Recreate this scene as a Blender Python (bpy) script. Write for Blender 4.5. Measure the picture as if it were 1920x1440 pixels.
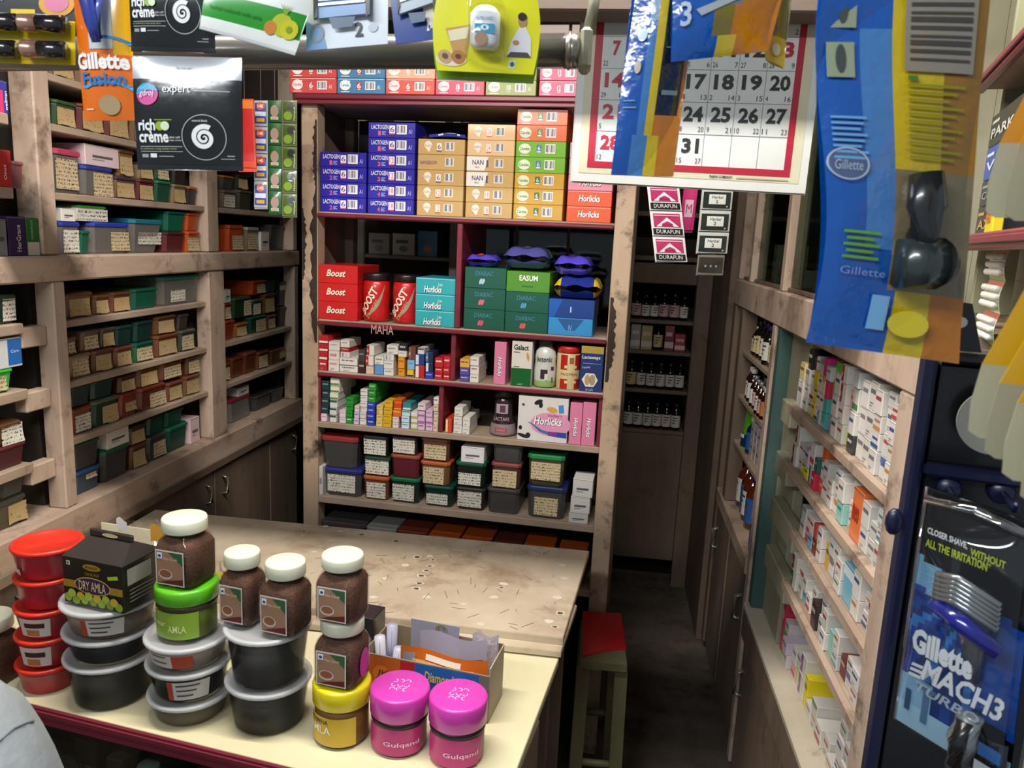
import bpy, math, random
import numpy as np
from mathutils import Vector, Matrix, Euler
random.seed(11)
for o in list(bpy.data.objects): bpy.data.objects.remove(o)
sc = bpy.context.scene
C = sc.collection

# ------------------------------------------------------------------ camera
FPX, CAMH = 1440.0, 1.5
def _n(v):
    v = np.array(v, float); return v/np.linalg.norm(v)
_ey = _n([200, -262, FPX]); _dn = _n([-352, 7646, FPX]); _dn = _n(_dn-(_dn@_ey)*_ey)
_ez = -_dn; _ex = np.cross(_ey, _ez)
RW = np.array([_ex, _ey, _ez])            # world = RW @ (right, down, forward)
CP = np.array([0, 0, CAMH])
cam = bpy.data.cameras.new('camera'); camo = bpy.data.objects.new('camera', cam); C.objects.link(camo)
cam.sensor_fit = 'HORIZONTAL'; cam.sensor_width = 36; cam.lens = FPX/1920*36
cam.clip_start = 0.02
mw = Matrix.Identity(4)
for r in range(3):
    mw[r][0] = RW[r][0]; mw[r][1] = -RW[r][1]; mw[r][2] = -RW[r][2]; mw[r][3] = CP[r]
camo.matrix_world = mw
cam.dof.use_dof = True; cam.dof.focus_distance = 1.9; cam.dof.aperture_fstop = 16.0
sc.camera = camo

# ------------------------------------------------------------------ world and light
w = bpy.data.worlds.new('world'); sc.world = w; w.use_nodes = True
bg = w.node_tree.nodes['Background']; bg.inputs[0].default_value = (0.80, 0.90, 1.0, 1); bg.inputs[1].default_value = 0.27
def area_light(name, loc, rot, sx, sy, power, col):
    l = bpy.data.lights.new(name, 'AREA'); l.shape = 'RECTANGLE'; l.size = sx; l.size_y = sy; l.energy = power; l.color = col
    o = bpy.data.objects.new(name, l); o.location = loc; o.rotation_euler = rot; C.objects.link(o); return o
LWARM = (1.0, 0.93, 0.84); LCOOL = (0.92, 0.97, 1.0)
area_light('tube_light_counter', (-0.32, 0.93, 2.31), (math.radians(8), 0, 0), 1.2, 0.05, 31, LWARM)
area_light('tube_light_street', (-0.70, -0.25, 2.12), (math.radians(48), 0, math.radians(-10)), 1.0, 0.05, 13, LCOOL)
sc.view_settings.view_transform = 'Standard'; sc.view_settings.look = 'None'
sc.view_settings.exposure = 0.35; sc.view_settings.gamma = 1.0; sc.view_settings.use_curve_mapping = False

# ------------------------------------------------------------------ pixel -> place
def ray(u, v): return RW @ np.array([u-960, v-720, FPX])
def onX(u, v, X):
    r = ray(u, v); return CP + X/r[0]*r
def onY(u, v, Y):
    r = ray(u, v); return CP + Y/r[1]*r
def onZ(u, v, Z):
    r = ray(u, v); return CP + (Z-CAMH)/r[2]*r
class Frame:
    """a furniture front: U runs to the viewer's right, N away from the viewer"""
    def __init__(s, ox, oy, yaw):
        s.yaw = math.radians(yaw); a = s.yaw
        s.O = np.array([ox, oy, 0.]); s.U = np.array([math.cos(a), math.sin(a), 0]); s.N = np.array([-math.sin(a), math.cos(a), 0])
    def uz(s, px, py, w=0.0):
        r = ray(px, py); p = s.O+w*s.N
        q = CP + (s.N@(p-CP))/(s.N@r)*r
        return float((q-s.O)@s.U), float(q[2])
    def pt(s, u, w, z):
        p = s.O+u*s.U+w*s.N; return Vector((p[0], p[1], z))
FU = Frame(-.885, 2.12, -3.0)      # centre shelving unit
FL = Frame(-1.2, 0, 90)            # left wall shelving, u = world y
FR = Frame(.42, 0, -90)            # right wall shelving, u = -world y
FB = Frame(0, 3.3, 0)              # cupboard at the end of the aisle

# ------------------------------------------------------------------ materials
def lin(h):
    if not isinstance(h, str): return tuple(h)
    h = h.lstrip('#'); o = []
    for i in (0, 2, 4):
        c = int(h[i:i+2], 16)/255; o.append(c/12.92 if c <= .04045 else ((c+.055)/1.055)**2.4)
    return tuple(o)
_mats = {}
def mat(h, rough=.5, metal=0., coat=0., spec=.5, emit=0.):
    k = (h, rough, metal, coat, spec, emit)
    if k in _mats: return _mats[k]
    m = bpy.data.materials.new('paint_'+str(h).strip('#')); m.use_nodes = True
    nt = m.node_tree; b = nt.nodes['Principled BSDF']; c = lin(h)
    # slight procedural unevenness so nothing is a flat fill
    tc = nt.nodes.new('ShaderNodeTexCoord'); nz = nt.nodes.new('ShaderNodeTexNoise'); nz.inputs['Scale'].default_value = 35; nz.inputs['Detail'].default_value = 2
    nt.links.new(tc.outputs['Object'], nz.inputs['Vector'])
    mx = nt.nodes.new('ShaderNodeMix'); mx.data_type = 'RGBA'
    mx.inputs[6].default_value = (c[0]*.90, c[1]*.90, c[2]*.90, 1); mx.inputs[7].default_value = (min(1, c[0]*1.06), min(1, c[1]*1.06), min(1, c[2]*1.06), 1)
    nt.links.new(nz.outputs['Fac'], mx.inputs[0]); nt.links.new(mx.outputs[2], b.inputs['Base Color'])
    b.inputs['Roughness'].default_value = rough; b.inputs['Metallic'].default_value = metal
    b.inputs['Coat Weight'].default_value = coat; b.inputs['Coat Roughness'].default_value = .12
    b.inputs['Specular IOR Level'].default_value = spec
    if emit:
        b.inputs['Emission Color'].default_value = (*c, 1); b.inputs['Emission Strength'].default_value = emit
    _mats[k] = m; return m
def nodes(m): return m.node_tree.nodes, m.node_tree.links
def wood(name, c1, c2, dark, scale=(6, 6, 6), dirt=.45, rough=.62, dscale=7., bump=.15, thr=.58):
    if name in _mats: return _mats[name]
    m = bpy.data.materials.new(name); m.use_nodes = True; N, L = nodes(m); b = N['Principled BSDF']
    tc = N.new('ShaderNodeTexCoord'); mp = N.new('ShaderNodeMapping'); mp.inputs['Scale'].default_value = scale
    L.new(tc.outputs['Object'], mp.inputs['Vector'])
    n1 = N.new('ShaderNodeTexNoise'); n1.inputs['Scale'].default_value = 1; n1.inputs['Detail'].default_value = 6; n1.inputs['Roughness'].default_value = .65
    L.new(mp.outputs[0], n1.inputs['Vector'])
    r1 = N.new('ShaderNodeValToRGB'); r1.color_ramp.elements[0].position = .32; r1.color_ramp.elements[1].position = .68
    r1.color_ramp.elements[0].color = (*lin(c2), 1); r1.color_ramp.elements[1].color = (*lin(c1), 1)
    L.new(n1.outputs['Fac'], r1.inputs[0])
    n2 = N.new('ShaderNodeTexNoise'); n2.inputs['Scale'].default_value = dscale; n2.inputs['Detail'].default_value = 8; n2.inputs['Roughness'].default_value = .7
    L.new(tc.outputs['Object'], n2.inputs['Vector'])
    r2 = N.new('ShaderNodeValToRGB'); r2.color_ramp.elements[0].position = thr; r2.color_ramp.elements[1].position = thr+.14
    r2.color_ramp.elements[0].color = (0, 0, 0, 1); r2.color_ramp.elements[1].color = (dirt, dirt, dirt, 1)
    L.new(n2.outputs['Fac'], r2.inputs[0])
    mx = N.new('ShaderNodeMix'); mx.data_type = 'RGBA'; L.new(r2.outputs[0], mx.inputs[0]); L.new(r1.outputs[0], mx.inputs[6]); mx.inputs[7].default_value = (*lin(dark), 1)
    L.new(mx.outputs[2], b.inputs['Base Color']); b.inputs['Roughness'].default_value = rough
    bp = N.new('ShaderNodeBump'); bp.inputs['Strength'].default_value = bump; bp.inputs['Distance'].default_value = .004
    L.new(n1.outputs['Fac'], bp.inputs['Height']); L.new(bp.outputs[0], b.inputs['Normal'])
    _mats[name] = m; return m
def clear(name, tint='#ffffff', gloss=.12, rough=.06):
    if name in _mats: return _mats[name]
    m = bpy.data.materials.new(name); m.use_nodes = True; N, L = nodes(m); N.remove(N['Principled BSDF'])
    t = N.new('ShaderNodeBsdfTransparent'); t.inputs[0].default_value = (*lin(tint), 1)
    g = N.new('ShaderNodeBsdfGlossy'); g.inputs['Roughness'].default_value = rough
    lw = N.new('ShaderNodeLayerWeight'); lw.inputs[0].default_value = .25
    ma = N.new('ShaderNodeMath'); ma.operation = 'MULTIPLY_ADD'; ma.inputs[1].default_value = .22; ma.inputs[2].default_value = gloss*.12
    L.new(lw.outputs['Fresnel'], ma.inputs[0])
    x = N.new('ShaderNodeMixShader'); L.new(ma.outputs[0], x.inputs[0]); L.new(t.outputs[0], x.inputs[1]); L.new(g.outputs[0], x.inputs[2])
    L.new(x.outputs[0], N['Material Output'].inputs[0]); _mats[name] = m; return m
def milky(name, tint, vis=.45, rough=.3):
    """translucent plastic: part see-through, part tinted body"""
    if name in _mats: return _mats[name]
    m = bpy.data.materials.new(name); m.use_nodes = True; N, L = nodes(m); b = N['Principled BSDF']
    b.inputs['Base Color'].default_value = (*lin(tint), 1); b.inputs['Roughness'].default_value = rough; b.inputs['Coat Weight'].default_value = .3
    t = N.new('ShaderNodeBsdfTransparent'); t.inputs[0].default_value = (.9, .9, .9, 1)
    x = N.new('ShaderNodeMixShader'); x.inputs[0].default_value = vis; L.new(t.outputs[0], x.inputs[1]); L.new(b.outputs[0], x.inputs[2])
    L.new(x.outputs[0], N['Material Output'].inputs[0]); _mats[name] = m; return m
def written(name, paper, ink, pitch=.0085, dens=.46, wscale=420.):
    """paper with rows of handwriting-like strokes in the object's x/z plane"""
    if name in _mats: return _mats[name]
    m = bpy.data.materials.new(name); m.use_nodes = True; N, L = nodes(m); b = N['Principled BSDF']
    tc = N.new('ShaderNodeTexCoord'); sp = N.new('ShaderNodeSeparateXYZ'); L.new(tc.outputs['Object'], sp.inputs[0])
    def mth(op, a, bb=None):
        n = N.new('ShaderNodeMath'); n.operation = op
        for i, q in enumerate((a, bb)):
            if q is None: continue
            if isinstance(q, (int, float)): n.inputs[i].default_value = q
            else: L.new(q, n.inputs[i])
        return n.outputs[0]
    row = mth('DIVIDE', sp.outputs[2], pitch); fr = mth('FRACT', row); fl = mth('FLOOR', row)
    a = mth('GREATER_THAN', fr, .25); c = mth('LESS_THAN', fr, .78); band = mth('MULTIPLY', a, c)
    oi = N.new('ShaderNodeObjectInfo')
    cx = N.new('ShaderNodeCombineXYZ'); L.new(mth('MULTIPLY', sp.outputs[0], wscale), cx.inputs[0]); L.new(mth('MULTIPLY', fl, 17.3), cx.inputs[1])
    L.new(mth('ADD', mth('MULTIPLY', oi.outputs['Random'], 60.), mth('MULTIPLY', fr, 2.2)), cx.inputs[2])
    nz = N.new('ShaderNodeTexNoise'); nz.inputs['Scale'].default_value = 1.; nz.inputs['Detail'].default_value = 1; L.new(cx.outputs[0], nz.inputs['Vector'])
    ink_f = mth('MULTIPLY', band, mth('GREATER_THAN', nz.outputs['Fac'], 1-dens))
    n2 = N.new('ShaderNodeTexNoise'); n2.inputs['Scale'].default_value = 30; L.new(tc.outputs['Object'], n2.inputs['Vector'])
    p = N.new('ShaderNodeMix'); p.data_type = 'RGBA'; pc = lin(paper); L.new(n2.outputs['Fac'], p.inputs[0])
    p.inputs[6].default_value = (pc[0]*.8, pc[1]*.78, pc[2]*.74, 1); p.inputs[7].default_value = (*pc, 1)
    x = N.new('ShaderNodeMix'); x.data_type = 'RGBA'; L.new(ink_f, x.inputs[0]); L.new(p.outputs[2], x.inputs[6]); x.inputs[7].default_value = (*lin(ink), 1)
    L.new(x.outputs[2], b.inputs['Base Color']); b.inputs['Roughness'].default_value = .75; _mats[name] = m; return m
def barcode():
    if 'barcode' in _mats: return _mats['barcode']
    m = bpy.data.materials.new('barcode'); m.use_nodes = True; N, L = nodes(m); b = N['Principled BSDF']
    tc = N.new('ShaderNodeTexCoord'); sp = N.new('ShaderNodeSeparateXYZ'); L.new(tc.outputs['Object'], sp.inputs[0])
    d = N.new('ShaderNodeMath'); d.operation = 'DIVIDE'; L.new(sp.outputs[0], d.inputs[0]); d.inputs[1].default_value = .0011
    f = N.new('ShaderNodeMath'); f.operation = 'FLOOR'; L.new(d.outputs[0], f.inputs[0])
    wn = N.new('ShaderNodeTexWhiteNoise'); wn.noise_dimensions = '1D'; L.new(f.outputs[0], wn.inputs['W'])
    g = N.new('ShaderNodeMath'); g.operation = 'GREATER_THAN'; L.new(wn.outputs['Value'], g.inputs[0]); g.inputs[1].default_value = .52
    x = N.new('ShaderNodeMix'); x.data_type = 'RGBA'; L.new(g.outputs[0], x.inputs[0]); x.inputs[6].default_value = (.8, .8, .82, 1); x.inputs[7].default_value = (.20, .20, .24, 1)
    L.new(x.outputs[2], b.inputs['Base Color']); b.inputs['Roughness'].default_value = .4; _mats['barcode'] = m; return m

# ------------------------------------------------------------------ mesh builder
_txt = {}
def text_geo(s, shear=0., bold=0.):
    k = (s, shear, bold)
    if k in _txt: return _txt[k]
    cu = bpy.data.curves.new('t', 'FONT'); cu.body = s; cu.shear = shear; cu.offset = bold; cu.resolution_u = 2; cu.fill_mode = 'FRONT'
    ob = bpy.data.objects.new('t', cu); me = bpy.data.meshes.new_from_object(ob)
    v = np.array([q.co[:2] for q in me.vertices]); fs = [tuple(p.vertices) for p in me.polygons]
    bpy.data.objects.remove(ob); bpy.data.curves.remove(cu); bpy.data.meshes.remove(me)
    lo = v.min(0); hi = v.max(0); v = (v-lo)/np.maximum(hi-lo, 1e-6)
    _txt[k] = (v, fs, (hi-lo)[0]/max((hi-lo)[1], 1e-6)); return _txt[k]
class MB:
    def __init__(s): s.v = []; s.f = []; s.m = []; s.sm = []; s.mats = []
    def mi(s, m):
        if isinstance(m, str): m = mat(m)
        if m not in s.mats: s.mats.append(m)
        return s.mats.index(m)
    def add(s, vs, fs, m, smooth=False, T=None):
        o = len(s.v); i = s.mi(m)
        for q in vs:
            q = Vector(q)
            if T is not None: q = T @ q
            s.v.append(q)
        for f in fs: s.f.append([o+a for a in f]); s.m.append(i); s.sm.append(smooth)
        return s
    def box(s, x0, x1, y0, y1, z0, z1, m, T=None):
        vs = [(x0, y0, z0), (x1, y0, z0), (x1, y1, z0), (x0, y1, z0), (x0, y0, z1), (x1, y0, z1), (x1, y1, z1), (x0, y1, z1)]
        return s.add(vs, [(0, 3, 2, 1), (4, 5, 6, 7), (0, 1, 5, 4), (1, 2, 6, 5), (2, 3, 7, 6), (3, 0, 4, 7)], m, T=T)
    def bev(s, x0, x1, y0, y1, z0, z1, m, b=.0012, T=None):
        """box with bevelled edges (44 triangles)"""
        b = min(b, (x1-x0)*.3, (y1-y0)*.3, (z1-z0)*.3)
        vs = []; X = (x0, x1); Y = (y0, y1); Z = (z0, z1)
        idx = {}
        for i in range(2):
            for j in range(2):
                for k in range(2):
                    sx, sy, sz = (1, -1)[i], (1, -1)[j], (1, -1)[k]
                    idx[i, j, k] = len(vs)
                    vs += [(X[i], Y[j]+sy*b, Z[k]+sz*b), (X[i]+sx*b, Y[j], Z[k]+sz*b), (X[i]+sx*b, Y[j]+sy*b, Z[k])]
        g = lambda i, j, k, a: idx[i, j, k]+a
        fs = []
        for i in range(2): fs.append([g(i, 0, 0, 0), g(i, 1, 0, 0), g(i, 1, 1, 0), g(i, 0, 1, 0)] if i else [g(i, 0, 0, 0), g(i, 0, 1, 0), g(i, 1, 1, 0), g(i, 1, 0, 0)])
        for j in range(2): fs.append([g(0, j, 0, 1), g(0, j, 1, 1), g(1, j, 1, 1), g(1, j, 0, 1)] if j else [g(0, j, 0, 1), g(1, j, 0, 1), g(1, j, 1, 1), g(0, j, 1, 1)])
        for k in range(2): fs.append([g(0, 0, k, 2), g(1, 0, k, 2), g(1, 1, k, 2), g(0, 1, k, 2)] if k else [g(0, 0, k, 2), g(0, 1, k, 2), g(1, 1, k, 2), g(1, 0, k, 2)])
        for i in range(2):
            for j in range(2): fs.append([g(i, j, 0, 0), g(i, j, 0, 1), g(i, j, 1, 1), g(i, j, 1, 0)])
        for i in range(2):
            for k in range(2): fs.append([g(i, 0, k, 0), g(i, 1, k, 0), g(i, 1, k, 2), g(i, 0, k, 2)])
        for j in range(2):
            for k in range(2): fs.append([g(0, j, k, 1), g(1, j, k, 1), g(1, j, k, 2), g(0, j, k, 2)])
        for i in range(2):
            for j in range(2):
                for k in range(2): fs.append([g(i, j, k, 0), g(i, j, k, 1), g(i, j, k, 2)])
        return s.add(vs, fs, m, T=T)
    def rect(s, x0, x1, z0, z1, m, y=-.0005, T=None):
        return s.add([(x0, y, z0), (x1, y, z0), (x1, y, z1), (x0, y, z1)], [(0, 1, 2, 3)], m, T=T)
    def poly(s, pts, m, y=-.0005, T=None):
        return s.add([(p[0], y, p[1]) for p in pts], [tuple(range(len(pts)))], m, T=T)
    def disc(s, cx, cz, rx, rz, m, y=-.0005, n=14, rot=0., T=None):
        c, q = math.cos(rot), math.sin(rot); P = []
        for i in range(n):
            a = 2*math.pi*i/n; x = rx*math.cos(a); z = rz*math.sin(a); P.append((cx+x*c-z*q, cz+x*q+z*c))
        return s.poly(P, m, y, T)
    def ring(s, cx, cz, r0, r1, m, y=-.0005, n=24, a0=0., a1=2*math.pi, r0e=None, r1e=None, T=None):
        vs = []; fs = []
        for i in range(n+1):
            t = i/n; a = a0+(a1-a0)*t
            ra = r0 if r0e is None else r0+(r0e-r0)*t; rb = r1 if r1e is None else r1+(r1e-r1)*t
            vs += [(cx+ra*math.cos(a), y, cz+ra*math.sin(a)), (cx+rb*math.cos(a), y, cz+rb*math.sin(a))]
            if i: k = 2*i; fs.append((k-2, k-1, k+1, k))
        return s.add(vs, fs, m, T=T)
    def text(s, t, x0, x1, z0, z1, m, y=-.0008, shear=0., bold=0.0, rot=0., T=None, wrap=None):
        v, fs, ar = text_geo(t, shear, bold)
        cx, cz = (x0+x1)/2, (z0+z1)/2; c, q = math.cos(rot), math.sin(rot); vs = []
        for a in v:
            x = (a[0]-.5)*(x1-x0); z = (a[1]-.5)*(z1-z0)
            X = cx+x*c-z*q; Z = cz+x*q+z*c
            if wrap: R = wrap; vs.append((R*math.sin(X/R), -R*math.cos(X/R), Z))
            else: vs.append((X, y, Z))
        return s.add(vs, fs, m, T=T)
    def patch(s, R, x0, x1, z0, z1, m, n=10, T=None):
        """label wrapped on a cylinder of radius R (front at -y)"""
        vs = []; fs = []
        for i in range(n+1):
            x = x0+(x1-x0)*i/n; a = x/R
            vs += [(R*math.sin(a), -R*math.cos(a), z0), (R*math.sin(a), -R*math.cos(a), z1)]
            if i: k = 2*i; fs.append((k-2, k, k+1, k-1))
        return s.add(vs, fs, m, True, T=T)
    def lathe(s, prof, m, n=24, cx=0, cy=0, sx=1., sy=1., p=None, cap0=True, cap1=True, smooth=True, T=None):
        """prof: (r, z) or (r, z, p): superellipse exponent p makes rounded squares"""
        vs = []; fs = []
        for q in prof:
            r, z = q[0], q[1]; e = q[2] if len(q) > 2 else p
            for i in range(n):
                a = 2*math.pi*(i+.5)/n; c, d = math.cos(a), math.sin(a)
                if e: k = (abs(c)**e+abs(d)**e)**(-1/e)
                else: k = 1
                vs.append((cx+r*k*c*sx, cy+r*k*d*sy, z))
        for j in range(len(prof)-1):
            for i in range(n):
                a = j*n+i; b = j*n+(i+1) % n; fs.append((a, b, b+n, a+n))
        if cap0: fs.append(tuple(reversed(range(n))))
        if cap1: fs.append(tuple((len(prof)-1)*n+i for i in range(n)))
        return s.add(vs, fs, m, smooth, T=T)
    def tube(s, pts, r, m, n=8, T=None, caps=True):
        pts = [Vector(p) for p in pts]; vs = []; fs = []
        for i, p in enumerate(pts):
            t = (pts[min(i+1, len(pts)-1)]-pts[max(i-1, 0)]).normalized()
            a = t.cross(Vector((0, 0, 1)))
            if a.length < 1e-3: a = t.cross(Vector((1, 0, 0)))
            a.normalize(); b = t.cross(a); rr = r[i] if isinstance(r, (list, tuple)) else r
            for k in range(n):
                th = 2*math.pi*k/n; vs.append(p+rr*(math.cos(th)*a+math.sin(th)*b))
        for i in range(len(pts)-1):
            for k in range(n):
                a = i*n+k; b = i*n+(k+1) % n; fs.append((a, a+n, b+n, b))
        if caps: fs.append(tuple(range(n))); fs.append(tuple(reversed(range((len(pts)-1)*n, len(pts)*n))))
        return s.add(vs, fs, m, True, T=T)
    def grid(s, fn, nu, nv, m, smooth=True, T=None, matfn=None):
        """fn(i/nu, j/nv) -> point"""
        o = len(s.v)
        for j in range(nv+1):
            for i in range(nu+1):
                q = Vector(fn(i/nu, j/nv)); s.v.append(T @ q if T is not None else q)
        for j in range(nv):
            for i in range(nu):
                a = o+j*(nu+1)+i; s.f.append([a, a+1, a+nu+2, a+nu+1])
                s.m.append(s.mi(matfn((i+.5)/nu, (j+.5)/nv) if matfn else m)); s.sm.append(smooth)
        return s
    def mesh(s, name):
        me = bpy.data.meshes.new(name); me.from_pydata([tuple(v) for v in s.v], [], s.f)
        for m in s.mats: me.materials.append(m)
        me.polygons.foreach_set('material_index', s.m); me.polygons.foreach_set('use_smooth', s.sm); me.update(); return me

# ------------------------------------------------------------------ things
_labels = {}
def put(name, me, loc=(0, 0, 0), rz=0., parent=None, label=None, cat=None, group=None, kind=None, rot=None):
    if isinstance(me, MB): me = me.mesh(name)
    o = bpy.data.objects.new(name, me); C.objects.link(o)
    o.location = loc; o.rotation_euler = rot if rot is not None else (0, 0, rz)
    if parent is not None: o.parent = parent
    if label: o['label'] = label; _labels.setdefault(label, []).append(o) if parent is None else None
    if cat: o['category'] = cat
    if group: o['group'] = group
    if kind: o['kind'] = kind
    return o
_proto = {}
def thing(key, fn, name, loc, rz, label, cat, group=None, rot=None):
    """fn() -> [(part name, MB, [(sub name, MB)...])...]; first entry is the thing itself; meshes shared by key"""
    if key is None or key not in _proto:
        d = [(nm, b.mesh(nm), [(sn, sb.mesh(sn)) for sn, sb in (rest[0] if rest else [])]) for nm, b, *rest in fn()]
        if key is not None: _proto[key] = d
    else: d = _proto[key]
    root = put(name, d[0][1], loc, rz, None, label, cat, group, rot=rot)
    for sn, sm_ in d[0][2]: put(sn, sm_, parent=root)
    for nm, me, subs in d[1:]:
        c = put(nm, me, parent=root)
        for sn, sm_ in subs: put(sn, sm_, parent=c)
    return root
ORD = ['lowest', 'second', 'third', 'fourth', 'fifth', 'sixth', 'seventh', 'eighth', 'ninth', 'tenth', 'eleventh', 'twelfth', 'thirteenth', 'fourteenth', 'fifteenth', 'sixteenth', 'seventeenth', 'eighteenth', 'nineteenth', 'twentieth']
ORD += ['twenty-'+q for q in ('first', 'second', 'third', 'fourth', 'fifth', 'sixth', 'seventh', 'eighth', 'ninth')]+['thirtieth']+['thirty-'+q for q in ('first', 'second', 'third', 'fourth', 'fifth')]
def nth(i): return 'first' if i == 0 else ORD[i]
def tier(i, n):
    if n == 1: return 'alone'
    return 'lowest' if i == 0 else ('topmost' if i == n-1 else ORD[i]+' up')
# ================================================================== the setting
W_BEIGE = wood('worn_beige_wood', '#c9b3a1', '#97806f', '#4a382d', (7, 7, 1.1), .75, .6, 9., .35, .53)
W_BEAM = wood('worn_beige_beam', '#c4ad9b', '#947d6c', '#46352a', (1.1, 6, 9), .75, .6, 9., .35, .53)
W_DARK = wood('dim_brown_wood', '#7d6a5b', '#5d4d41', '#2c221b', (5, 5, 1.4), .7, .65, 6.)
W_BACK2 = wood('dull_beam_wood', '#5f5147', '#4c4038', '#2a221c', (1.2, 5, 6), .5, .7, 6.)
W_SHELF = wood('dusty_shelf_wood', '#b09b88', '#887564', '#43352b', (3, 1, 8), .6, .7, 10.)
W_BACK = wood('dark_back_board', '#3d332c', '#2c2520', '#191410', (4, 4, 2), .6, .8, 5.)
W_MAROON = wood('maroon_paint', '#7e2c3a', '#6a2230', '#3d141c', (3, 3, 30), .4, .32, 14.)
W_TEAL = wood('teal_painted_wood', '#44635f', '#37504d', '#2b3d38', (5, 5, 1.5), .7, .6, 9.)
W_PALE = wood('pale_green_cream_wood', '#a9a68f', '#8e8a74', '#5d5646', (5, 5, 2), .5, .6, 8.)
W_PEEL = wood('peeling_painted_wood', '#bda48c', '#a38a73', '#33241a', (5, 5, 1.4), .95, .6, 10., .3, .52)
W_DOOR = wood('grey_brown_door_board', '#84705f', '#65564a', '#33291f', (8, 8, 1.0), .6, .6, 5.)
CONC = wood('dark_concrete', '#76695c', '#473f38', '#1d1916', (4, 4, 4), .8, .85, 3.5, .4, .52)
PLASTER = wood('pale_plaster', '#96977a', '#82846a', '#62624c', (3, 3, 3), .35, .8, 4.)
CEILM = wood('smoky_ceiling', '#6e6258', '#574d45', '#362f2a', (2, 2, 2), .5, .85, 3.)
def struct(name, b, **k): return put(name, b, kind='structure', **k)
b = MB().box(-1.75, 1.6, -1.0, 3.95, -.06, 0, CONC); struct('floor', b)
b = MB().box(-1.62, -1.56, -.05, 3.75, 0, 2.5, W_BACK); struct('wall_left', b)
b = MB().box(.80, .86, .98, 3.75, 0, 2.5, PLASTER); struct('wall_right', b)
b = MB().box(-1.62, .86, 3.72, 3.78, 0, 2.5, W_BACK); struct('wall_back', b)
b = MB().box(-1.75, 1.6, -.05, 3.95, 2.5, 2.56, CEILM); struct('ceiling', b)
# beam that carries the calendar and the hanging packs
bY = 1.17; bz = float(onY(1050, 20, bY)[2])
struct('trim_1', MB().bev(-1.5, .36, bY, bY+.06, bz, bz+.09, W_BACK2, .003))

# ================================================================== centre shelving unit
UW = .92; UD = .30
SZ = dict(top=1.862, s1=1.553, s2=1.249, s3=1.098, s4=.945, s5=.716, s6=.52)
unit = put('shelving_unit', None, FU.pt(0, 0, 0), FU.yaw, label='tall open shelving unit with cream posts and maroon shelf edges', cat='shelving unit')
def upart(name, b): return put(name, b, parent=unit)
upart('post', MB().bev(-.008, .040, 0, .05, 0, 1.842, W_PEEL, .002))
upart('post', MB().bev(.872, .922, 0, .05, 0, 1.842, W_PEEL, .002))
upart('post', MB().bev(-.008, .040, UD-.04, UD, 0, 1.842, W_DARK, .002))
upart('post', MB().bev(.872, .922, UD-.04, UD, 0, 1.842, W_DARK, .002))
upart('side_panel', MB().box(.0, .012, .05, UD-.04, 0, 1.842, W_DARK))
upart('side_panel', MB().box(.902, .914, .05, UD-.04, 0, 1.842, W_DARK))
t = upart('shelf_board', MB().bev(-.015, .935, -.012, UD, 1.844, SZ['top'], W_SHELF, .002))
put('maroon_edge', MB().bev(-.018, .938, -.02, -.0125, 1.838, 1.849, W_MAROON, .002).bev(-.018, .938, -.024, -.0125, 1.850, 1.864, W_MAROON, .003), parent=t)
for nm, z, th, mar in (('s1', SZ['s1'], .013, 1), ('s2', SZ['s2'], .014, 1), ('s3', SZ['s3'], .013, 1), ('s4', SZ['s4'], .018, 0), ('s5', SZ['s5'], .022, 0), ('s6', SZ['s6'], .022, 0)):
    s = upart('shelf_board', MB().bev(.040, .872, .004 if mar else 0, UD, z-th, z, W_SHELF, .002))
    if mar:
        put('maroon_edge', MB().bev(.0405, .8715, -.006, .0035, z-th-.002, z-.004, W_MAROON, .003), parent=s)
upart('divider', MB().bev(.446, .462, .002, UD, SZ['s2']+.0002, SZ['s1']-.0155, W_MAROON, .002))
upart('divider', MB().bev(.438, .452, .004, UD, SZ['s3']+.0002, SZ['s2']-.0165, W_MAROON, .002))
upart('divider', MB().bev(.407, .421, .004, UD, SZ['s4']+.0002, SZ['s3']-.0155, W_MAROON, .002))
upart('side_lining', MB().bev(.0405, .047, .004, .2, SZ['s4']+.0002, SZ['s3']-.0155, W_MAROON, .001))
upart('side_lining', MB().bev(.862, .8715, .004, .2, SZ['s4']+.0002, SZ['s3']-.0155, W_MAROON, .001))
# dark back boards behind the lower rows; the two upper rows are open to the rack behind
upart('back_board', MB().box(.013, .901, UD-.012, UD-.004, .0, SZ['s2']-.016, W_BACK))
upart('back_rail', MB().bev(.040, .872, UD+.001, UD+.02, 1.69, 1.842, W_BACK, .002))
mm = MB().text('MAHA', .206, .272, SZ['s2']-.030, SZ['s2']-.005, mat('#c79a94', .5), y=-.0068, bold=.0)
upart('carved_lettering', mm)

# old paint flaked off the front posts
def flake(u0, u1, z0, z1, seed, side):
    r_ = random.Random(seed); n = 26; vs = []; fs = []
    for i in range(n+1):
        z = z0+(z1-z0)*i/n; k = math.sin(math.pi*min(.98, max(.02, i/n)))**.4
        e = u1-(u1-u0)*k*r_.uniform(.45, 1.) if side else u0+(u1-u0)*k*r_.uniform(.45, 1.)
        vs += [(e, -.0006, z), (u1 if side else u0, -.0006, z)]
        if i: fs.append((2*i-2, 2*i-1, 2*i+1, 2*i))
    return MB().add(vs, fs, wood('bare_dark_wood', '#33261d', '#20170f', '#5c4838', (20, 20, 4), .7, .75, 40.))
upart('flaked_paint', flake(.012, .0385, 1.18, 1.62, 5, True)); upart('flaked_paint', flake(.022, .0385, 1.62, 1.80, 8, True)); upart('flaked_paint', flake(.875, .900, 1.13, 1.36, 6, False)); upart('flaked_paint', flake(-.006, .010, 1.36, 1.56, 7, False))

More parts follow.
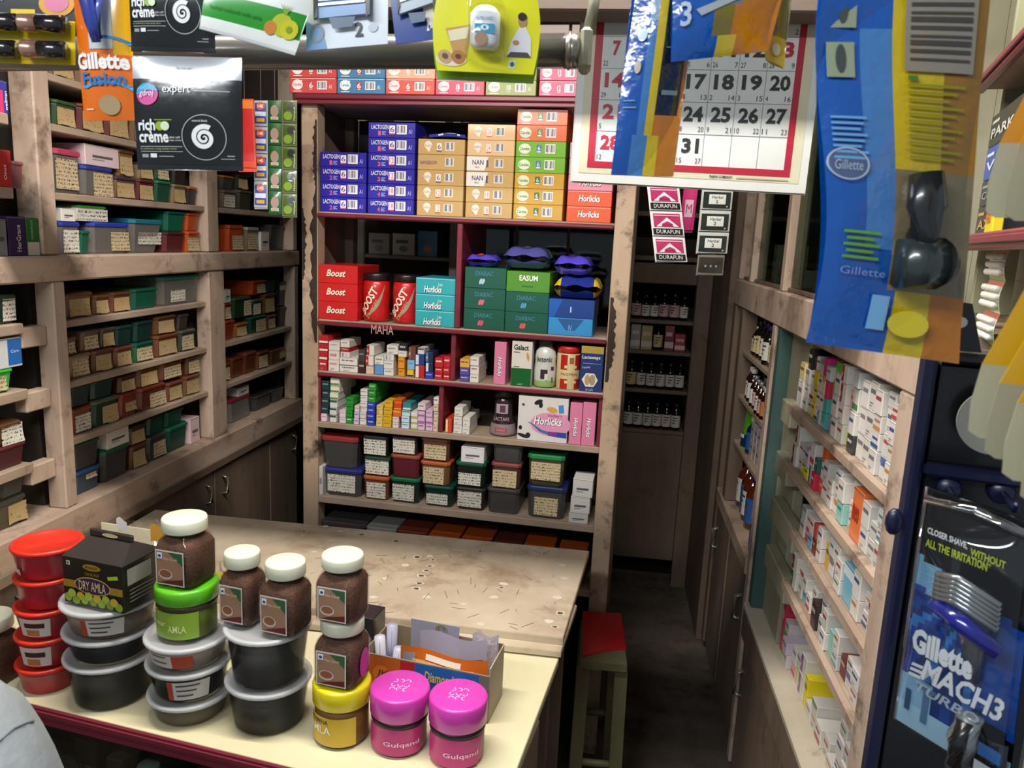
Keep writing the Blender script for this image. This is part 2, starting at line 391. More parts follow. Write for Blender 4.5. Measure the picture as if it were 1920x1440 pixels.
# ------------------------------------------------------------------ rack behind the unit
rx0 = float(onY(668, 450, 2.72)[0])+.16; rx1 = float(onY(858, 450, 2.72)[0])-.03
rack = put('rear_rack', None, (rx0, 2.72, 0), 0, label='pale metal rack of boxes standing behind the shelving unit', cat='rack')
PM = mat('#8f8a80', .5)
RKW = rx1-rx0
for x in (-.16, RKW): put('rack_post', MB().bev(x, x+.03, 0, .03, 0, 1.95, PM, .004), parent=rack)
for z in (1.18, 1.425, 1.60, 1.80): put('rack_shelf', MB().bev(-.13, RKW, .002, .24, z-.014, z, PM, .003), parent=rack)
put('rack_back', MB().box(-.16, RKW+.03, .25, .256, .6, 1.95, W_BACK), parent=rack)
gx0 = float(onY(872, 450, 2.7)[0]); gw = float(onY(1165, 450, 2.7)[0])-gx0
glc = put('glass_cabinet', None, (gx0, 2.70, 0), 0, label='dark glass-fronted cabinet behind the upper right of the shelving unit', cat='cabinet')
for nm, q in (('side_panel', (-.02, 0, 0, .3, 0, 1.95)), ('side_panel', (gw, gw+.02, 0, .3, 0, 1.95)), ('back_board', (0, gw, .29, .3, 0, 1.95)), ('top_board', (0, gw, 0, .2895, 1.93, 1.95)), ('shelf_board', (0, gw, .02, .2895, 1.28, 1.295)), ('base_board', (0, gw, .0, .2895, .0, .92))):
    put(nm, MB().box(*q, W_BACK if nm == 'back_board' else W_DARK), parent=glc)
for k in range(3):
    put('glass_pane', MB().box(.005+gw/3*k, gw/3*(k+1)-.005, .004, .008, .925, 1.925, clear('cabinet_glass', '#c8d4cc', .3, .05)), parent=glc)
for k in (1, 2): put('mullion', MB().bev(gw/3*k-.005, gw/3*k+.005, 0, .012, .92, 1.93, W_DARK, .002), parent=glc)

# ================================================================== left wall shelving
LZ = dict(base=.852, s3=1.003, s2=1.137, s1=1.276, beam=1.421, u2=1.555, u1=1.698, u0=1.80)
lw = put('wall_shelving', None, FL.pt(0, 0, 0), FL.yaw, label='long worn beige wall shelving along the left with three bays and base doors', cat='shelving')
def lpart(name, b, parent=None): return put(name, b, parent=parent or lw)
LD = .34
lpart('base_top', MB().bev(.35, 2.82, -.012, LD, .775, LZ['base'], W_BEAM, .004))
lpart('base_rail', MB().bev(.35, 2.82, -.018, -.0125, .760, .785, W_DARK, .003))
lpart('carcass', MB().box(.35, 2.80, .03, LD, .08, .774, W_DARK).box(.35, 2.80, .06, LD, 0, .0795, W_BACK))
dx = [.37, .86, 1.30, 1.72, 2.16, 2.55, 2.795]
for i in range(6):
    d = lpart('door', MB().bev(dx[i]+.004, dx[i+1]-.004, 0, .0295, .09, .758, W_DOOR, .003))
    x = dx[i+1]-.05 if i % 2 else dx[i]+.05
    put('door_handle', MB().tube([(x, 0, .66), (x, -.018, .665), (x, -.018, .715), (x, 0, .72)], .0045, mat('#b9b4aa', .3, .8)), parent=d)
lpart('post', MB().bev(1.515, 1.553, 0, .045, LZ['base']+.0002, 1.365, W_BEIGE, .003))
lpart('post', MB().bev(2.162, 2.252, 0, .045, LZ['base']+.0002, 1.365, W_BEIGE, .003))
lpart('post', MB().bev(2.78, 2.815, 0, .045, LZ['base']+.0002, 1.365, W_BEIGE, .003))
lpart('post', MB().bev(1.50, 1.548, .004, .06, 1.4225, 2.48, W_BEIGE, .003))
lpart('post', MB().bev(2.17, 2.235, .004, .06, 1.4225, 2.48, W_BEIGE, .003))
lpart('post', MB().bev(2.78, 2.815, .004, .06, 1.4225, 2.48, W_BEIGE, .003))
lpart('cross_beam', MB().bev(.35, 2.82, -.004, .06, 1.366, LZ['beam'], W_BEAM, .004))
lpart('beam_shelf', MB().box(.35, 2.82, .0605, LD, 1.40, LZ['beam'], W_SHELF))
for x in (1.53, 2.2, 2.79): lpart('partition', MB().box(x-.008, x+.008, .062, LD, LZ['base']+.0002, 1.3995, W_BACK).box(x-.008, x+.008, .062, LD, 1.4215, 2.48, W_BACK))
lpart('back_board', MB().box(.35, 2.82, LD+.0005, LD+.012, .0, 2.48, W_BACK))
def lshelf(u0, u1, z, th=.016, w0=.012): lpart('shelf_board', MB().bev(u0, u1, w0, LD, z-th, z, W_SHELF, .002))
for z in (LZ['s3'], LZ['s2'], LZ['s1']): lshelf(1.5535, 2.1615, z)
for z in (LZ['s3'], LZ['s2']): lshelf(2.2525, 2.7795, z)
for z in (LZ['u2'], LZ['u1'], LZ['u0'], 1.95): lshelf(1.5485, 2.1695, z)
for z in (LZ['u2'], LZ['u1']): lshelf(2.2355, 2.7795, z)
B1 = [FL.uz(30, 610)[1], FL.uz(40, 735)[1], FL.uz(40, 880)[1], FL.uz(30, 352)[1], FL.uz(20, 212)[1]]
for z in B1: lshelf(.36, 1.44, z, .022)
for z in B1[:3]: lpart('shelf_bracket', MB().bev(1.442, 1.5145, .02, .05, z-.055, z-.012, W_BEIGE, .003))
# ================================================================== right wall shelving
RZ = dict(bench=.542, s4=.772, s3=.902, s2=1.02, s1=1.153, beam0=1.312, beam1=1.40)
RFZ = dict(f1=1.175, f2=1.028, f3=.872, f4=.652)
rw = put('wall_shelving', None, FR.pt(0, 0, 0), FR.yaw, label='worn beige wall shelving along the right with medicine shelves and white bench top', cat='shelving')
def rpart(name, b, parent=None): return put(name, b, parent=parent or rw)
RD = .26
# u = -world y : near end 1.12 .. far end 2.80
rpart('cross_beam', MB().bev(-2.81, -1.10, -.004, .05, RZ['beam0'], RZ['beam1'], W_BEIGE, .004))
rpart('beam_shelf', MB().box(-2.81, -1.10, .0505, RD, 1.38, RZ['beam1'], W_SHELF))
rpart('post', MB().bev(-2.10, -2.062, -.002, .05, .04, RZ['beam0']-.0005, W_BEIGE, .003))
rpart('teal_post', MB().bev(-2.061, -2.022, .004, .06, RZ['bench']+.001, RZ['beam0']-.0005, W_TEAL, .003))
rpart('wall_panel', MB().bev(-2.021, -1.835, .035, .06, RZ['bench']+.001, RZ['beam0']-.0005, W_PALE, .003))
rpart('post', MB().bev(-1.160, -1.105, -.002, .05, RZ['bench']+.001, RZ['beam0']-.0005, W_BEIGE, .003))
rpart('post', MB().bev(-2.81, -2.755, -.002, .05, .04, RZ['beam0']-.0005, W_DARK, .003))
rpart('post', MB().bev(-2.66, -2.60, .0, .05, RFZ['f4']+.001, RZ['beam0']-.0005, W_DARK, .003))
for u in (-2.065, -2.79, -2.56, -1.66): rpart('upper_post', MB().bev(u-.02, u+.02, .002, .05, RZ['beam1']+.0005, 2.48, W_BEIGE, .003))
rpart('end_panel', MB().box(-1.104, -1.09, .0505, RD, RZ['bench']+.001, 1.3795, W_PALE)); rpart('end_panel', MB().box(-1.63, -1.618, .03, RD, RZ['beam1']+.001, 2.48, W_PALE))
rpart('back_board', MB().box(-2.81, -1.09, RD+.001, RD+.012, 0, 1.3995, W_PALE)); rpart('back_board', MB().box(-2.81, -1.618, RD+.001, RD+.012, 1.4, 2.48, W_PALE))
for k, (z, ua) in enumerate(((RZ['s1'], -1.83), (RZ['s2'], -1.80), (RZ['s3'], -1.68), (RZ['s4'], -1.70))):
    rpart('shelf_board', MB().bev(ua, -1.161, .012, RD, z-.014, z, W_SHELF, .002))
    rpart('shelf_edge', MB().bev(ua, -1.161, -.002, .0115, z-.019, z+.0015, W_BEAM, .002))
    rpart('shelf_bracket', MB().bev(-1.93, ua-.002, .006, .034, z-.062, z-.006, W_PALE, .003))
    rpart('shelf_support', MB().bev(ua+.02, ua+.05, .20, .24, z-.115, z-.0145, W_BACK, .002))
for nm in ('f1', 'f2', 'f3'):
    z = RFZ[nm]; rpart('shelf_board', MB().bev(-2.60, -2.101, .01, RD, z-.015, z, W_SHELF, .002))
rpart('shelf_board', MB().bev(-2.754, -2.101, -.006, RD, RFZ['f4']-.05, RFZ['f4'], W_BEAM, .003))
rpart('bench_top', MB().bev(-2.06, -1.02, -.008, RD, RZ['bench']-.016, RZ['bench'], wood('chipped_white_laminate', '#cfc6b4', '#b9ae9a', '#6d4d36', (3, 3, 3), .8, .4, 9., .1, .63), .003))
rpart('bench_edge', MB().bev(-2.061, -1.02, -.006, .02, RZ['bench']-.10, RZ['bench']-.0165, W_DOOR, .003))
rpart('carcass', MB().box(-2.80, -2.10, .03, RD, 0, RFZ['f4']-.0505, W_DARK).box(-2.06, -1.02, .03, RD, 0, RZ['bench']-.0165, W_DARK))
for (ua, ub, zt, hx) in ((-2.79, -2.46, .60, -2.70), (-2.44, -2.105, .60, -2.16), (-2.055, -1.56, .44, -2.02), (-1.55, -1.03, .44, -1.08)):
    d = rpart('door', MB().bev(ua, ub, .004, .0295, .05, zt, W_DOOR, .003))
    put('door_handle', MB().tube([(hx, .004, zt-.16), (hx, -.014, zt-.155), (hx, -.014, zt-.09), (hx, .004, zt-.085)], .006, mat('#c9c6bd', .3, .7)), parent=d)
for u0, u1 in ((-2.53, -2.09), (-2.04, -1.69)):
    put('sliding_pane', MB().box(u0, u1, .02, .024, RZ['beam1']+.012, 2.1, clear('cabinet_glass')), parent=rw)
rpart('pane_track', MB().bev(-2.75, -1.64, .014, .034, RZ['beam1']+.0005, RZ['beam1']+.0115, W_DARK, .002))

# ================================================================== cupboard at the end of the aisle
bc = put('aisle_cupboard', None, FB.pt(0, 0, 0), 0, label='dim open cupboard of medicine bottles at the end of the aisle', cat='cupboard')
BZ = [1.192, 1.06, .892, .714]
def bpart(n, b): return put(n, b, parent=bc)
bpart('post', MB().bev(-.04, .02, -.004, .05, 0, 2.4, W_DARK, .003)); bpart('post', MB().bev(.335, .40, -.004, .05, 0, 2.4, W_DARK, .003))
bpart('header', MB().bev(.0205, .3345, 0, .05, 1.345, 1.43, W_DARK, .003))
for z in BZ: bpart('shelf_board', MB().bev(.0205, .3345, 0, .28, z-.016, z, W_DARK, .002))
for z in (1.4595, 1.64): bpart('shelf_board', MB().bev(.0205, .3345, 0, .28, z-.02, z, W_DARK, .002))
bpart('base_panel', MB().bev(.0205, .3345, .004, .03, .12, BZ[3]-.0165, W_DARK, .003))
bpart('back_board', MB().box(-.04, .40, .29, .30, 0, 2.4, W_BACK))
# stretch of panelled partition between cupboard and right shelving
bpart('door_leaf', MB().bev(.402, .43, -.46, .28, 0, 2.4, W_DARK, .003))
# ================================================================== goods on the centre unit
WHT = '#e9e6e2'; INK = '#26222a'
def carton(fr, u0, u1, z0, h, d, w0, key, body, prints, label, cat='box', group=None, name='carton', rough=.38, coat=.35, tilt=0., dz=0.):
    W_ = round(u1-u0-.0008, 4); h = round(h-.0004, 4)
    def fn():
        bm = mat(body, rough, 0, coat) if isinstance(body, str) else body
        r = [(name, MB().bev(0, W_, 0, d, 0, h, bm, .0012))]
        if prints:
            p = MB(); prints(p, W_, h, d)
            if p.v: r.append(('front_lettering', p))  # whole printed front: words, pictures, colour bands and barcodes
        return r
    return thing((key, W_, h, d), fn, name, fr.pt(u0+.0004, w0, z0+dz), fr.yaw+tilt, label, cat, group)
def pm(h): return mat(h, .35, 0, .2)
def p_cerelac(num, logo='#f4efe9', numc='#f4efe9', numbg=None, word='Cerelac', wordc=None):
    def f(p, w, h, d):
        p.disc(w*.17, h*.55, w*.115, h*.34, pm(logo), n=16)
        p.text(word, w*.075, w*.265, h*.46, h*.66, pm(wordc or '#c8424a'), bold=.015)
        p.rect(w*.08, w*.26, h*.1, h*.15, pm(logo)); p.poly([(w*.2, h*.78), (w*.28, h*.86), (w*.25, h*.7)], pm(logo), y=-.0006)
        if numbg: p.rect(w*.405, w*.515, h*.24, h*.76, pm(numbg))
        p.text(num, w*.42, w*.5, h*.33, h*.7, pm(numc), bold=.02); p.rect(w*.43, w*.49, h*.24, h*.28, pm(numc), y=-.0007)
        p.rect(w*.59, w*.80, h*.25, h*.80, pm(WHT)); p.rect(w*.61, w*.78, h*.32, h*.74, barcode(), y=-.0008)
        p.text('A1', w*.84, w*.90, h*.3, h*.55, pm(logo))
        p.rect(w*.03, w*.97, h*.93, h*.96, pm(logo), y=-.0004)
    return f
def p_lactogen(num, stage):
    def f(p, w, h, d):
        p.text('LACTOGEN', w*.07, w*.43, h*.55, h*.84, pm('#dcdcec'), bold=.02)
        p.text(stage, w*.21, w*.27, h*.14, h*.44, pm('#e06088'), bold=.03)
        for k in range(3): p.rect(w*.29, w*(.38-.03*(k % 2)), h*(.36-.09*k), h*(.40-.09*k), pm('#b8b8e8'))
        p.rect(w*.45, w*.57, h*.28, h*.80, pm('#f2eaf0')); p.rect(w*.45, w*.57, h*.22, h*.30, pm('#e0526e'), y=-.0007)
        p.text(num, w*.465, w*.555, h*.38, h*.72, pm('#5a3060' if num == '6' else '#d0504c'))
        p.rect(w*.605, w*.82, h*.24, h*.86, pm(WHT)); p.rect(w*.62, w*.80, h*.34, h*.80, barcode(), y=-.0008)
        p.text('A1', w*.86, w*.93, h*.28, h*.56, pm('#c4c4f0'))
    return f
def p_nan(num=None, numc='#3c2a60', word=None, white=False):
    def f(p, w, h, d):
        if white: p.poly([(0, h*.05), (w*.38, h*.05), (w*.46, h*.95), (0, h*.95)], pm('#e6e2dc'), y=-.0004)
        if word == 'NANGROW': p.text('NANGROW', w*.05, w*.42, h*.36, h*.6, pm('#6a5078'), bold=.01)
        elif word == 'NAN 1':
            p.text('NAN', w*.12, w*.36, h*.42, h*.74, pm('#4a4a78'), bold=.015); p.text('1', w*.42, w*.46, h*.28, h*.74, pm('#55487a'), bold=.02); p.text('PRO', w*.18, w*.28, h*.2, h*.32, pm('#55487a'))
        else:
            p.disc(w*.22, h*.6, w*.085, h*.27, pm('#efe6da'), n=10); p.text('NAN', w*.15, w*.29, h*.46, h*.66, pm('#a08880')); p.poly([(w*.18, h*.36), (w*.27, h*.36), (w*.24, h*.16)], pm('#efe6da'))
        if num: p.rect(w*.405, w*.505, h*.26, h*.74, pm('#f3ece4')); p.text(num, w*.42, w*.49, h*.34, h*.68, pm(numc)); p.rect(w*.405, w*.51, h*.2, h*.27, pm(numc), y=-.0007)
        p.rect(w*.585, w*.78, h*.26, h*.82, pm('#ded2bc')); p.rect(w*.6, w*.76, h*.34, h*.78, barcode(), y=-.0008)
    return f
def p_cera(logoc='#e8f0dc', tag='#2f7a40'):
    def f(p, w, h, d):
        p.disc(w*.18, h*.52, w*.12, h*.33, pm(logoc), n=16); p.text('Cerelac', w*.08, w*.28, h*.42, h*.62, pm('#2f6a3c'), bold=.015); p.rect(w*.09, w*.27, h*.08, h*.13, pm(logoc))
        p.rect(w*.415, w*.515, h*.28, h*.78, pm(tag)); p.text('6', w*.44, w*.49, h*.42, h*.7, pm('#f2f2ea')); p.rect(w*.425, w*.505, h*.3, h*.38, pm('#dfe8f2'), y=-.0007)
        p.rect(w*.585, w*.79, h*.24, h*.84, pm(WHT)); p.rect(w*.6, w*.775, h*.32, h*.78, barcode(), y=-.0008)
    return f
def p_horl(two='', tx=(.26, .74), tz=(.3, .72)):
    def f(p, w, h, d):
        p.text('Horlicks', w*tx[0]+.0012, w*tx[1]+.0012, h*tz[0]-.001, h*tz[1]-.001, pm('#2c2030'), y=-.0006, shear=.15, bold=.035)
        p.text('Horlicks', w*tx[0], w*tx[1], h*tz[0], h*tz[1], pm('#f5f2ee'), y=-.0010, shear=.15, bold=.02)
        if two: p.text(two, w*.58, w*.68, h*tz[1]+h*.03, h*tz[1]+h*.2, pm('#eaf6f8'))
        p.rect(w*.02, w*.98, h*.93, h*.95, pm('#d8e8ea'), y=-.0004)
    return f
def px_stack(fr, z0, x0, x1, yref, n, hpx, w=0.0, h=None):
    u0 = fr.uz(x0, yref, w)[0]; u1 = fr.uz(x1, yref, w)[0]
    if h is None: h = fr.uz(x0, yref-hpx, w)[1]-fr.uz(x0, yref, w)[1]
    return u0, u1, h
# --- on top of the unit
G0 = 'cereal cartons on top of the shelving unit'
tops = [((543, 631), ['#cf4a48', '#cf4a48'], ['coral red', 'coral red'], '6'), ((632, 722), ['#3d7ca8', '#3d7ca8'], ['sky blue', 'sky blue'], '6'),
        ((723, 815), ['#dd4a38', '#e8a888'], ['orange red', 'pale peach'], '6'), ((816, 908), ['#cf3c5c', '#cf5a6c'], ['rose pink', 'rose pink'], '8'),
        ((910, 1005), ['#8f9a4c', '#7f9a48'], ['olive green', 'olive green'], '10'), ((1010, 1092), ['#cf3a6c', '#cf3a6c', '#9a6ab0'], ['magenta pink', 'magenta pink', 'lavender'], '12')]
for i, ((x0, x1), cs, nm, num) in enumerate(tops):
    u0, u1, h = px_stack(FU, 0, x0, x1, 175, 1, 29, -.02)
    for k, c in enumerate(cs):
        carton(FU, u0, u1, SZ['top']+.003+k*h, h, .2, -.02, ('cer', c, num, i), c, p_cerelac(num, numbg='#b8323c' if i == 1 else None, wordc=c if i != 4 else '#b05050'),
               f'{nm[k]} cereal carton, {("lower","second","third")[k]} layer of {("leftmost","second","third","fourth","fifth","sixth")[i]} stack above top shelf', group=G0, name='cereal_carton')
u0 = FU.uz(985, 30, .21)[0]
for k in range(2):
    for j in range(2):
        carton(FU, u0+.135*k, u0+.135*k+.128, SZ['top']+.003+j*.115, .115, .12, .2, ('bigpale', k), '#b8a49c', lambda p, w, h, d: p.rect(w*.1, w*.5, h*.55, h*.8, pm('#cbbcb4')).disc(w*.55, h*.4, .01, .01, pm('#b0a49c')),
               f'large pale pink shrink-wrapped carton, {("left","right")[k]} {("bottom","top")[j]} of four behind the calendar', group='pale cartons on top of the unit')
# --- infant milk powder
HB = FU.uz(640, 281)[1]-FU.uz(640, 398)[1]; HB = min(HB/4, (1.8375-SZ['s1']-.0006)/7)
G1 = 'milk powder cartons on the upper shelf'
def colstack(ci, x0, x1, items, w=.004):
    u0 = FU.uz(x0, 395, w)[0]; u1 = FU.uz(x1, 395, w)[0]
    for k, (key, body, pr, desc) in enumerate(items):
        carton(FU, u0, u1, SZ['s1']+.0004+k*HB, HB, .19, w, key+(ci,), body, pr, f'{desc}, {tier(k, len(items))} in {nth(ci)} stack of upper shelf', group=G1, name='milk_powder_carton', tilt=random.uniform(-.006, .006))
BLU = '#2a22a0'
def LG(n, s): return (('lac', n, s), BLU, p_lactogen(n, s), 'royal blue powder carton marked '+n)
colstack(0, 600, 686, [LG('6', '2'), LG('6', '2'), LG('6', '2'), LG('6', '1')])
colstack(1, 689, 776, [LG('18', '4'), LG('18', '4'), LG('12', '3'), LG('12', '3'), LG('6', '1'), LG('6', '1')])
GOLD = '#c4a062'
def NG(n, c='#3c2a60', w_=None, wh=False, col=GOLD, d='gold powder carton'): return (('nan', n, c, w_, wh, col), col, p_nan(n, c, w_, wh), d)
colstack(2, 781, 868, [NG('12', '#c8504a'), NG('12', '#c8504a'), NG('6'), NG(None, w_='NANGROW', d='gold powder carton without number'), NG('6')])
colstack(3, 872, 960, [NG('18', '#c8504a'), NG('18', '#c8504a'), NG(None, w_='NAN 1', wh=True, d='gold and white powder carton'), NG(None, w_='NAN 1', wh=True, d='gold and white powder carton'), NG('24', '#d8604a', col='#e0b888', d='peach powder carton'), NG('24', '#d8604a', col='#e0b888', d='peach powder carton')])
YEL = (('cy',), '#c89a2c', p_cera('#dfe6cc', '#2a7040'), 'mustard yellow cereal carton'); LIM = (('cl',), '#6fae22', p_cera('#dcead0', '#3878b8'), 'lime green cereal carton'); ORA = (('co',), '#dd6a38', p_cera('#d8e4c8', '#4a8a40'), 'orange cereal carton')
colstack(4, 962, 1055, [YEL, YEL, YEL, LIM, LIM, ORA, ORA])
HO = (('ho',), '#e84e12', p_horl(), 'bright orange malt drink carton'); HP = (('hp',), '#dd90a8', p_horl(), 'pink malt drink carton')
colstack(5, 1062, 1146, [HO, HO, HP, HP, HP])
def blackpack():
    b = MB(); b.grid(lambda s, t: (s*.125, t*.12, .006+.012*math.sin(3.1*s)*math.sin(3.1*t)+.004*math.sin(9*s)), 8, 6, mat('#16161c', .25, 0, .5)); b.grid(lambda s, t: (s*.125, t*.12, .002), 4, 3, mat('#16161c', .25))
    p = MB().grid(lambda s, t: (.02+s*.10, -.001-.002*t, .003+.008*t+.004*math.sin(3*s)), 6, 1, mat('#2a3aa0', .3)).grid(lambda s, t: (.045+s*.06, -.002-.001*t, .008+.004*t+.004*math.sin(3*s)), 4, 1, mat('#dfe4ee', .3))
    return [('soft_pack', b), ('printed_band', p)]
u0 = FU.uz(790, 255)[0]
thing(None, blackpack, 'soft_pack', FU.pt(u0, .01, SZ['s1']+5*HB+.001), FU.yaw, 'flat black and blue soft pack lying on the gold milk powder stack', 'pack')

# --- second row: malt drinks and biscuit packs
def p_boost(p, w, h, d):
    p.text('Boost', w*.2+.001, w*.7+.001, h*.36-.001, h*.74-.001, pm('#5a1014'), y=-.0006, shear=.3, bold=.04)
    p.text('Boost', w*.2, w*.7, h*.36, h*.74, pm('#e9dcc4'), y=-.001, shear=.3, bold=.03)
u0, u1, h = px_stack(FU, 0, 596, 676, 597, 1, 34, .004)
jU = [FU.uz(703, 595, .05)[0]+.005, FU.uz(757, 595, .05)[0]+.007]; u0 = max(u0, .0412); u1 = min(u1, jU[0]-.0405)
for k in range(3): carton(FU, u0, u1, SZ['s2']+.0004+k*h, h, .17, .004, ('boost',), '#c4191c', p_boost, f'red malt drink carton, {("lowest","middle","topmost")[k]} of three at left of second shelf', group='red malt drink cartons', name='malt_drink_carton')
def boostjar():
    R = .0395; H = .118; red = mat('#b8161a', .3, 0, .4)
    b = MB().lathe([(.034, 0), (.038, .006), (R, .02), (R-.002, .05), (R, .09), (R-.002, .112), (.034, H)], red, 24)
    l = MB().lathe([(.0365, H+.0005), (.038, H+.003), (.038, H+.016), (.037, H+.02)], mat('#171214', .35, 0, .2), 24)
    p = MB().text('BOOST', -.050, .036, .048, .072, mat('#eadfc8', .35), bold=.03, rot=1.05, wrap=R+.0012, shear=.2)
    p.text('3X MORE', -.024, .036, .032, .042, mat('#caa878', .35), rot=1.05, wrap=R+.0012)
    sw = MB()
    vs = []; n = 12
    for i in range(n+1):
        t = i/n; x = -.035+.075*t; z = .012+.09*t*t; a = x/(R+.0006); a2 = (x+.012*math.sin(math.pi*t)+.002)/(R+.0006)
        vs += [((R+.0006)*math.sin(a), -(R+.0006)*math.cos(a), z), ((R+.0006)*math.sin(a2), -(R+.0006)*math.cos(a2), z+.002)]
    sw.add(vs, [(2*i, 2*i+1, 2*i+3, 2*i+2) for i in range(n)], mat('#b9a48c', .3, .4), True)
    return [('malt_drink_jar', b), ('lid', l), ('lettering', p), ('swoosh', sw)]
for k, px in enumerate((703, 757)):
    u = jU[k]
    thing('boostjar', boostjar, 'malt_drink_jar', FU.pt(u, .05, SZ['s2']+.0004), FU.yaw-.1, f'red plastic malt drink jar with black lid, {("left","right")[k]} of the pair', 'jar', 'red malt drink jars')
u0, u1, h = px_stack(FU, 0, 768, 851, 613, 1, 30, .004)
tu0 = FU.uz(768, 613)[0]; tu1 = .4455
# the turquoise cartons stand just in front of the right jar's shoulder
for k in range(3): carton(FU, jU[1]+.0415, tu1, SZ['s2']+.0004+k*h, h, .16, .004, ('teal',), '#2aa2ac', p_horl('Lite', (.22, .66), (.1, .5)), f'turquoise malt drink carton, {("lowest","middle","topmost")[k]} of three left of the divider', group='turquoise malt drink cartons', name='malt_drink_carton')
def p_dia(leaf):
    def f(p, w, h, d):
        p.text('DIABAC', w*.26, w*.70, h*.60, h*.82, pm('#3f7f96'), bold=.01)
        for s_ in (-1, 1): p.disc(w*(.42+.03*s_), h*.33, .004, .0085, pm(leaf), rot=-.35, n=10)
    return f
def p_easum(p, w, h, d):
    p.text('EASUM', w*.3, w*.72, h*.55, h*.82, pm('#eef2e4'), bold=.02); p.rect(w*.36, w*.62, h*.25, h*.3, pm('#2c5a14'))
u0, u1, h = px_stack(FU, 0, 868, 945, 622, 1, 38.5, .004)
DG = '#0c5240'; GD = 'dark green nutrition cartons'
u0 = max(u0, .4635)
for k in range(3): carton(FU, u0, u1, SZ['s2']+.0004+k*h, h, .17, .004, ('dia', k), DG, p_dia(('#d8506c', '#e0607c', '#a8c0dc')[k]), f'dark green carton, {("lowest","middle","topmost")[k]} of the left stack right of the divider', group=GD, name='nutrition_carton')
v0, v1 = u1+.0006, FU.uz(1026, 627, .004)[0]
for k in range(3): carton(FU, v0, v1, SZ['s2']+.0004+k*h*.97, h*.97, .17, .004, ('dib', k), DG if k < 2 else '#4b8a1e', p_dia(('#d8584c', '#4a90c8')[k]) if k < 2 else p_easum, ('dark green carton with orange leaf, bottom of right stack', 'dark green carton with blue leaf, under the light green carton', 'light green carton on top of two dark green cartons')[k], group=GD, name='nutrition_carton')
q0, q1 = v1+.0008, FU.uz(1110, 630, .004)[0]
def p_lb(p, w, h, d): p.poly([(w*.2, h*.95), (w*.8, h*.95), (w*.6, h*.3), (w*.4, h*.3)], pm('#2a5a90')); p.text('IV', w*.46, w*.54, h*.3, h*.6, pm('#7ac0f0'))
h1 = FU.uz(1060, 600)[1]-FU.uz(1060, 633)[1]
carton(FU, q0, q1, SZ['s2']+.0004, h1, .16, .004, ('lb',), '#2f8ccc', p_lb, 'light blue carton at the right end of the second shelf', name='nutrition_carton')
carton(FU, q0-.0005, q1+.002, SZ['s2']+.0006+h1, h1*1.06, .16, .006, ('db',), '#123a86', lambda p, w, h, d: (p.poly([(0, h*.98), (w*.3, h*.98), (w*.12, 0), (0, 0)], pm('#1c58b0')), p.text('I', w*.47, w*.5, h*.3, h*.6, pm('#a8c4f0')))[0], 'navy blue carton stacked on the light blue carton', name='nutrition_carton')
def pillow(w, d, h, top, front, logo, side=None, seed=0):
    rnd = random.Random(seed)
    def fn():
        b = MB()
        def S(s, t):
            x = (s-.5)*w; y = t*d; e = 1-abs(2*s-1)**9; e2 = 1-abs(2*t-1)**7
            return (x, y, h*.5+h*.5*max(.12, e)*max(.25, e2)+.003*math.sin(13*s+seed)*math.sin(9*t+seed))
        def B(s, t):
            p = S(s, t); return (p[0], p[1], max(.0005, h-p[2]))
        b.grid(S, 14, 8, None, matfn=lambda s, t: side if side and (s < .12 or s > .88) else (front if t < .45 else top)); b.grid(B, 14, 8, None, matfn=lambda s, t: side if side and (s < .12 or s > .88) else front)
        p = MB()
        def Q(x0, x1, t0, t1, m): p.grid(lambda s, t: tuple(np.array(S(x0+(x1-x0)*s, t0+(t1-t0)*t))+np.array([0, -.0012, .0012])), 5, 3, m)
        for a in logo: Q(*a)
        return [('soft_pack', b), ('label_print', p)]  # printed colour patches of the pack, no words
    return fn
PUR = mat('#5646cc', .25, 0, .6); LPUR = mat('#7a6ad8', .25, 0, .6); GRN = mat('#4c9a34', .3, 0, .5); DGN = mat('#1d3a2a', .3, 0, .5); SIL = mat('#aab4c0', .25, .3, .4); YLW = mat('#d8b818', .3, 0, .5); CYB = mat('#1c7ac8', .3, 0, .5); REDM = mat('#c8382c', .3); WHM = mat('#e6e8ec', .3); NAV = mat('#223088', .3, 0, .4)
tz = SZ['s2']+.0008+3*h
thing(None, pillow(.085, .09, .032, PUR, PUR, [(.3, .6, .15, .5, REDM), (.38, .52, .2, .4, YLW)], None, 3), 'soft_pack', FU.pt(FU.uz(901, 505, .03)[0]+.004, .02, tz), FU.yaw, 'small purple snack pack with red emblem on the green cartons', 'pack', 'soft packs on the second shelf')
thing(None, pillow(.125, .13, .058, GRN, mat('#54549c', .2, .1, .6), [(.35, .75, .45, .6, SIL), (.1, .9, .28, .40, LPUR), (.25, .5, .48, .58, WHM)], None, 5), 'soft_pack', FU.pt(FU.uz(985, 515, .03)[0], .02, SZ['s2']+.0008+3*h), FU.yaw, 'large green and purple soft pack lying above the light green carton', 'pack', 'soft packs on the second shelf')
zz = SZ['s2']+.0012+h1*2.06
thing(None, pillow(.125, .13, .058, CYB, NAV, [(.28, .72, .30, .62, CYB), (.60, .70, .34, .50, WHM), (.62, .68, .38, .46, CYB), (.30, .46, .55, .66, YLW)], YLW, 8), 'soft_pack', FU.pt((q0+q1)/2+.012, .003, zz), FU.yaw, 'blue soft pack with crumpled yellow ends on the navy carton', 'pack', 'soft packs on the second shelf')
thing(None, pillow(.098, .12, .050, LPUR, PUR, [(.38, .52, .5, .72, REDM), (.42, .48, .55, .68, YLW)], None, 12), 'soft_pack', FU.pt((q0+q1)/2-.004, .006, zz+.063), FU.yaw, 'shiny purple soft pack, topmost above the yellow-ended pack', 'pack', 'soft packs on the second shelf')

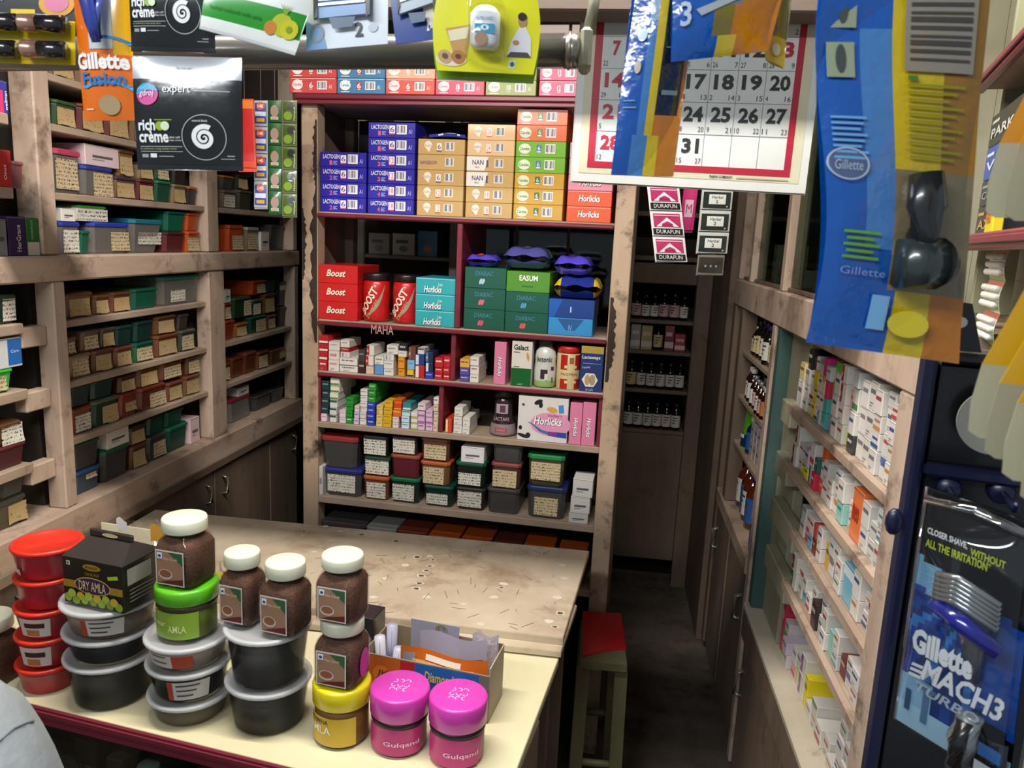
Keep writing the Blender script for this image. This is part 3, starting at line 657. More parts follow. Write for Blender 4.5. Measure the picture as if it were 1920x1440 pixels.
# --- rows of small medicine cartons (pixel boxes measured on two enlarged crops)
def Z3(b): return [(580+b[0]*.1528, 600+b[1]*.1528), (580+b[2]*.1528, 600+b[3]*.1528)]
def Z4(b): return [(860+b[0]*.1805, 600+b[1]*.1805), (860+b[2]*.1805, 600+b[3]*.1805)]
CN = {'#b81c24': 'red', '#d9d4cc': 'white', '#b8681c': 'orange brown', '#3a3836': 'dark grey', '#3a1c22': 'dark maroon', '#5c8fc8': 'blue', '#d99018': 'orange', '#16161e': 'black', '#7ab0d8': 'light blue', '#d8b81c': 'yellow', '#6a3c30': 'brown', '#1c3a80': 'dark blue', '#16284c': 'navy', '#d0bfa8': 'cream', '#4c4a9c': 'purple', '#0f3438': 'dark teal', '#4c8a30': 'green', '#24503c': 'dark green', '#dcc8cc': 'pinkish white', '#1e8a2c': 'bright green', '#c8bcd0': 'lavender', '#1c3cb0': 'royal blue', '#d8c070': 'pale yellow', '#d0a818': 'golden', '#d86018': 'deep orange', '#2c8088': 'teal', '#c2d4dc': 'pale blue', '#c8d4a0': 'pale green', '#d0b0cc': 'lilac', '#c83c18': 'red orange', '#cfcfcf': 'grey white', '#c88c98': 'dusty pink', '#d9a440': 'amber'}
PATS = {}
def p_med(pat, acc, seed=0):
    def f(p, w, h, d):
        r = random.Random(seed); a = pm(acc)
        if 't' in pat:   # a line of print
            x = w*.14; zt = h*.58
            while x < w*.78:
                l = r.uniform(.04, .14)*w; p.rect(x, min(x+l, w*.84), zt, zt+h*.16, a); x += l+w*.03
        if 's' in pat: p.rect(0.0008, w-.0008, h*.12, h*.36, a, y=-.0004)
        if 'h' in pat: p.rect(0.0008, w-.0008, h*.68, h*.94, a, y=-.0004)
        if 'v' in pat: p.rect(0.0008, w*.38, h*.06, h*.94, a, y=-.0004); p.text('abc', w*.06, w*.3, h*.35, h*.65, pm(WHT), y=-.0009)
        if 'b' in pat: p.rect(w*.14, w*.86, h*.2, h*.85, barcode(), y=-.0006)
        if 'w' in pat: p.text(r.choice(['PRO', 'ONE', 'MAX', 'neo']), w*.14, w*.78, h*.36, h*.68, a, y=-.0009, bold=.02)
        if 'm' in pat: p.rect(w*.2, w*.6, h*.22, h*.27, pm('#8a8a90')); p.rect(w*.2, w*.45, h*.12, h*.16, pm('#8a8a90'))
        # tuck flap seam along the top of the end panel
        p.rect(0.0006, w-.0006, h*.955, h*.975, pm('#6b6660'), y=-.0003)
    return f
def smallrow(zoom, zs, stacks, shelf, grp, d=.10, w=.004, start=None, umax=99):
    prev = -99
    for si, st in enumerate(stacks):
        # st: list of (x0,ytop,x1,ybot,body,pat,accent) bottom to top
        top = zs+.0003; lo = prev
        u_hi = prev
        for k, it in enumerate(st):
            (x0, y0), (x1, y1) = zoom(it[:4])
            ym = (y0+y1)/2; a = FU.uz(x0, ym, w)[0]; c = FU.uz(x1, ym, w)[0]
            hh = FU.uz((x0+x1)/2, y0, w)[1]-FU.uz((x0+x1)/2, y1, w)[1]
            if a < lo+.0004: c_ = c; a = lo+.0004; c = max(c_, a+.02)
            if c > umax: c = umax
            a = max(a, .0475 if zs < 1.0 else .041)
            dd = d*random.uniform(.8, 1.15)
            carton(FU, a, c, top, hh, round(dd, 2), w+random.uniform(0, .004), ('med', it[4], it[5], it[6], si, k, shelf), it[4], p_med(it[5], it[6], si*7+k),
                   f'{CN.get(it[4], "white")} medicine carton, {tier(k, len(st))} in {nth(si)} stack, {shelf}', group=grp, name='medicine_carton', rough=.45, coat=.15)
            top += hh; u_hi = max(u_hi, c)
        prev = u_hi
R_, W_, K_ = '#b81c24', '#d9d4cc', '#26222a'
T = [
 [(105,480,215,605,R_,'tm','#e8dcd8'),(105,375,215,480,R_,'s','#e8dcd8'),(112,275,222,375,R_,'s','#e8dcd8'),(115,175,228,275,R_,'s','#e8dcd8')],
 [(215,475,360,620,W_,'tm','#c86878'),(215,365,360,475,W_,'w','#c03050'),(222,255,365,365,W_,'t','#a0a0a4')],
 [(364,560,585,650,W_,'tm','#50586c'),(366,470,588,560,W_,'t','#50586c'),(375,400,486,468,W_,'b',K_),(375,345,486,400,R_,'t','#f0e0e0'),(380,250,492,345,W_,'t','#90949c')],
 [(592,510,678,655,'#3a1c22','t','#c8a8a0'),(600,365,686,510,'#3a3836','t','#8a8a84')],
 [(680,575,782,680,'#d0bfa8','t','#c8b8a0'),(688,450,785,575,W_,'v','#b81c24'),(700,320,795,450,W_,'v','#b81c24')],
 [(788,565,905,690,'#5c8fc8','','#ffffff'),(796,460,908,565,W_,'tm','#808088')],
 [(910,620,1032,705,W_,'t','#80848c'),(910,520,1032,620,W_,'t','#a0a0a0'),(914,440,1036,520,W_,'b',K_),(945,325,1085,440,W_,'tm','#70747c')],
 [(1042,620,1148,720,'#d99018','t','#a85c10'),(1042,478,1150,620,'#d99018','t','#a85c10'),(1084,400,1190,478,W_,'t','#a0a0a0'),(1092,310,1200,400,'#16161e','w','#d8d8e0')],
 [(1155,625,1250,722,'#d8b81c','s','#1c2c60'),(1160,505,1288,625,'#7ab0d8','t','#5890b8'),(1212,345,1300,505,'#6a3c30','v','#8a5848')],
 [(1290,585,1408,745,R_,'v','#e0d8d0'),(1300,450,1410,585,'#1c3a80','v','#c8d4e8'),(1325,370,1408,450,'#cfcfcf','h','#505450')],
 [(1416,670,1515,752,'#1c3cb0','t','#90a8e0'),(1420,550,1512,670,'#16284c','v','#c8d8e8'),(1420,420,1515,550,'#16284c','v','#4878a8')],
 [(1532,695,1630,770,R_,'t','#f0d8d8'),(1532,620,1632,695,R_,'t','#f0d8d8'),(1536,500,1638,620,R_,'t','#f0d8d8')],
 [(1634,705,1745,780,R_,'t','#f0d8d8'),(1638,622,1745,705,R_,'t','#f0d8d8'),(1640,490,1750,622,R_,'t','#f0d8d8')],
]
smallrow(Z3, SZ['s3'], T, 'third shelf left half', 'small cartons on the third shelf', umax=.4372)
smallrow(Z4, SZ['s3'], [
 [(8,600,105,668,'#4c4a9c','t','#c8c8e8'),(8,520,108,600,'#4c4a9c','t','#c8c8e8'),(10,430,110,520,'#d9a440','t','#5c3c10')],
 [(112,590,205,675,W_,'t','#808488'),(114,500,208,590,W_,'t','#a04848'),(116,405,210,500,W_,'t','#808488')]], 'third shelf right of the divider', 'small cartons on the third shelf')
T4 = [
 [(120,1125,212,1222,'#dcc8cc','t','#d89098'),(138,1030,230,1120,'#0f3438','t','#6aa0a0'),(142,930,236,1030,'#0f3438','t','#88a8b0'),(148,830,240,930,'#0f3438','t','#88a8b0'),(150,715,244,830,'#0f3438','t','#6aa0a0')],
 [(216,1150,328,1240,'#cfcfcf','h','#24503c'),(220,1060,332,1150,'#cfcfcf','h','#24503c'),(226,965,340,1060,'#cfcfcf','h','#24503c'),(238,878,350,965,'#d9d4cc','s','#4c8a30'),(248,795,362,878,'#d9d4cc','s','#4c8a30'),(250,695,366,795,'#d9d4cc','s','#4c8a30')],
 [(332,1180,428,1252,'#dcc8cc','t','#c8a0a8'),(332,1090,432,1180,'#dcc8cc','t','#c8a0a8')],
 [(430,1190,520,1272,'#1e8a2c','t','#c8f0c8'),(432,1112,524,1190,'#1e8a2c','t','#0c5018'),(440,1035,532,1112,'#1e8a2c','t','#0c5018'),(444,950,536,1035,'#1e8a2c','t','#0c5018')],
 [(540,1205,604,1280,'#c8bcd0','t','#505080'),(542,1130,606,1205,'#c8bcd0','t','#505080'),(546,1050,608,1130,'#dcc8cc','t','#c08878')],
 [(612,1210,690,1290,W_,'t','#a0a0a8'),(614,1130,692,1210,'#dcc8cc','t','#a0a0a8'),(618,1070,700,1130,W_,'t','#a0a0a8'),(618,1000,704,1070,W_,'t','#8a8a90'),(618,930,706,1000,W_,'t','#8a8a90'),(620,850,708,930,W_,'t','#8a8a90')],
 [(700,1225,796,1300,'#1c3cb0','t','#c0d0f8'),(702,1155,798,1225,'#1c3cb0','t','#c0d0f8'),(704,1085,798,1155,'#1c3cb0','t','#c0d0f8'),(706,1015,800,1085,'#1c3cb0','t','#c0d0f8'),(714,940,806,1015,'#1e8a2c','t','#a8e0b0'),(720,868,812,940,'#1e8a2c','t','#a8e0b0'),(726,780,820,868,'#1e8a2c','t','#a8e0b0')],
 [(802,1240,892,1312,'#d8c070','t','#a07830'),(804,1165,894,1240,'#d8c070','t','#a07830'),(808,1105,896,1165,'#d8c070','v','#c89828'),(812,1050,896,1105,'#d8c070','t','#a07830')],
 [(898,1240,1002,1320,'#d0a818','t','#a07808'),(902,1160,1006,1240,'#d0a818','t','#a07808'),(910,1080,1012,1160,'#d0a818','t','#a07808'),(914,990,1016,1080,'#d0a818','t','#a07808')],
 [(1014,1260,1092,1330,'#dcc8cc','t','#c08890'),(1016,1190,1096,1260,'#dcc8cc','t','#c08890'),(1024,1110,1124,1190,'#d86018','h','#e0a030'),(1030,1040,1126,1110,'#c83c18','s','#e0a030'),(1034,975,1128,1040,'#d86018','h','#c83c18')],
 [(1116,1250,1220,1332,'#c2d4dc','t','#3c78b0'),(1120,1175,1224,1250,'#c2d4dc','t','#3c78b0'),(1128,1105,1232,1175,'#c2d4dc','h','#4a98a0'),(1140,1010,1244,1105,'#2c8088','s','#c8dce0')],
 [(1228,1280,1306,1350,W_,'s','#98b830'),(1230,1210,1308,1280,W_,'s','#98b830'),(1232,1130,1310,1210,W_,'s','#98b830')],
 [(1322,1272,1412,1360,'#d0b0cc','t','#6c4878'),(1322,1195,1412,1272,'#d0b0cc','s','#9c5c94'),(1324,1115,1412,1195,'#d0b0cc','s','#9c5c94'),(1326,1025,1424,1115,'#dcc8cc','t','#505068')],
 [(1416,1280,1508,1366,'#d0b0cc','t','#6c4878'),(1416,1195,1508,1280,'#d0b0cc','s','#9c5c94'),(1420,1110,1508,1195,'#d0b0cc','t','#9c5c94')],
 [(1514,1300,1608,1380,'#d0bfa8','t','#8a7c70'),(1516,1215,1608,1300,'#d0bfa8','t','#8a7c70'),(1518,1130,1610,1215,'#d0bfa8','t','#8a7c70'),(1518,1045,1612,1130,'#d0bfa8','t','#8a7c70'),(1508,960,1610,1045,W_,'t','#303030')],
]
smallrow(Z3, SZ['s4'], T4, 'fourth shelf left half', 'small cartons on the fourth shelf', d=.12, umax=.4065)
smallrow(Z3, SZ['s4'], [
 [(1665,1220,1745,1395,'#c83c18','v','#f0c890')],
 [(1762,1290,1868,1400,W_,'tm','#b0b0b0'),(1766,1185,1870,1290,W_,'tm','#b0b0b0'),(1776,1070,1880,1185,W_,'tm','#b0b0b0')],
 [(1872,1310,1965,1410,W_,'tm','#b0b0b0'),(1876,1195,1970,1310,W_,'tm','#b0b0b0')]], 'fourth shelf right of the divider', 'small cartons on the fourth shelf', d=.12)
# --- larger goods on the right halves
def u4(b, w=.006):
    (x0, y0), (x1, y1) = Z4(b); ym = (y0+y1)/2
    return FU.uz(x0, ym, w)[0], FU.uz(x1, ym, w)[0], FU.uz((x0+x1)/2, y0, w)[1]-FU.uz((x0+x1)/2, y1, w)[1]
def p_pinkv(p, w, h, d):
    T_ = Matrix.Translation((w*.5, 0, h*.42)) @ Matrix.Rotation(math.pi/2, 4, 'Y')
    p.text('Horlicks', -h*.22+.001, h*.22+.001, -w*.17-.001, w*.17-.001, pm('#3a1c50'), y=-.0007, shear=.15, bold=.035, T=T_)
    p.text('Horlicks', -h*.22, h*.22, -w*.17, w*.17, pm('#f3eef2'), y=-.0011, shear=.15, bold=.02, T=T_)
PK = '#d27a9e'
u0, u1, h = u4((365, 250, 490, 695)); carton(FU, u0, u1, SZ['s3']+.0003, h, .14, .006, ('pv', 0), PK, p_pinkv, 'tall pink malt drink carton standing beside the white and green box', name='malt_drink_carton', group='upright pink cartons')
u0, u1, h = u4((545, 232, 760, 705))
def p_gal(p, w, h, d):
    p.rect(.0006, w-.0006, .0006, h*.40, pm('#0c5a24'), y=-.0004); p.text('Galact', w*.1, w*.82, h*.80, h*.92, pm('#1c2420'), bold=.025); p.rect(w*.1, w*.4, h*.74, h*.76, pm('#6a6a6a')); p.disc(w*.8, h*.66, .004, .012, pm('#c89860'), rot=.2); p.rect(w*.12, w*.4, h*.42, h*.44, pm('#3a8a4a')); p.text('GALACT', w*.34, w*.6, h*.03, h*.06, pm('#c8e0c8'))
carton(FU, u0, u1, SZ['s3']+.0003, h, .08, .006, ('gal',), '#d6d2ca', p_gal, 'tall white and dark green carton next to the white bottle', name='supplement_carton')
def p_lac(p, w, h, d):
    p.rect(.0006, w-.0006, h*.84, h-.0006, pm('#b09840'), y=-.0004); p.text('Lactaways', w*.06, w*.86, h*.70, h*.79, pm('#e6e8f0'), bold=.02); p.rect(w*.1, w*.9, h*.615, h*.625, pm('#90a0d0'))
    p.text('Capsules', w*.08, w*.44, h*.50, h*.56, pm('#c8d0e8'), rot=.1)
    p.disc(w*.45, h*.26, w*.36, h*.17, pm('#e2dccc'), n=6); p.disc(w*.34, h*.26, w*.12, h*.12, pm('#b09878'), y=-.0007); p.disc(w*.56, h*.26, w*.13, h*.12, pm('#a89070'), y=-.0007); p.text('30 CAPS', w*.28, w*.62, h*.02, h*.07, pm('#b8c4e0'))
u0, u1, h = u4((1262, 272, 1500, 750)); carton(FU, u0, min(u1, .870), SZ['s3']+.0003, h, .10, .006, ('lacw',), '#17306e', p_lac, 'navy blue carton with hexagon picture at right end of third shelf', name='supplement_carton')
def wbottle():
    b = MB().lathe([(.0240, 0), (.0288, .004), (.0304, .02), (.0312, .045), (.0288, .075), (.0300, .085), (.0272, .10), (.0192, .112), (.0160, .116)], mat('#c9c9c6', .3, 0, .3), 24)
    return [('powder_bottle', b), ('cap', MB().lathe([(.0216, .1165), (.0216, .132), (.0200, .135)], mat('#1c3424', .4), 20)),
            ('label_print', MB().text('lactonic', -.026, .02, .074, .088, mat('#33363c', .4), wrap=0.0316, bold=.01).patch(0.0320, -.012, .008, .026, .052, mat('#2e2a2a', .4)).patch(0.0322, .0, .01, .022, .04, mat('#cfcfc8', .4)).patch(0.0318, .018, .028, .050, .06, mat('#2a2626')).patch(0.0318, .02, .026, .016, .03, mat('#4a7a30'))),
            ('green_base', MB().lathe([(.0298, .0025), (.0309, .006), (.0310, .02)], mat('#8fae6c', .35), 24, cap0=False, cap1=False))]
u = FU.uz(1022, 700, .04)[0]; thing('wb', wbottle, 'powder_bottle', FU.pt(u, .038, SZ['s3']+.0003), FU.yaw+.1, 'white curvy powder bottle with green cap and pale green foot', 'bottle')
def rtin():
    b = MB().lathe([(.0327, 0), (.0331, .002), (.0331, .098), (.0318, .10)], mat('#c9b98c', .35, 0, .3), 28)
    l = MB().lathe([(.0310, .1005), (.0331, .102), (.0331, .116), (.0310, .119)], mat('#b8201c', .35, 0, .3), 28)
    R = .0336; red = mat('#b01c1c', .35, 0, .3)
    p = MB().patch(R, -.030, -.010, .056, .097, red).patch(R, .012, .05, .056, .097, red).patch(R, -.030, -.008, .002, .030, red).patch(R, .012, .034, .002, .030, red)
    p.patch(R+.0004, -.004, .008, .074, .09, mat('#8a6a30')).text('PROTEIN', -.028, .02, .040, .047, mat('#a04030'), wrap=R+.0006)
    p.patch(R+.0003, -.018, -.008, .060, .068, mat('#d8c890')).patch(R+.0003, .008, .018, .060, .068, mat('#d8c890')).patch(R+.0003, -.016, -.006, .018, .026, mat('#d8c890')).patch(R+.0003, .008, .018, .018, .026, mat('#d8c890'))
    return [('powder_tin', b), ('lid', l), ('label_print', p)]
u = FU.uz(1062, 720, .04)[0]+.003; thing('rt', rtin, 'powder_tin', FU.pt(u, .040, SZ['s3']+.0003), FU.yaw+.3, 'cream and red powder tin with red lid between bottle and navy box', 'tin')
def lactare():
    dk = mat('#2a1a22', .2, 0, .6); b = MB().lathe([(.0328, 0), (.0377, .004), (.0385, .012), (.0344, .035), (.0279, .058), (.0271, .08), (.0279, .10), (.0246, .112)], dk, 24)
    l = MB().lathe([(.0275, .1125), (.0283, .116), (.0283, .130), (.0262, .133)], mat('#1c1218', .35), 24)
    g = MB().lathe([(.0332, .0003), (.0381, .0045), (.0390, .012), (.0349, .036)], mat('#8a7c80', .3, 0, .4), 24, cap0=False, cap1=False)
    p = MB(); p.patch(0.0299, -.018, .018, .066, .094, mat('#a89aa0', .3)); p.patch(0.02993, -.006, .01, .070, .09, mat('#5a3850', .3)).text('LACTARE', -.024, .024, .046, .056, mat('#c8b0b8'), wrap=.0337).patch(0.0392, -.018, .018, .014, .026, mat('#a84048')).text('GRANULES', -.014, .014, .017, .023, mat('#d8b0b0'), wrap=.0396)
    return [('granule_jar', b), ('lid', l), ('grey_base', g), ('label_print', p)]
u = FU.uz(943, 815, .055)[0]; thing('lct', lactare, 'granule_jar', FU.pt(u, .052, SZ['s4']+.0003), FU.yaw, 'dark maroon waisted jar with oval picture on fourth shelf', 'jar')
def p_moth(p, w, h, d):
    p.disc(w*.66, h*.40, w*.40, h*.26, pm('#d893b4'), y=-.0004, n=28)
    p.rect(w*.66, w-.0008, h*.2, h*.64, pm('#d893b4'), y=-.00045)
    p.poly([(w*.2, h*.42), (w*.24, h*.42), (w*.45, h*.22), (w*.7, h*.14), (w*.99, h*.12), (w*.99, h*.24), (w*.7, h*.22), (w*.5, h*.26)], pm('#2c6cb0'), y=-.0007)
    p.poly([(w*.62, h*.15), (w*.8, h*.13), (w*.8, h*.24), (w*.62, h*.24)], pm('#6a3a9c'), y=-.0009); p.poly([(w*.8, h*.13), (w*.99, h*.12), (w*.99, h*.24), (w*.8, h*.24)], pm('#24409c'), y=-.0009)
    p.text('Horlicks', w*.33+.001, w*.88+.001, h*.38-.001, h*.55-.001, pm('#1c1c30'), y=-.001, shear=.15, bold=.04)
    p.text('Horlicks', w*.33, w*.88, h*.38, h*.55, pm('#f6f4f4'), y=-.0013, shear=.15, bold=.02)
    p.text("mother's", w*.6, w*.88, h*.57, h*.64, pm('#8a2450'), y=-.001, shear=.15)
    p.disc(w*.68, h*.73, w*.11, h*.06, pm('#c8a040'), rot=-.2); p.poly([(w*.82, h*.66), (w*.92, h*.68), (w*.9, h*.86), (w*.8, h*.84)], pm('#3c88c8'))
    p.disc(w*.40, h*.88, w*.09, h*.05, pm('#1c1a1c'), rot=.5); p.disc(w*.45, h*.82, w*.04, h*.07, pm('#1c1a1c'), y=-.0006); p.disc(w*.12, h*.1, w*.12, h*.04, pm('#1c1a1c'), rot=-.3); p.disc(w*.22, h*.12, w*.05, h*.06, pm('#1c1a1c'), y=-.0006); p.disc(w*.06, h*.28, w*.035, h*.05, pm('#1c1a1c')); p.disc(w*.1, h*.8, w*.03, h*.03, pm('#4a4648'))
u0, u1, h = u4((612, 815, 1135, 1280)); carton(FU, u0, u1, SZ['s4']+.0003, h, .06, .006, ('moth',), '#d4d0ce', p_moth, 'large white and pink malt drink box with black cow spots', name='malt_drink_carton')
for k, bb in enumerate(((1150, 848, 1280, 1285), (1288, 858, 1422, 1310))):
    a, c, h = u4(bb); a = max(a, u1+.001+k*.0005); c = min(c, .8615); carton(FU, a if k == 0 else prevc+.0006, c, SZ['s4']+.0003, h, .14, .006, ('pv', 1+k), PK, p_pinkv, f'tall pink malt drink carton at the fourth shelf right end, {("left","right")[k]} of the pair', name='malt_drink_carton', group='upright pink cartons'); prevc = c
# --- boxes on the rack behind
rr = random.Random(4)
rk = [(1.425, ['#a8a4a0', '#c8c4c0', '#2c7ab0']), (1.60, ['#b0a8a4', '#a83c44', '#a8a4a0', '#44403c', '#b0aca8']), (1.80, ['#c0bcb4', '#8898a8', '#c8c4bc', '#b8b44c'])]
for z, cs in rk:
    x = -.12
    for i, c in enumerate(cs):
        wd = rr.uniform(.07, .10); hh = rr.uniform(.07, .12)
        if x+wd > RKW-.005: break
        p = rack.location; b_ = MB().bev(0, wd, 0, .12, 0, hh, mat(c, .45, 0, .2), .001); pr = MB().rect(wd*.15, wd*.7, hh*.55, hh*.7, pm('#5a5658')).disc(wd*.5, hh*.3, wd*.2, hh*.14, pm('#d0604c' if i == 2 else '#7a7678'))
        o = put('carton', b_, (p[0]+x, p[1]+.02, z+.0003), 0, None, f'{ {"#2c7ab0":"blue","#a83c44":"red","#44403c":"black","#8898a8":"blue grey","#b8b44c":"yellow"}.get(c,"greyish white") } carton on rear rack, {nth(i)} from left, {("lower","middle","upper")[[1.425,1.6,1.8].index(z)]} level', 'box', 'cartons on the rear rack'); put('front_lettering', pr, parent=o)
        x += wd+.012
# ================================================================== plastic boxes (shared builder)
LBL_W = written('handwritten_white', '#d8d4c8', '#30303c'); LBL_C = written('handwritten_cream', '#c9b794', '#4a3a2c'); LBL_O = written('aged_brown_label', '#b89e72', '#6e5434', .011, .36, 260.)
def pbox(w, d, h, body, lid, lab=None, labrect=(.12, .88, .1, .72), lidh=.010, taper=.90, curl=0., labmat=None, ragged=0):
    """plastic box: tapered body, rimmed lid and a paper label stuck on the front"""
    def fn():
        def ring(k, z, g=0.): # chamfered rectangle about the box axis
            hx, hy = w/2*k+g, d/2*k+g; c = min(w, d)*.09
            return [(w/2+x, d/2+y, z) for x, y in ((-hx+c, -hy), (hx-c, -hy), (hx, -hy+c), (hx, hy-c), (hx-c, hy), (-hx+c, hy), (-hx, hy-c), (-hx, -hy+c))]
        def loft(rs, m):
            b = MB(); vs = [p for r in rs for p in r]; fs = [tuple(reversed(range(8)))]
            for j in range(len(rs)-1):
                for i in range(8): fs.append((j*8+i, j*8+(i+1) % 8, j*8+8+(i+1) % 8, j*8+8+i))
            fs.append(tuple((len(rs)-1)*8+i for i in range(8))); return b.add(vs, fs, m)
        hb = h-lidh
        bd = loft([ring(taper*.97, 0), ring(taper, .004), ring(.955, hb-.004), ring(.955, hb-.0003)], body)
        r = [('plastic_box', bd), ('lid', loft([ring(.995, hb), ring(1., hb+.002), ring(1., h-.003), ring(.96, h)], lid))]
        if lab:
            x0, x1, z0, z1 = labrect; lb = MB(); rr = random.Random(ragged)
            jj = [rr.uniform(-.03, .03) for _ in range(8)]
            def g(s, t):
                z = h*(z0+(z1-z0)*t)+h*jj[int(s*4) % 4]*(1-t)*(1 if ragged else 0); k = taper+(.955-taper)*z/h
                return (w*(x0+(x1-x0)*s), d/2-d/2*k-.0008-curl*(1-t)**2*(.4+.6*s), z)
            lb.grid(g, 4, 4, lab); r.append(('paper_label', lb))
        return r
    return fn
PL = {}
def plm(n):
    if n in PL: return PL[n]
    t = {'clear': ('#8d8a84', .5), 'smoke': ('#4e4b4a', .72), 'greenclear': ('#5f6a52', .7)}
    if n in t: PL[n] = milky('plastic_'+n, t[n][0], t[n][1])
    else: PL[n] = mat(n, .38, 0, .15)
    return PL[n]
PCN = {'clear': 'clear', 'smoke': 'smoky grey', 'greenclear': 'olive clear', '#1c1a1c': 'black', '#6a3a2c': 'brown', '#7a4630': 'orange brown', '#0f4034': 'dark green', '#5a2426': 'maroon', '#7c3428': 'red brown', '#1f6b4a': 'green', '#b54a1c': 'orange', '#0e5a44': 'green', '#2fae2c': 'bright green', '#10302e': 'dark teal', '#7d6a4e': 'tan', '#6d5138': 'dull brown', '#2a2624': 'dark', '#4a1e22': 'dark maroon', '#8c8c8e': 'grey', '#dcd8d2': 'white', '#c9c8c4': 'milky white', '#9c8a6a': 'beige', '#5b3a22': 'dark brown'}
def place_box(fr, zoom, zs, items, where, grp, d=.14, w=.012):
    """items: (x0,y0,x1,y1, body, lid, labelkind, options) in crop pixels; boxes settle on the shelf or on the box below"""
    done = []; cnt = 0; res = []
    if fr is FU: lim = (.0412, .8712); tops = [SZ['s4']-.0185, SZ['s5']-.0225]
    elif 'middle bay' in where: lim = (1.5555, 2.1605); tops = [z_-.0165 for z_ in (LZ['s3'], LZ['s2'], LZ['s1'], LZ['u2'], LZ['u1'], LZ['u0'], 1.95)]+[1.3655]
    elif 'right bay' in where: lim = (2.2545, 2.7775); tops = [z_-.0165 for z_ in (LZ['s3'], LZ['s2'], LZ['u2'], LZ['u1'])]+[1.3655]
    else: lim = (.37, 1.4985 if zs > 1.41 else 1.4395); tops = [z_-.0225 for z_ in B1]+[1.3655]
    ztop = min([q for q in tops if q > zs+.03] or [9])
    for it in items:
        x0, y0, x1, y1, body, lid, lk = it[:7]; opt = it[7] if len(it) > 7 else {}
        (X0, Y0), (X1, Y1) = zoom((x0, y0)), zoom((x1, y1)); ym = (Y0+Y1)/2; xm = (X0+X1)/2; w0 = opt.get('w', w)
        a, c = fr.uz(X0, ym, w0)[0], fr.uz(X1, ym, w0)[0]; zt = fr.uz(xm, Y0, w0)[1]; zb = fr.uz(xm, Y1, w0)[1]; h = zt-zb
        a = max(a, lim[0]); c = min(c, lim[1])
        dd = opt.get('d', d); base = zs+.0003; row = 0
        for (pa, pc, pb, pt, pw, pd, pr_) in done:
            if pw > w0+dd or pw+pd < w0: continue
            ov = min(c, pc)-max(a, pa)
            if ov <= .0005: continue
            if (pt <= zb+.45*h or zb-pb > .5*h) and ov > .12*min(c-a, pc-pa):  # rests on it
                base = max(base, pt+.0004); row = max(row, pr_+1)
            elif (a+c) < (pa+pc): c = pa-.0008
            else: a = pc+.0008
        h = min(h, ztop-base-.0006)
        if c-a < .012 or h < .015: continue
        done.append((a, c, base, base+h, w0, dd, row)); res.append((a, c, base, h, w0, dd, row, it, opt))
    for (a, c, base, h, w0, dd, row, it, opt) in res:
        x0, y0, x1, y1, body, lid, lk = it[:7]
        same = sorted(q[0] for q in res if q[6] == row); rk = same.index(a); nrows = max(q[6] for q in res)+1
        pos = f'{nth(rk)} in {("lower","upper","third")[row]} row, {where}' if nrows > 1 else (f'{nth(rk)} from left, {where}' if len(same) > 1 else f'alone on {where}')
        if lk == 'card':     # plain paper carton instead of a lidded box
            cnt += 1; pf = opt.get('pf')
            def pr(p, ww, hh, ddd):
                p.rect(.0006, ww-.0006, hh*.955, hh*.975, pm('#6b6660'), y=-.0003)
                if pf: pf(p, ww, hh)
                else: p.rect(ww*.2, ww*.8, hh*.4, hh*.52, pm('#5a5a60')); p.rect(ww*.2, ww*.55, hh*.28, hh*.33, pm('#8a8a8e'))
            carton(fr, a, c, base, h, dd, w0, ('wc', body, where, cnt), body, pr, f'{opt.get("cn", "white")} carton, {pos}', group=grp, name='carton', rough=.55, coat=.05)
        else:
            lab = {'w': LBL_W, 'c': LBL_C, 'o': LBL_O}.get(lk[0]) if lk else None
            lr = opt.get('lr', (.14, .88, .08, .74))
            ld = {'w': 'white label', 'c': 'cream label', 'o': 'aged label'}.get(lk[0]) if lk else 'no label'
            nm = PCN.get(body, 'dark plastic'); W1 = round(c-a-.001, 4); H1 = round(h-.0004, 4); lidn = opt.get('ln')
            thing(None, pbox(W1, dd, H1, plm(body), plm(lid), lab, lr, min(.014, h*.13), opt.get('tp', .9), opt.get('curl', .002 if lk == 'w' else .005), ragged=rk+1 if lk and lk[0] == 'o' else 0),
                  'plastic_box', fr.pt(a+.0005, w0, base), fr.yaw, f'{nm} box, {lidn+" lid" if lidn else ld}, {pos}', 'storage box', grp)
    return done
Z5 = lambda p: (580+p[0]*.3021, 800+p[1]*.3021)
BK, BR, OB, DGR, MR = '#1c1a1c', '#6a3a2c', '#7a4630', '#0f4034', '#5a2426'
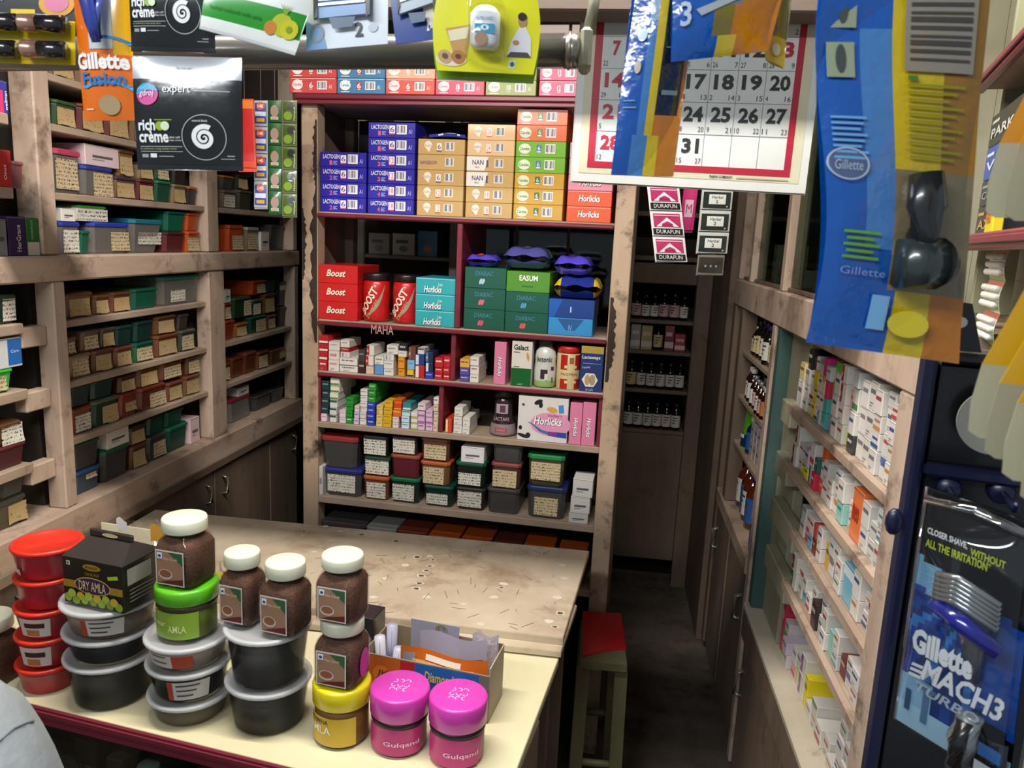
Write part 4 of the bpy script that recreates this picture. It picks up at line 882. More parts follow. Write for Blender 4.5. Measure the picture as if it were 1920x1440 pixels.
U5 = [
 (85,262,320,432,'smoke','#2a2c78','w',{'ln': 'blue', 'lr': (.1, .84, .14, .78)}), (60,58,295,255,'smoke','#8c2c2e','',{'ln': 'red', 'tp': .85}),
 (328,318,490,465,BR,'#a8542a','w',{'ln': 'orange'}), (335,196,498,316,BK,'#1c3a2c','w',{'lr': (.05, .95, .1, .86)}), (326,66,485,194,BK,BK,'w',{'lr': (.05, .92, .1, .86)}),
 (497,340,680,496,'#1c2a24','#12603e','w',{'ln': 'green', 'lr': (.08, .82, .1, .74)}), (500,198,680,340,'#5a1f2a','#8c4630','',{'ln': 'orange'}), (505,82,668,196,'#2a2024','#3a2428','w',{'lr': (.06, .9, .08, .86)}),
 (704,382,890,512,'#122e26',DGR,'w',{'lr': (.1, .82, .12, .62)}), (684,232,870,380,'#6a4a34','#a8522a','c',{'ln': 'orange', 'lr': (.1, .8, .06, .76)}), (686,85,870,232,'#5a3426','#6e4030','c',{'lr': (.12, .88, .1, .7)}),
 (905,396,1088,536,BK,'#26221f','w',{'lr': (.06, .88, .14, .86)}), (902,238,1092,396,'#101c18','#0d4a34','w',{'ln': 'green', 'lr': (.1, .84, .1, .56)}), (940,142,1085,238,'#d2d0d0','x','card',{'cn': 'folded white'}),
 (1096,425,1300,582,'smoke','smoke','',{}), (1122,266,1310,425,'#4a3028','#7c3c3c','c',{'ln': 'rose', 'lr': (.06, .86, .06, .72)}), (1132,140,1320,266,'smoke','smoke','',{}),
 (1342,408,1590,606,'smoke','#20285c','c',{'ln': 'blue', 'lr': (.2, .8, .1, .66)}), (1348,212,1580,408,'#3c3a26','#1c7a44','c',{'ln': 'green', 'lr': (.1, .9, .2, .76)}),
 (1606,562,1728,625,'#c4c0bc','x','card',{'d': .08, 'w': .004}), (1618,462,1740,562,'#cdc9c5','x','card',{'d': .08, 'w': .004}), (1632,350,1758,462,'#c9c5c1','x','card',{'d': .08, 'w': .004}),
]
place_box(FU, Z5, SZ['s5'], U5, 'fifth shelf of centre unit', 'boxes on the fifth shelf', d=.15, w=.01)
carton(FU, .0412, .0535, SZ['s5']+.0004+.0, .09, .05, .004, ('thin',), '#c9c6c2', lambda p, w, h, d: p.rect(w*.2, w*.8, h*.4, h*.6, pm('#8a8a8e')), 'thin white carton standing against the left post on the fifth shelf', name='carton')
U6 = [(60,540,342,760,'smoke','smoke','',{}), (348,552,535,770,'smoke','#8a8884','c',{'lr': (.1, .9, .3, .78)}), (538,580,728,800,'#5a2c22','#6c2e22','',{}), (733,600,925,815,'#6a3018','#a04a20','c',{'lr': (.2, .8, .3, .8)}), (930,624,1120,830,'#6a3018','#a84c1c','c',{'lr': (.2, .8, .3, .8)}),
      (1126,650,1310,850,'#4a2420','#5a2a24','c',{'lr': (.2, .8, .3, .8)}), (1314,672,1510,870,'#6a3018','#b0501c','',{}), (1526,716,1715,890,'#6a3018','#b4521c','',{})]
place_box(FU, Z5, SZ['s6'], U6, 'bottom shelf behind the table', 'boxes on the bottom shelf', d=.15, w=.01)
# loose paper slips

# ================================================================== plastic boxes on the left wall
A1 = lambda p: (p[0]*.3125, p[1]*.3125)
A5 = lambda p: (p[0]*.3125, 380+p[1]*.3125)
A7 = lambda p: (p[0]*.3125, 700+p[1]*.3125)
GN, RBN, TNC, DT = '#0e5a44', '#7c3428', '#7d6a4e', '#10302e'
DB = '#6d5138'
G = 'boxes on the left wall shelving'
# middle bay
place_box(FL, A5, LZ['beam'], [
 (366,95,492,292,'clear','#24349c','w',{'ln': 'blue', 'lr': (.2, .95, .06, .76)}), (495,150,548,292,GN,GN,''), (548,108,795,296,'clear','#2838a4','c',{'ln': 'blue', 'lr': (.5, .95, .1, .7)}), (798,90,990,293,'clear','#1a6c80','w',{'ln': 'teal', 'lr': (.25, .98, .25, .62), 'tp': .8}),
 (995,168,1122,292,MR,'#4a1e22',''), (1128,168,1238,292,'#b54a1c','#b8461c','c',{'lr': (.08, .95, .05, .7)}),
 (366,0,450,80,'#dcd8d2','x','card'), (458,5,655,100,'#dcd8d2','#2a8a2c','w',{'ln': 'green', 'lr': (.1, 1.0, .02, .8), 'curl': .003}), (1003,38,1124,160,GN,'#0c4c3c',''), (1128,50,1232,160,'#b54a1c','#a8421a','')],
 'cross beam, left wall middle bay', G, d=.16, w=.02)
place_box(FL, A1, LZ['u2'], [
 (336,900,500,1165,'clear','#b03c5c','c',{'ln': 'pink', 'lr': (.05, .85, .1, .78)}), (505,990,690,1170,'clear','#2a3894','c',{'ln': 'blue', 'lr': (.35, .98, .02, .8), 'curl': .004}), (693,1060,830,1190,DB,'#3c2a4c','o'), (833,1068,938,1195,MR,MR,'o'), (942,1070,1038,1200,'#1f4a3a','#1a6a4a',''), (1042,1092,1130,1208,TNC,TNC,'o'), (1134,1105,1230,1216,'#2a2624','#b05c1c','',{'ln': 'orange'}),
 (510,862,712,985,'#d0b8bc','x','card',{'cn': 'pinkish white'}), (700,885,815,1050,'#7d5a38','#5b3a22','o'), (842,960,935,1060,TNC,'#3c3428','o'), (945,970,1030,1060,'#2a4a34',GN,'c'), (1050,985,1135,1085,'#2a2624','#2a2624','')],
 'second upper shelf, left wall middle bay', G, d=.16, w=.025)
place_box(FL, A1, LZ['u1'], [(332,585,472,742,'#2c4a2c','#35502c','o'), (482,610,640,775,MR,MR,'o'), (646,640,790,805,MR,'#5a2426','o'), (800,680,930,840,DB,DB,'o'), (940,700,1060,860,GN,GN,'o'), (1070,735,1180,880,MR,MR,'o')], 'third upper shelf, left wall middle bay', G, d=.15, w=.025)
place_box(FL, A1, LZ['u0'], [(312,400,470,565,'#6f6256','#7d6f62','o'), (480,430,640,600,DB,DB,'o'), (660,470,800,640,BR,BR,'o')], 'fourth upper shelf, left wall middle bay', G, d=.15, w=.025)
place_box(FL, A5, LZ['s1'], [(402,535,570,690,DB,'#5b3a22','o'), (573,545,672,665,'#5b3a22','#5b3a22','o'), (676,528,800,650,BR,'#5b3a22','o'), (803,500,962,625,GN,GN,''), (968,440,1242,612,'clear','#2c7a64','w',{'ln': 'teal green', 'lr': (.25, .6, .1, .5)})], 'first lower shelf, left wall middle bay', G, d=.16, w=.02)
place_box(FL, A5, LZ['s2'], [(425,905,560,1050,'#9c8a6a','#7d6a4e','c'), (566,860,693,1000,'#5b3a22','#6a3a2c','o'), (697,845,810,968,BR,BR,'o'), (813,825,938,945,GN,'#0f4a3a','c'), (942,788,1083,920,BR,'#6e3a24','o'), (1087,760,1182,890,'#2c3a34','#4a4a44','c'),
 (412,790,468,900,DB,DB,'c'), (500,755,612,880,DB,'#5c5448','c'), (615,715,702,835,'#4a4038','#4a4038','o'), (706,705,815,830,DT,DT,''), (818,690,930,815,DT,DT,''), (940,672,1068,785,'#5b3a22','#5b3a22','o'), (1075,660,1140,755,'#3c342c','#3c342c','')], 'second lower shelf, left wall middle bay', G, d=.16, w=.02)
place_box(FL, A5, LZ['s3'], [(438,1240,565,1402,RBN,'#8c3a28','w',{'lr': (.2, .95, .08, .72)}), (569,1200,728,1365,'#123428','#5a5a44','o',{'lr': (.35, .95, .06, .7)}), (731,1160,838,1310,RBN,'#7c3024','o',{'lr': (.3, .9, .25, .6)}), (841,1128,1010,1270,'#5c2a20','#6c3022','c',{'lr': (.4, .98, .05, .65)}), (1013,1112,1112,1230,BR,BR,'o'), (1116,1075,1215,1195,DB,'#6a3a2c','o'),
 (436,1105,560,1240,DT,DT,''), (564,1090,700,1205,DT,DT,''), (724,1050,832,1155,'#4a2c24','#4a2c24','o'), (838,1008,970,1130,'#5b3a22','#5b3a22','o'), (974,990,1116,1112,BR,BR,'c'), (1130,962,1216,1072,'#5b3a22','#5b3a22','c')], 'third lower shelf, left wall middle bay', G, d=.16, w=.02)
place_box(FL, A7, LZ['base'], [(460,575,620,715,'#3a4a5c','#2a4a70','c',{'ln': 'blue', 'lr': (.4, .8, .55, .75)}), (624,455,790,648,'smoke','#1c5a3c','',{'ln': 'green'}), (793,428,892,572,'#5b3a22','#6a3a2c','o',{'curl': .008}), (895,375,1010,525,'smoke','smoke','c',{'lr': (.3, .95, .1, .7)}), (1013,330,1140,480,'#0f4034',GN,''), (1143,295,1200,445,'#d2b4b8','x','card',{'cn': 'pink and white'}),
 (448,398,615,570,'smoke','#1c4c34','',{'ln': 'green'}), (642,350,776,455,'#d4d0c8','x','card'), (783,315,893,430,'#4a3a30','#4a3a30','o'), (898,262,1000,375,'#0f4034','#0f4034',''), (1006,232,1112,330,'#0f4034',GN,'')], 'base ledge, left wall middle bay', G, d=.16, w=.03)
# right bay
place_box(FL, A5, LZ['beam'], [(1372,125,1470,283,'#b54a1c','#a8481c','c',{'lr': (.3, .95, .06, .6)}), (1480,140,1560,283,'#7d6a4e','#9c9484','c'), (1566,168,1616,282,'#cfcac2','x','card'), (1622,130,1762,283,'smoke','smoke','')], 'cross beam, left wall right bay', G, d=.16, w=.03)
place_box(FL, A1, LZ['u2'], [(1340,1130,1430,1240,'#6a5a50','#6a5a50','w'), (1436,1130,1522,1248,'#3c3a30','#4c4a3c',''), (1338,1040,1412,1125,'smoke','#b05c1c','',{'ln': 'orange'}), (1420,1040,1502,1130,'#2c2c22','#2c2c22','o')], 'second upper shelf, left wall right bay', G, d=.16, w=.03)
place_box(FL, A5, LZ['s2'], [(1356,712,1415,830,'#7c2c24','#8c3428',''), (1418,722,1496,805,'#7d4a1c','#8c541c','o'), (1500,690,1608,792,'#123c30','#0f4a3a','c',{'lr': (.4, .95, .05, .8)}), (1612,684,1664,772,'#5b3a22','#5b3a22','c'), (1680,640,1760,760,'#1c1a1c','#26221f',''),
 (1354,600,1398,706,'#5b3a22','#7c3428','c'), (1402,580,1516,704,'#1c3a20','#2a4a28','c',{'lr': (.6, 1., .05, .8)}), (1520,590,1580,690,DT,'#4a4a44','w'), (1590,564,1662,684,'#5b3a22','#5b3a22','o'), (1350,520,1384,600,'#c4c4c4','x','card'), (1504,495,1604,580,'#a8401c','#b0481c','c',{'lr': (.4, .95, .1, .7)}), (1610,485,1662,564,DT,DT,''), (1682,490,1756,640,'#1c1a1c','#1c1a1c','w',{'lr': (.05, .95, .65, .95)})], 'second lower shelf, left wall right bay', G, d=.16, w=.03)
place_box(FL, A5, LZ['s3'], [(1356,1005,1392,1115,'#5b3a22','#5b3a22','c'), (1396,975,1470,1100,'#5c2c1c','#5c2c1c',''), (1474,955,1546,1085,'#5c2c1c','#6a3a2c',''), (1552,935,1622,1042,'#6a3a2c','#6a3a2c','c'), (1628,925,1720,1015,'#5b3a22','#5b3a22','c',{'lr': (.6, .95, .3, .95)})], 'third lower shelf, left wall right bay', G, d=.16, w=.03)
place_box(FL, A7, LZ['base'], [(1380,190,1510,328,'clear','#8c2430','',{'ln': 'red', 'tp': 1.0}), (1430,135,1495,188,'#cfcac6','x','card',{'cn': 'small white'}), (1535,180,1640,270,'smoke','smoke',''), (1650,150,1730,230,'smoke','smoke','')], 'base ledge, left wall right bay', G, d=.14, w=.04)
# left bay
place_box(FL, A5, LZ['beam'], [(160,95,268,322,'#1c6a24','x','card',{'cn': 'green and white', 'd': .1, 'pf': lambda p, w, h: (p.rect(.0008, w-.0008, .0008, h*.36, pm('#d6d2ca')), p.text('WATERPROOF', -h*.26, h*.26, -w*.09, w*.09, pm('#a8e0a8'), T=Matrix.Translation((w*.42, 0, h*.68)) @ Matrix.Rotation(-math.pi/2, 4, 'Y')))}), (50,85,158,324,'#2c1450','x','card',{'cn': 'deep purple', 'd': .1, 'pf': lambda p, w, h: p.text('HerGrace', -h*.34, h*.34, -w*.13, w*.13, pm('#e4dcec'), bold=.015, T=Matrix.Translation((w*.55, 0, h*.45)) @ Matrix.Rotation(-math.pi/2, 4, 'Y'))}), (-60,100,44,326,'#8c8c8e','x','card',{'cn': 'grey', 'd': .1})], 'cross beam, left wall left bay', G, d=.1, w=.01)
place_box(FL, A5, B1[0], [(-60,555,150,735,'#0c2c20','#123428','w',{'lr': (.5, .96, .1, .86)})], 'first lower shelf, left wall left bay', G, d=.16, w=.02)
place_box(FL, A5, B1[1], [(-80,985,92,1130,'#2fae2c','#38b434','c',{'lr': (.3, .75, .1, .7)}), (-80,800,166,980,'#c8c8cc','x','card',{'cn': 'white and blue', 'd': .12, 'pf': lambda p, w, h: (p.rect(w*.58, w*.98, h*.08, h*.96, pm('#1c64b0')), p.text('Care', w*.66, w*.9, h*.5, h*.6, pm('#d8e4f0')))})], 'second lower shelf, left wall left bay', G, d=.16, w=.02)
place_box(FL, A5, B1[2], [(-60,1375,172,1520,'#4a1e22','#5a2426','',{}), (-60,1240,142,1375,'#5b3a22','#5b3a22','w',{'lr': (.35, 1., .0, .9), 'curl': .008})], 'third lower shelf, left wall left bay', G, d=.16, w=.02)
place_box(FL, A7, LZ['base'], [(-40,735,240,910,'#4a4430','#3c3a34','o',{'lr': (.45, .98, .1, .75)}), (10,580,262,735,'smoke','#5c646c','',{'ln': 'grey'})], 'base ledge, left wall left bay', G, d=.16, w=.03)
place_box(FL, A1, B1[3], [(80,950,150,1112,'#7c4a4c','#7c4a4c','',{}), (-60,890,70,1115,'#c01c18','x','card',{'cn': 'bright red', 'd': .1, 'pf': lambda p, w, h: (p.text('Omni', -h*.2, h*.2, -w*.07, w*.07, pm('#f0e0dc'), bold=.02, T=Matrix.Translation((w*.66, 0, h*.4)) @ Matrix.Rotation(-math.pi/2, 4, 'Y')), p.rect(w*.8, w*.81, 0.001, h*.98, pm('#8a1010')))})], 'second upper shelf, left wall left bay', G, d=.12, w=.02)
place_box(FL, A1, B1[4], [(-60,470,46,665,'#3a3a9c','x','card',{'cn': 'blue and pink', 'd': .1, 'pf': lambda p, w, h: (p.rect(w*.4, w*.72, .001, h*.7, pm('#d83c70')), p.text('wellman', -h*.3, h*.3, -w*.08, w*.08, pm('#e8e4f0'), bold=.02, T=Matrix.Translation((w*.86, 0, h*.4)) @ Matrix.Rotation(-math.pi/2, 4, 'Y')))})], 'top shelf, left wall left bay', G, d=.1, w=.02)
# ================================================================== medicine cartons on the right wall
MW = ['#d8d4cc', '#cfcbc4', '#dcd8d2', '#c9c9c6', '#d4d0ca']
CN.update({'#d8d4cc': 'white', '#cfcbc4': 'off-white', '#dcd8d2': 'white', '#c9c9c6': 'greyish', '#d4d0ca': 'ivory', '#d9c58c': 'cream yellow', '#1a1a1e': 'black', '#e6d21a': 'bright yellow', '#cf2c50': 'crimson', '#4aa8a4': 'turquoise', '#4cae2c': 'leaf green', '#d8348c': 'hot pink', '#c8dc1c': 'lime', '#3a3a3c': 'charcoal', '#d8602c': 'orange', '#e07840': 'light orange', '#7ab4cc': 'sky blue', '#8a1c3c': 'wine red', '#4c1c28': 'dark brown', '#c4b4c8': 'mauve', '#1c5aa8': 'blue', '#8cc4bc': 'mint', '#c84c4c': 'red', '#c49c1c': 'ochre', '#6a2c24': 'brown', '#e8a0b0': 'pale pink'})
rr = random.Random(21)
ACC = ['#3c5c9c', '#b04050', '#5a8a4c', '#7a7a80', '#c88c4c', '#504878', '#c04848', '#4a98a0']
def med_auto(h): return (h, rr.choice(MW), rr.choice(['t', 'tm', 'ts', 't', 'th', 'tm']), rr.choice(ACC))
def rand_stack(hmax, n=None):
    st = []; z = 0
    while True:
        h = rr.uniform(.024, .044)
        if z+h > hmax: break
        st.append(med_auto(h)); z += h
    return st
def right_row(zs, u_far, u_near, gap, specs, where, w=.008, fill=(.75, .98), d=.11):
    u = u_far; si = 0; specs = list(specs)
    while u < u_near-.018:
        if si < len(specs): wd, st = specs[si]; st = st if isinstance(st, list) else rand_stack(gap*st)
        else: wd = rr.uniform(.03, .046); st = rand_stack(gap*rr.uniform(*fill))
        if u+wd > u_near: break
        z = zs+.0003; w0 = w+rr.uniform(0, .012)
        for k, (h, c, pat, acc) in enumerate(st):
            if z+h > zs+gap: break
            dd = round(d*rr.uniform(.7, 1.1), 2)
            carton(FR, u, u+wd-.0022, z, h, dd, w0+rr.uniform(0, .004), ('rm', c, pat, acc, where, si, k), c, p_med(pat, acc, si*13+k), f'{CN.get(c, "white")} medicine carton, {tier(k, len(st))} in {nth(si)} stack, {where}', group='medicine cartons on the right wall', name='medicine_carton', rough=.45, coat=.15, tilt=rr.uniform(-.006, .006))
            z += h
        u += wd; si += 1
def S(c, n, h, pat='t', acc='#5a5a60'): return [(h, c, pat, acc)]*n
wq = MW[0]
right_row(RZ['s1'], -1.818, -1.165, .155, [
 (.046, [(.062, '#dcd8d2', 't', '#8a8078'), (.04, '#d9c58c', 't', '#8a6a30')]), (.036, [(.03, wq, 't', '#4a98a0'), (.03, wq, 't', '#7a7a80'), (.034, '#cfcbc4', 'h', '#8a8a90'), (.045, '#1a1a1e', 'tm', '#d0d0d0')]),
 (.036, [(.032, wq, 't', '#5a5a60'), (.03, wq, 's', '#8a1c3c'), (.034, '#c9c9c6', 't', '#5a5a60'), (.03, '#4c1c28', '', '#fffff0')]), (.034, [(.036, '#e6d21a', 't', '#8a7a10'), (.036, '#e6d21a', 't', '#8a7a10'), (.03, '#e6d21a', '', '#a89410'), (.03, wq, 't', '#5a5a60')]),
 (.034, [(.03, wq, 's', '#2c3a50'), (.034, wq, 't', '#5a5a60'), (.034, wq, 't', '#5a5a60'), (.034, '#c9c9c6', 'h', '#9a9aa0')]), (.036, [(.03, wq, 'v', '#4aa8a4'), (.034, wq, 't', '#c04848'), (.036, '#d9c58c', 'h', '#e0a030'), (.04, '#d8348c', '', '#ffffff')]),
 (.034, [(.034, '#4aa8a4', 's', '#8cc4bc'), (.03, '#4aa8a4', '', '#8cc4bc'), (.034, '#cf2c50', 'v', '#e8e0e0'), (.03, '#c9c9c6', 't', '#8a8a90')]), (.036, [(.038, '#d8348c', 't', '#f0c0d8'), (.034, '#4cae2c', '', '#80d060'), (.034, '#4cae2c', '', '#80d060'), (.036, '#4cae2c', '', '#80d060')]),
 (.040, S('#d4d0ca', 3, .042, 't', '#5a5a60')), (.038, [(.038, wq, 't', '#c04848'), (.036, wq, 'tm', '#b04050'), (.04, wq, 'v', '#b81c24'), (.034, wq, 'v', '#b81c24')]),
 (.036, [(.034, '#c8dc1c', '', '#a8b810'), (.036, wq, 'v', '#d8602c'), (.036, '#e8a0b0', 't', '#c84c4c'), (.036, '#d4d0ca', 't', '#7a7a80')]), (.036, [(.034, '#3a3a3c', 't', '#d8d8d8'), (.04, '#cfcbc4', 't', '#3c5c9c'), (.044, wq, 's', '#5a8a4c'), (.03, '#c9c9c6', '', '#7ab4cc')]),
 (.044, S('#dcd8d2', 3, .046, 't', '#8a8a94')), (.042, S('#d4d0ca', 3, .048, 'tm', '#7a7a80'))], 'top shelf of right wall', fill=(.9, .99))
right_row(RZ['s2'], -1.79, -1.165, .107, [
 (.040, [(.05, wq, 'v', '#8a1c3c'), (.045, wq, 'v', '#8a1c3c')]), (.034, [(.03, '#c4b4c8', 't', '#504878'), (.034, wq, 't', '#504878')]), (.034, [(.034, '#c8dc1c', 't', '#6a7a10'), (.03, wq, 't', '#7a7a80')]), (.034, [(.028, '#e6d21a', 't', '#8a7a10'), (.04, '#c4b4c8', 't', '#504878')]),
 (.036, [(.04, wq, 'v', '#1c5aa8'), (.05, '#dcd8d2', 's', '#c84c4c')]), (.030, [(.036, '#cf2c50', 't', '#e8e0e0'), (.03, '#2c6a5c', 't', '#d0d0d0')]), (.034, [(.03, '#d8602c', 't', '#f0d0b0'), (.036, wq, 't', '#7a7a80'), (.03, '#d8602c', '', '#ffffff')]), (.042, .95), (.04, .8), (.044, .95), (.04, [(.04, '#8cc4bc', 't', '#4a98a0'), (.04, wq, 't', '#7a7a80')]), (.04, .95),
 (.055, [(.09, '#e07840', 'w', '#c03020')]), (.04, .9)], 'second shelf of right wall')
right_row(RZ['s3'], -1.66, -1.165, .088, [(.040, [(.035, '#cfcbc4', 't', '#7a7a80'), (.03, '#c9c9c6', 'h', '#9a9aa0')]), (.034, [(.03, '#c84c4c', 't', '#e8e0e0'), (.03, wq, 't', '#c04848')]), (.034, [(.03, '#7ab4cc', 't', '#3c5c9c'), (.034, wq, 't', '#c04848')]), (.03, [(.034, '#6a2c24', 't', '#d0b0a0'), (.03, '#c84c4c', '', '#ffffff')]), (.036, .9), (.03, [(.05, '#c49c1c', 't', '#5a4a10')]), (.036, .9), (.036, [(.036, '#1c5aa8', 't', '#d0d8e8'), (.036, wq, 't', '#7a7a80')]), (.04, .9), (.06, [(.07, '#7ab4cc', 'h', '#d8e8f0')]), (.04, .95)], 'third shelf of right wall')
right_row(RZ['s4'], -1.68, -1.165, .10, [(.045, [(.04, wq, 'v', '#2a6a3c'), (.036, wq, 'v', '#8a1c3c')]), (.036, .6), (.034, [(.03, '#7ab4cc', 't', '#3c5c9c'), (.03, wq, 't', '#7a7a80')]), (.034, .7), (.034, [(.04, '#d8602c', 't', '#f0d8c0'), (.026, wq, 't', '#7a7a80')]), (.036, [(.055, '#3a2a28', 't', '#c8b8a8')]), (.04, [(.04, '#c9c9c6', 'tm', '#7a7a80'), (.04, '#c9c9c6', 'tm', '#7a7a80')]), (.036, .9), (.034, [(.05, '#8cc4bc', '', '#ffffff')]), (.036, .9), (.036, [(.04, '#6a2c24', 't', '#c8a890')]), (.04, .8)], 'fourth shelf of right wall')
right_row(RZ['bench'], -1.82, -1.18, .15, [(.02, [(.14, '#cf2c50', 't', '#f0d0d8')]), (.04, [(.06, '#4cae2c', 't', '#d8f0c8'), (.03, '#c9c9c6', 't', '#6a6a70')]), (.046, [(.035, '#cfcbc4', 't', '#7a7a80'), (.03, '#c4b4c8', 't', '#504878')]), (.04, [(.03, '#e8a0b0', 's', '#c84c4c'), (.04, wq, 't', '#7a7a80')]), (.04, [(.04, wq, 'v', '#c8dc1c'), (.04, '#c9c9c6', 't', '#7a7a80')]), (.046, [(.05, wq, 'v', '#8a3c84'), (.045, wq, 'v', '#8a3c84')]), (.03, [(.07, '#e6d21a', 't', '#8a7a10')]), (.044, .45), (.044, .5), (.044, .4), (.044, .5), (.044, .45)], 'bench of right wall', w=.03, d=.10)

# ================================================================== bottles
def bottle(r, h, glass, cap, lab, neck=.42, lh=(.12, .58)):
    def fn():
        b = MB().lathe([(r*.9, 0), (r, h*.02), (r, h*.62), (r*.86, h*.70), (r*neck, h*.80), (r*neck*.95, h*.86)], glass, 16)
        c = MB().lathe([(r*neck*1.25, h*.861), (r*neck*1.3, h*.87), (r*neck*1.3, h*.985), (r*neck*1.15, h)], cap, 14)
        l = MB().lathe([(r*1.012, h*lh[0]), (r*1.012, h*lh[1])], lab, 16, cap0=False, cap1=False)
        q = MB()
        for k in range(3): q.patch(r*1.03, -r*.6, r*(.5-.25*k), h*(lh[1]-.12-.1*k), h*(lh[1]-.08-.1*k), mat('#4a4450', .5), 4)
        return [('medicine_bottle', b), ('cap', c), ('paper_label', l, [('printed_lines', q)])]
    return fn
AMB = mat('#2a120a', .12, 0, .6); DKG = mat('#14100e', .12, 0, .6); BLG = mat('#10204a', .12, 0, .6); BRN = mat('#5a2410', .15, 0, .6)
CW = mat('#c8c6c0', .4); CB = mat('#16161a', .4); CPU = mat('#2c2464', .4); CSI = mat('#8a8c90', .35, .6)
LW = mat('#d4d0ca', .6); LC = mat('#cfc08c', .6); LO = mat('#c87838', .6); LPK = mat('#c8a4a8', .6); LBU = mat('#2c5a9c', .5)
BOT = {'aw': (.019, .105, AMB, CW, LW), 'as': (.017, .095, AMB, CSI, LW), 'ac': (.020, .11, DKG, CB, LC), 'ap': (.021, .115, DKG, CPU, LW), 'ao': (.016, .09, AMB, CW, LO), 'ak': (.016, .09, AMB, CSI, LPK), 'dl': (.020, .115, DKG, CB, LW), 'dc': (.021, .12, DKG, CB, LC), 'big': (.032, .17, BRN, CPU, LBU), 'bigb': (.034, .17, BRN, CPU, LW), 'blu': (.022, .12, BLG, CW, LBU), 'lw': (.024, .125, DKG, CB, LPK)}
BN = {'aw': 'amber bottle with white cap', 'as': 'amber bottle with silver cap', 'ac': 'dark bottle with cream label', 'ap': 'dark bottle with purple cap', 'ao': 'amber bottle with orange label', 'ak': 'amber bottle with pink label', 'dl': 'dark bottle with white label', 'dc': 'dark bottle with cream label', 'big': 'large amber bottle with blue label', 'bigb': 'large amber bottle with white label', 'blu': 'blue bottle with white cap', 'lw': 'dark bottle with pinkish label'}
def put_bottle(k, loc, yaw, where, i, s=1.):
    r, h, g, c, l = BOT[k]; thing(('bot', k, s), bottle(r*s, h*s, g, c, l), 'medicine_bottle', loc, yaw, f'{BN[k]}, {nth(i)} {where}', 'bottle', 'medicine bottles')
    return r*s
def bottle_row(fr, z, u, items, where, w=.05, gap=.004, s=1., lim=99):
    for i, k in enumerate(items):
        r = BOT[k][0]*s; u += r+gap
        if u+r > lim: break
        put_bottle(k, fr.pt(u, w+random.uniform(-.006, .006), z+.0003), fr.yaw+random.uniform(-.4, .4), where, i, s); u += r
bottle_row(FR, RFZ['f1'], -2.53, ['ak', 'ac', 'dc', 'ap', 'ac', 'ap', 'ac', 'ap'], 'from far end, far right bay top shelf', w=.04, lim=-2.105)
bottle_row(FR, RFZ['f1'], -2.54, ['dl', 'dl', 'aw', 'dl', 'ap', 'dl', 'aw', 'dl'], 'from far end, back row, far right bay top shelf', w=.11, s=1.1, lim=-2.105)
bottle_row(FR, RFZ['f2'], -2.54, ['aw', 'aw', 'ao', 'as', 'ak', 'ao', 'as', 'ak', 'ao', 'as', 'ak', 'aw'], 'from far end, far right bay second shelf', w=.03, lim=-2.105)
bottle_row(FR, RFZ['f2'], -2.54, ['dl', 'as', 'as', 'dl', 'as', 'dl', 'as', 'as', 'dl'], 'from far end, back row, far right bay second shelf', w=.09, s=1.1, lim=-2.105)
bottle_row(FR, RFZ['f4'], -2.60, ['bigb', 'big', 'bigb', 'big'], 'from far end, far right bay lowest shelf', w=.06)
bottle_row(FR, RFZ['f4'], -2.60, ['blu', 'big', 'blu'], 'from far end behind, far right bay lowest shelf', w=.14)
put_bottle('blu', FR.pt(-2.16, .03, RFZ['f4']+.0003), FR.yaw, 'by the teal post, far right bay', 0)
carton(FR, -2.32, -2.26, RFZ['f4']+.0004, .12, .05, .04, ('fo',), '#d8a888', p_med('ts', '#c84c2c'), 'peach carton beside the big amber bottles, far right bay', name='medicine_carton')
def poucher():
    b = MB(); m = mat('#58b81c', .3, 0, .4)
    b.grid(lambda s, t: ((s-.5)*.10*(1-.1*t), -.018*math.sin(math.pi*s)*(1-.7*t), t*.135), 10, 8, m); b.grid(lambda s, t: ((.5-s)*.10*(1-.1*t), .018*math.sin(math.pi*s)*(1-.7*t), t*.135), 10, 8, m)
    p = MB().grid(lambda s, t: ((s-.5)*.07, -.0192*math.sin(math.pi*(.15+.7*s))*(1-.7*(t*.3)), .006+t*.04), 8, 3, mat('#1c2c5c', .3)); p.grid(lambda s, t: ((s-.5)*.05, -.0200*math.sin(math.pi*(.25+.5*s)), .034+t*.012), 8, 1, mat('#dfe8d8', .3))
    return [('refill_pouch', b), ('label_print', p)]
thing(None, poucher, 'refill_pouch', FR.pt(-2.50, .035, RFZ['f3']+.0003), FR.yaw, 'bright green refill pouch on the third shelf of far right bay', 'pouch')
put_bottle('blu', FR.pt(-2.42, .04, RFZ['f3']+.0003), FR.yaw, 'beside the green refill pouch, far right bay', 0)
u = -2.39
for i in range(5):
    for k in range(2): carton(FR, u, u+.05, RFZ['f3']+.0004+k*.055, .055, .09, .025, ('fb', i), '#c8bcb8', p_med('tm', '#8a8a90', i), f'pale pinkish carton, {("lower","upper")[k]} of {nth(i)} pair beside green pouch, far right bay', group='pale cartons of the far right bay', name='medicine_carton')
    u += .053
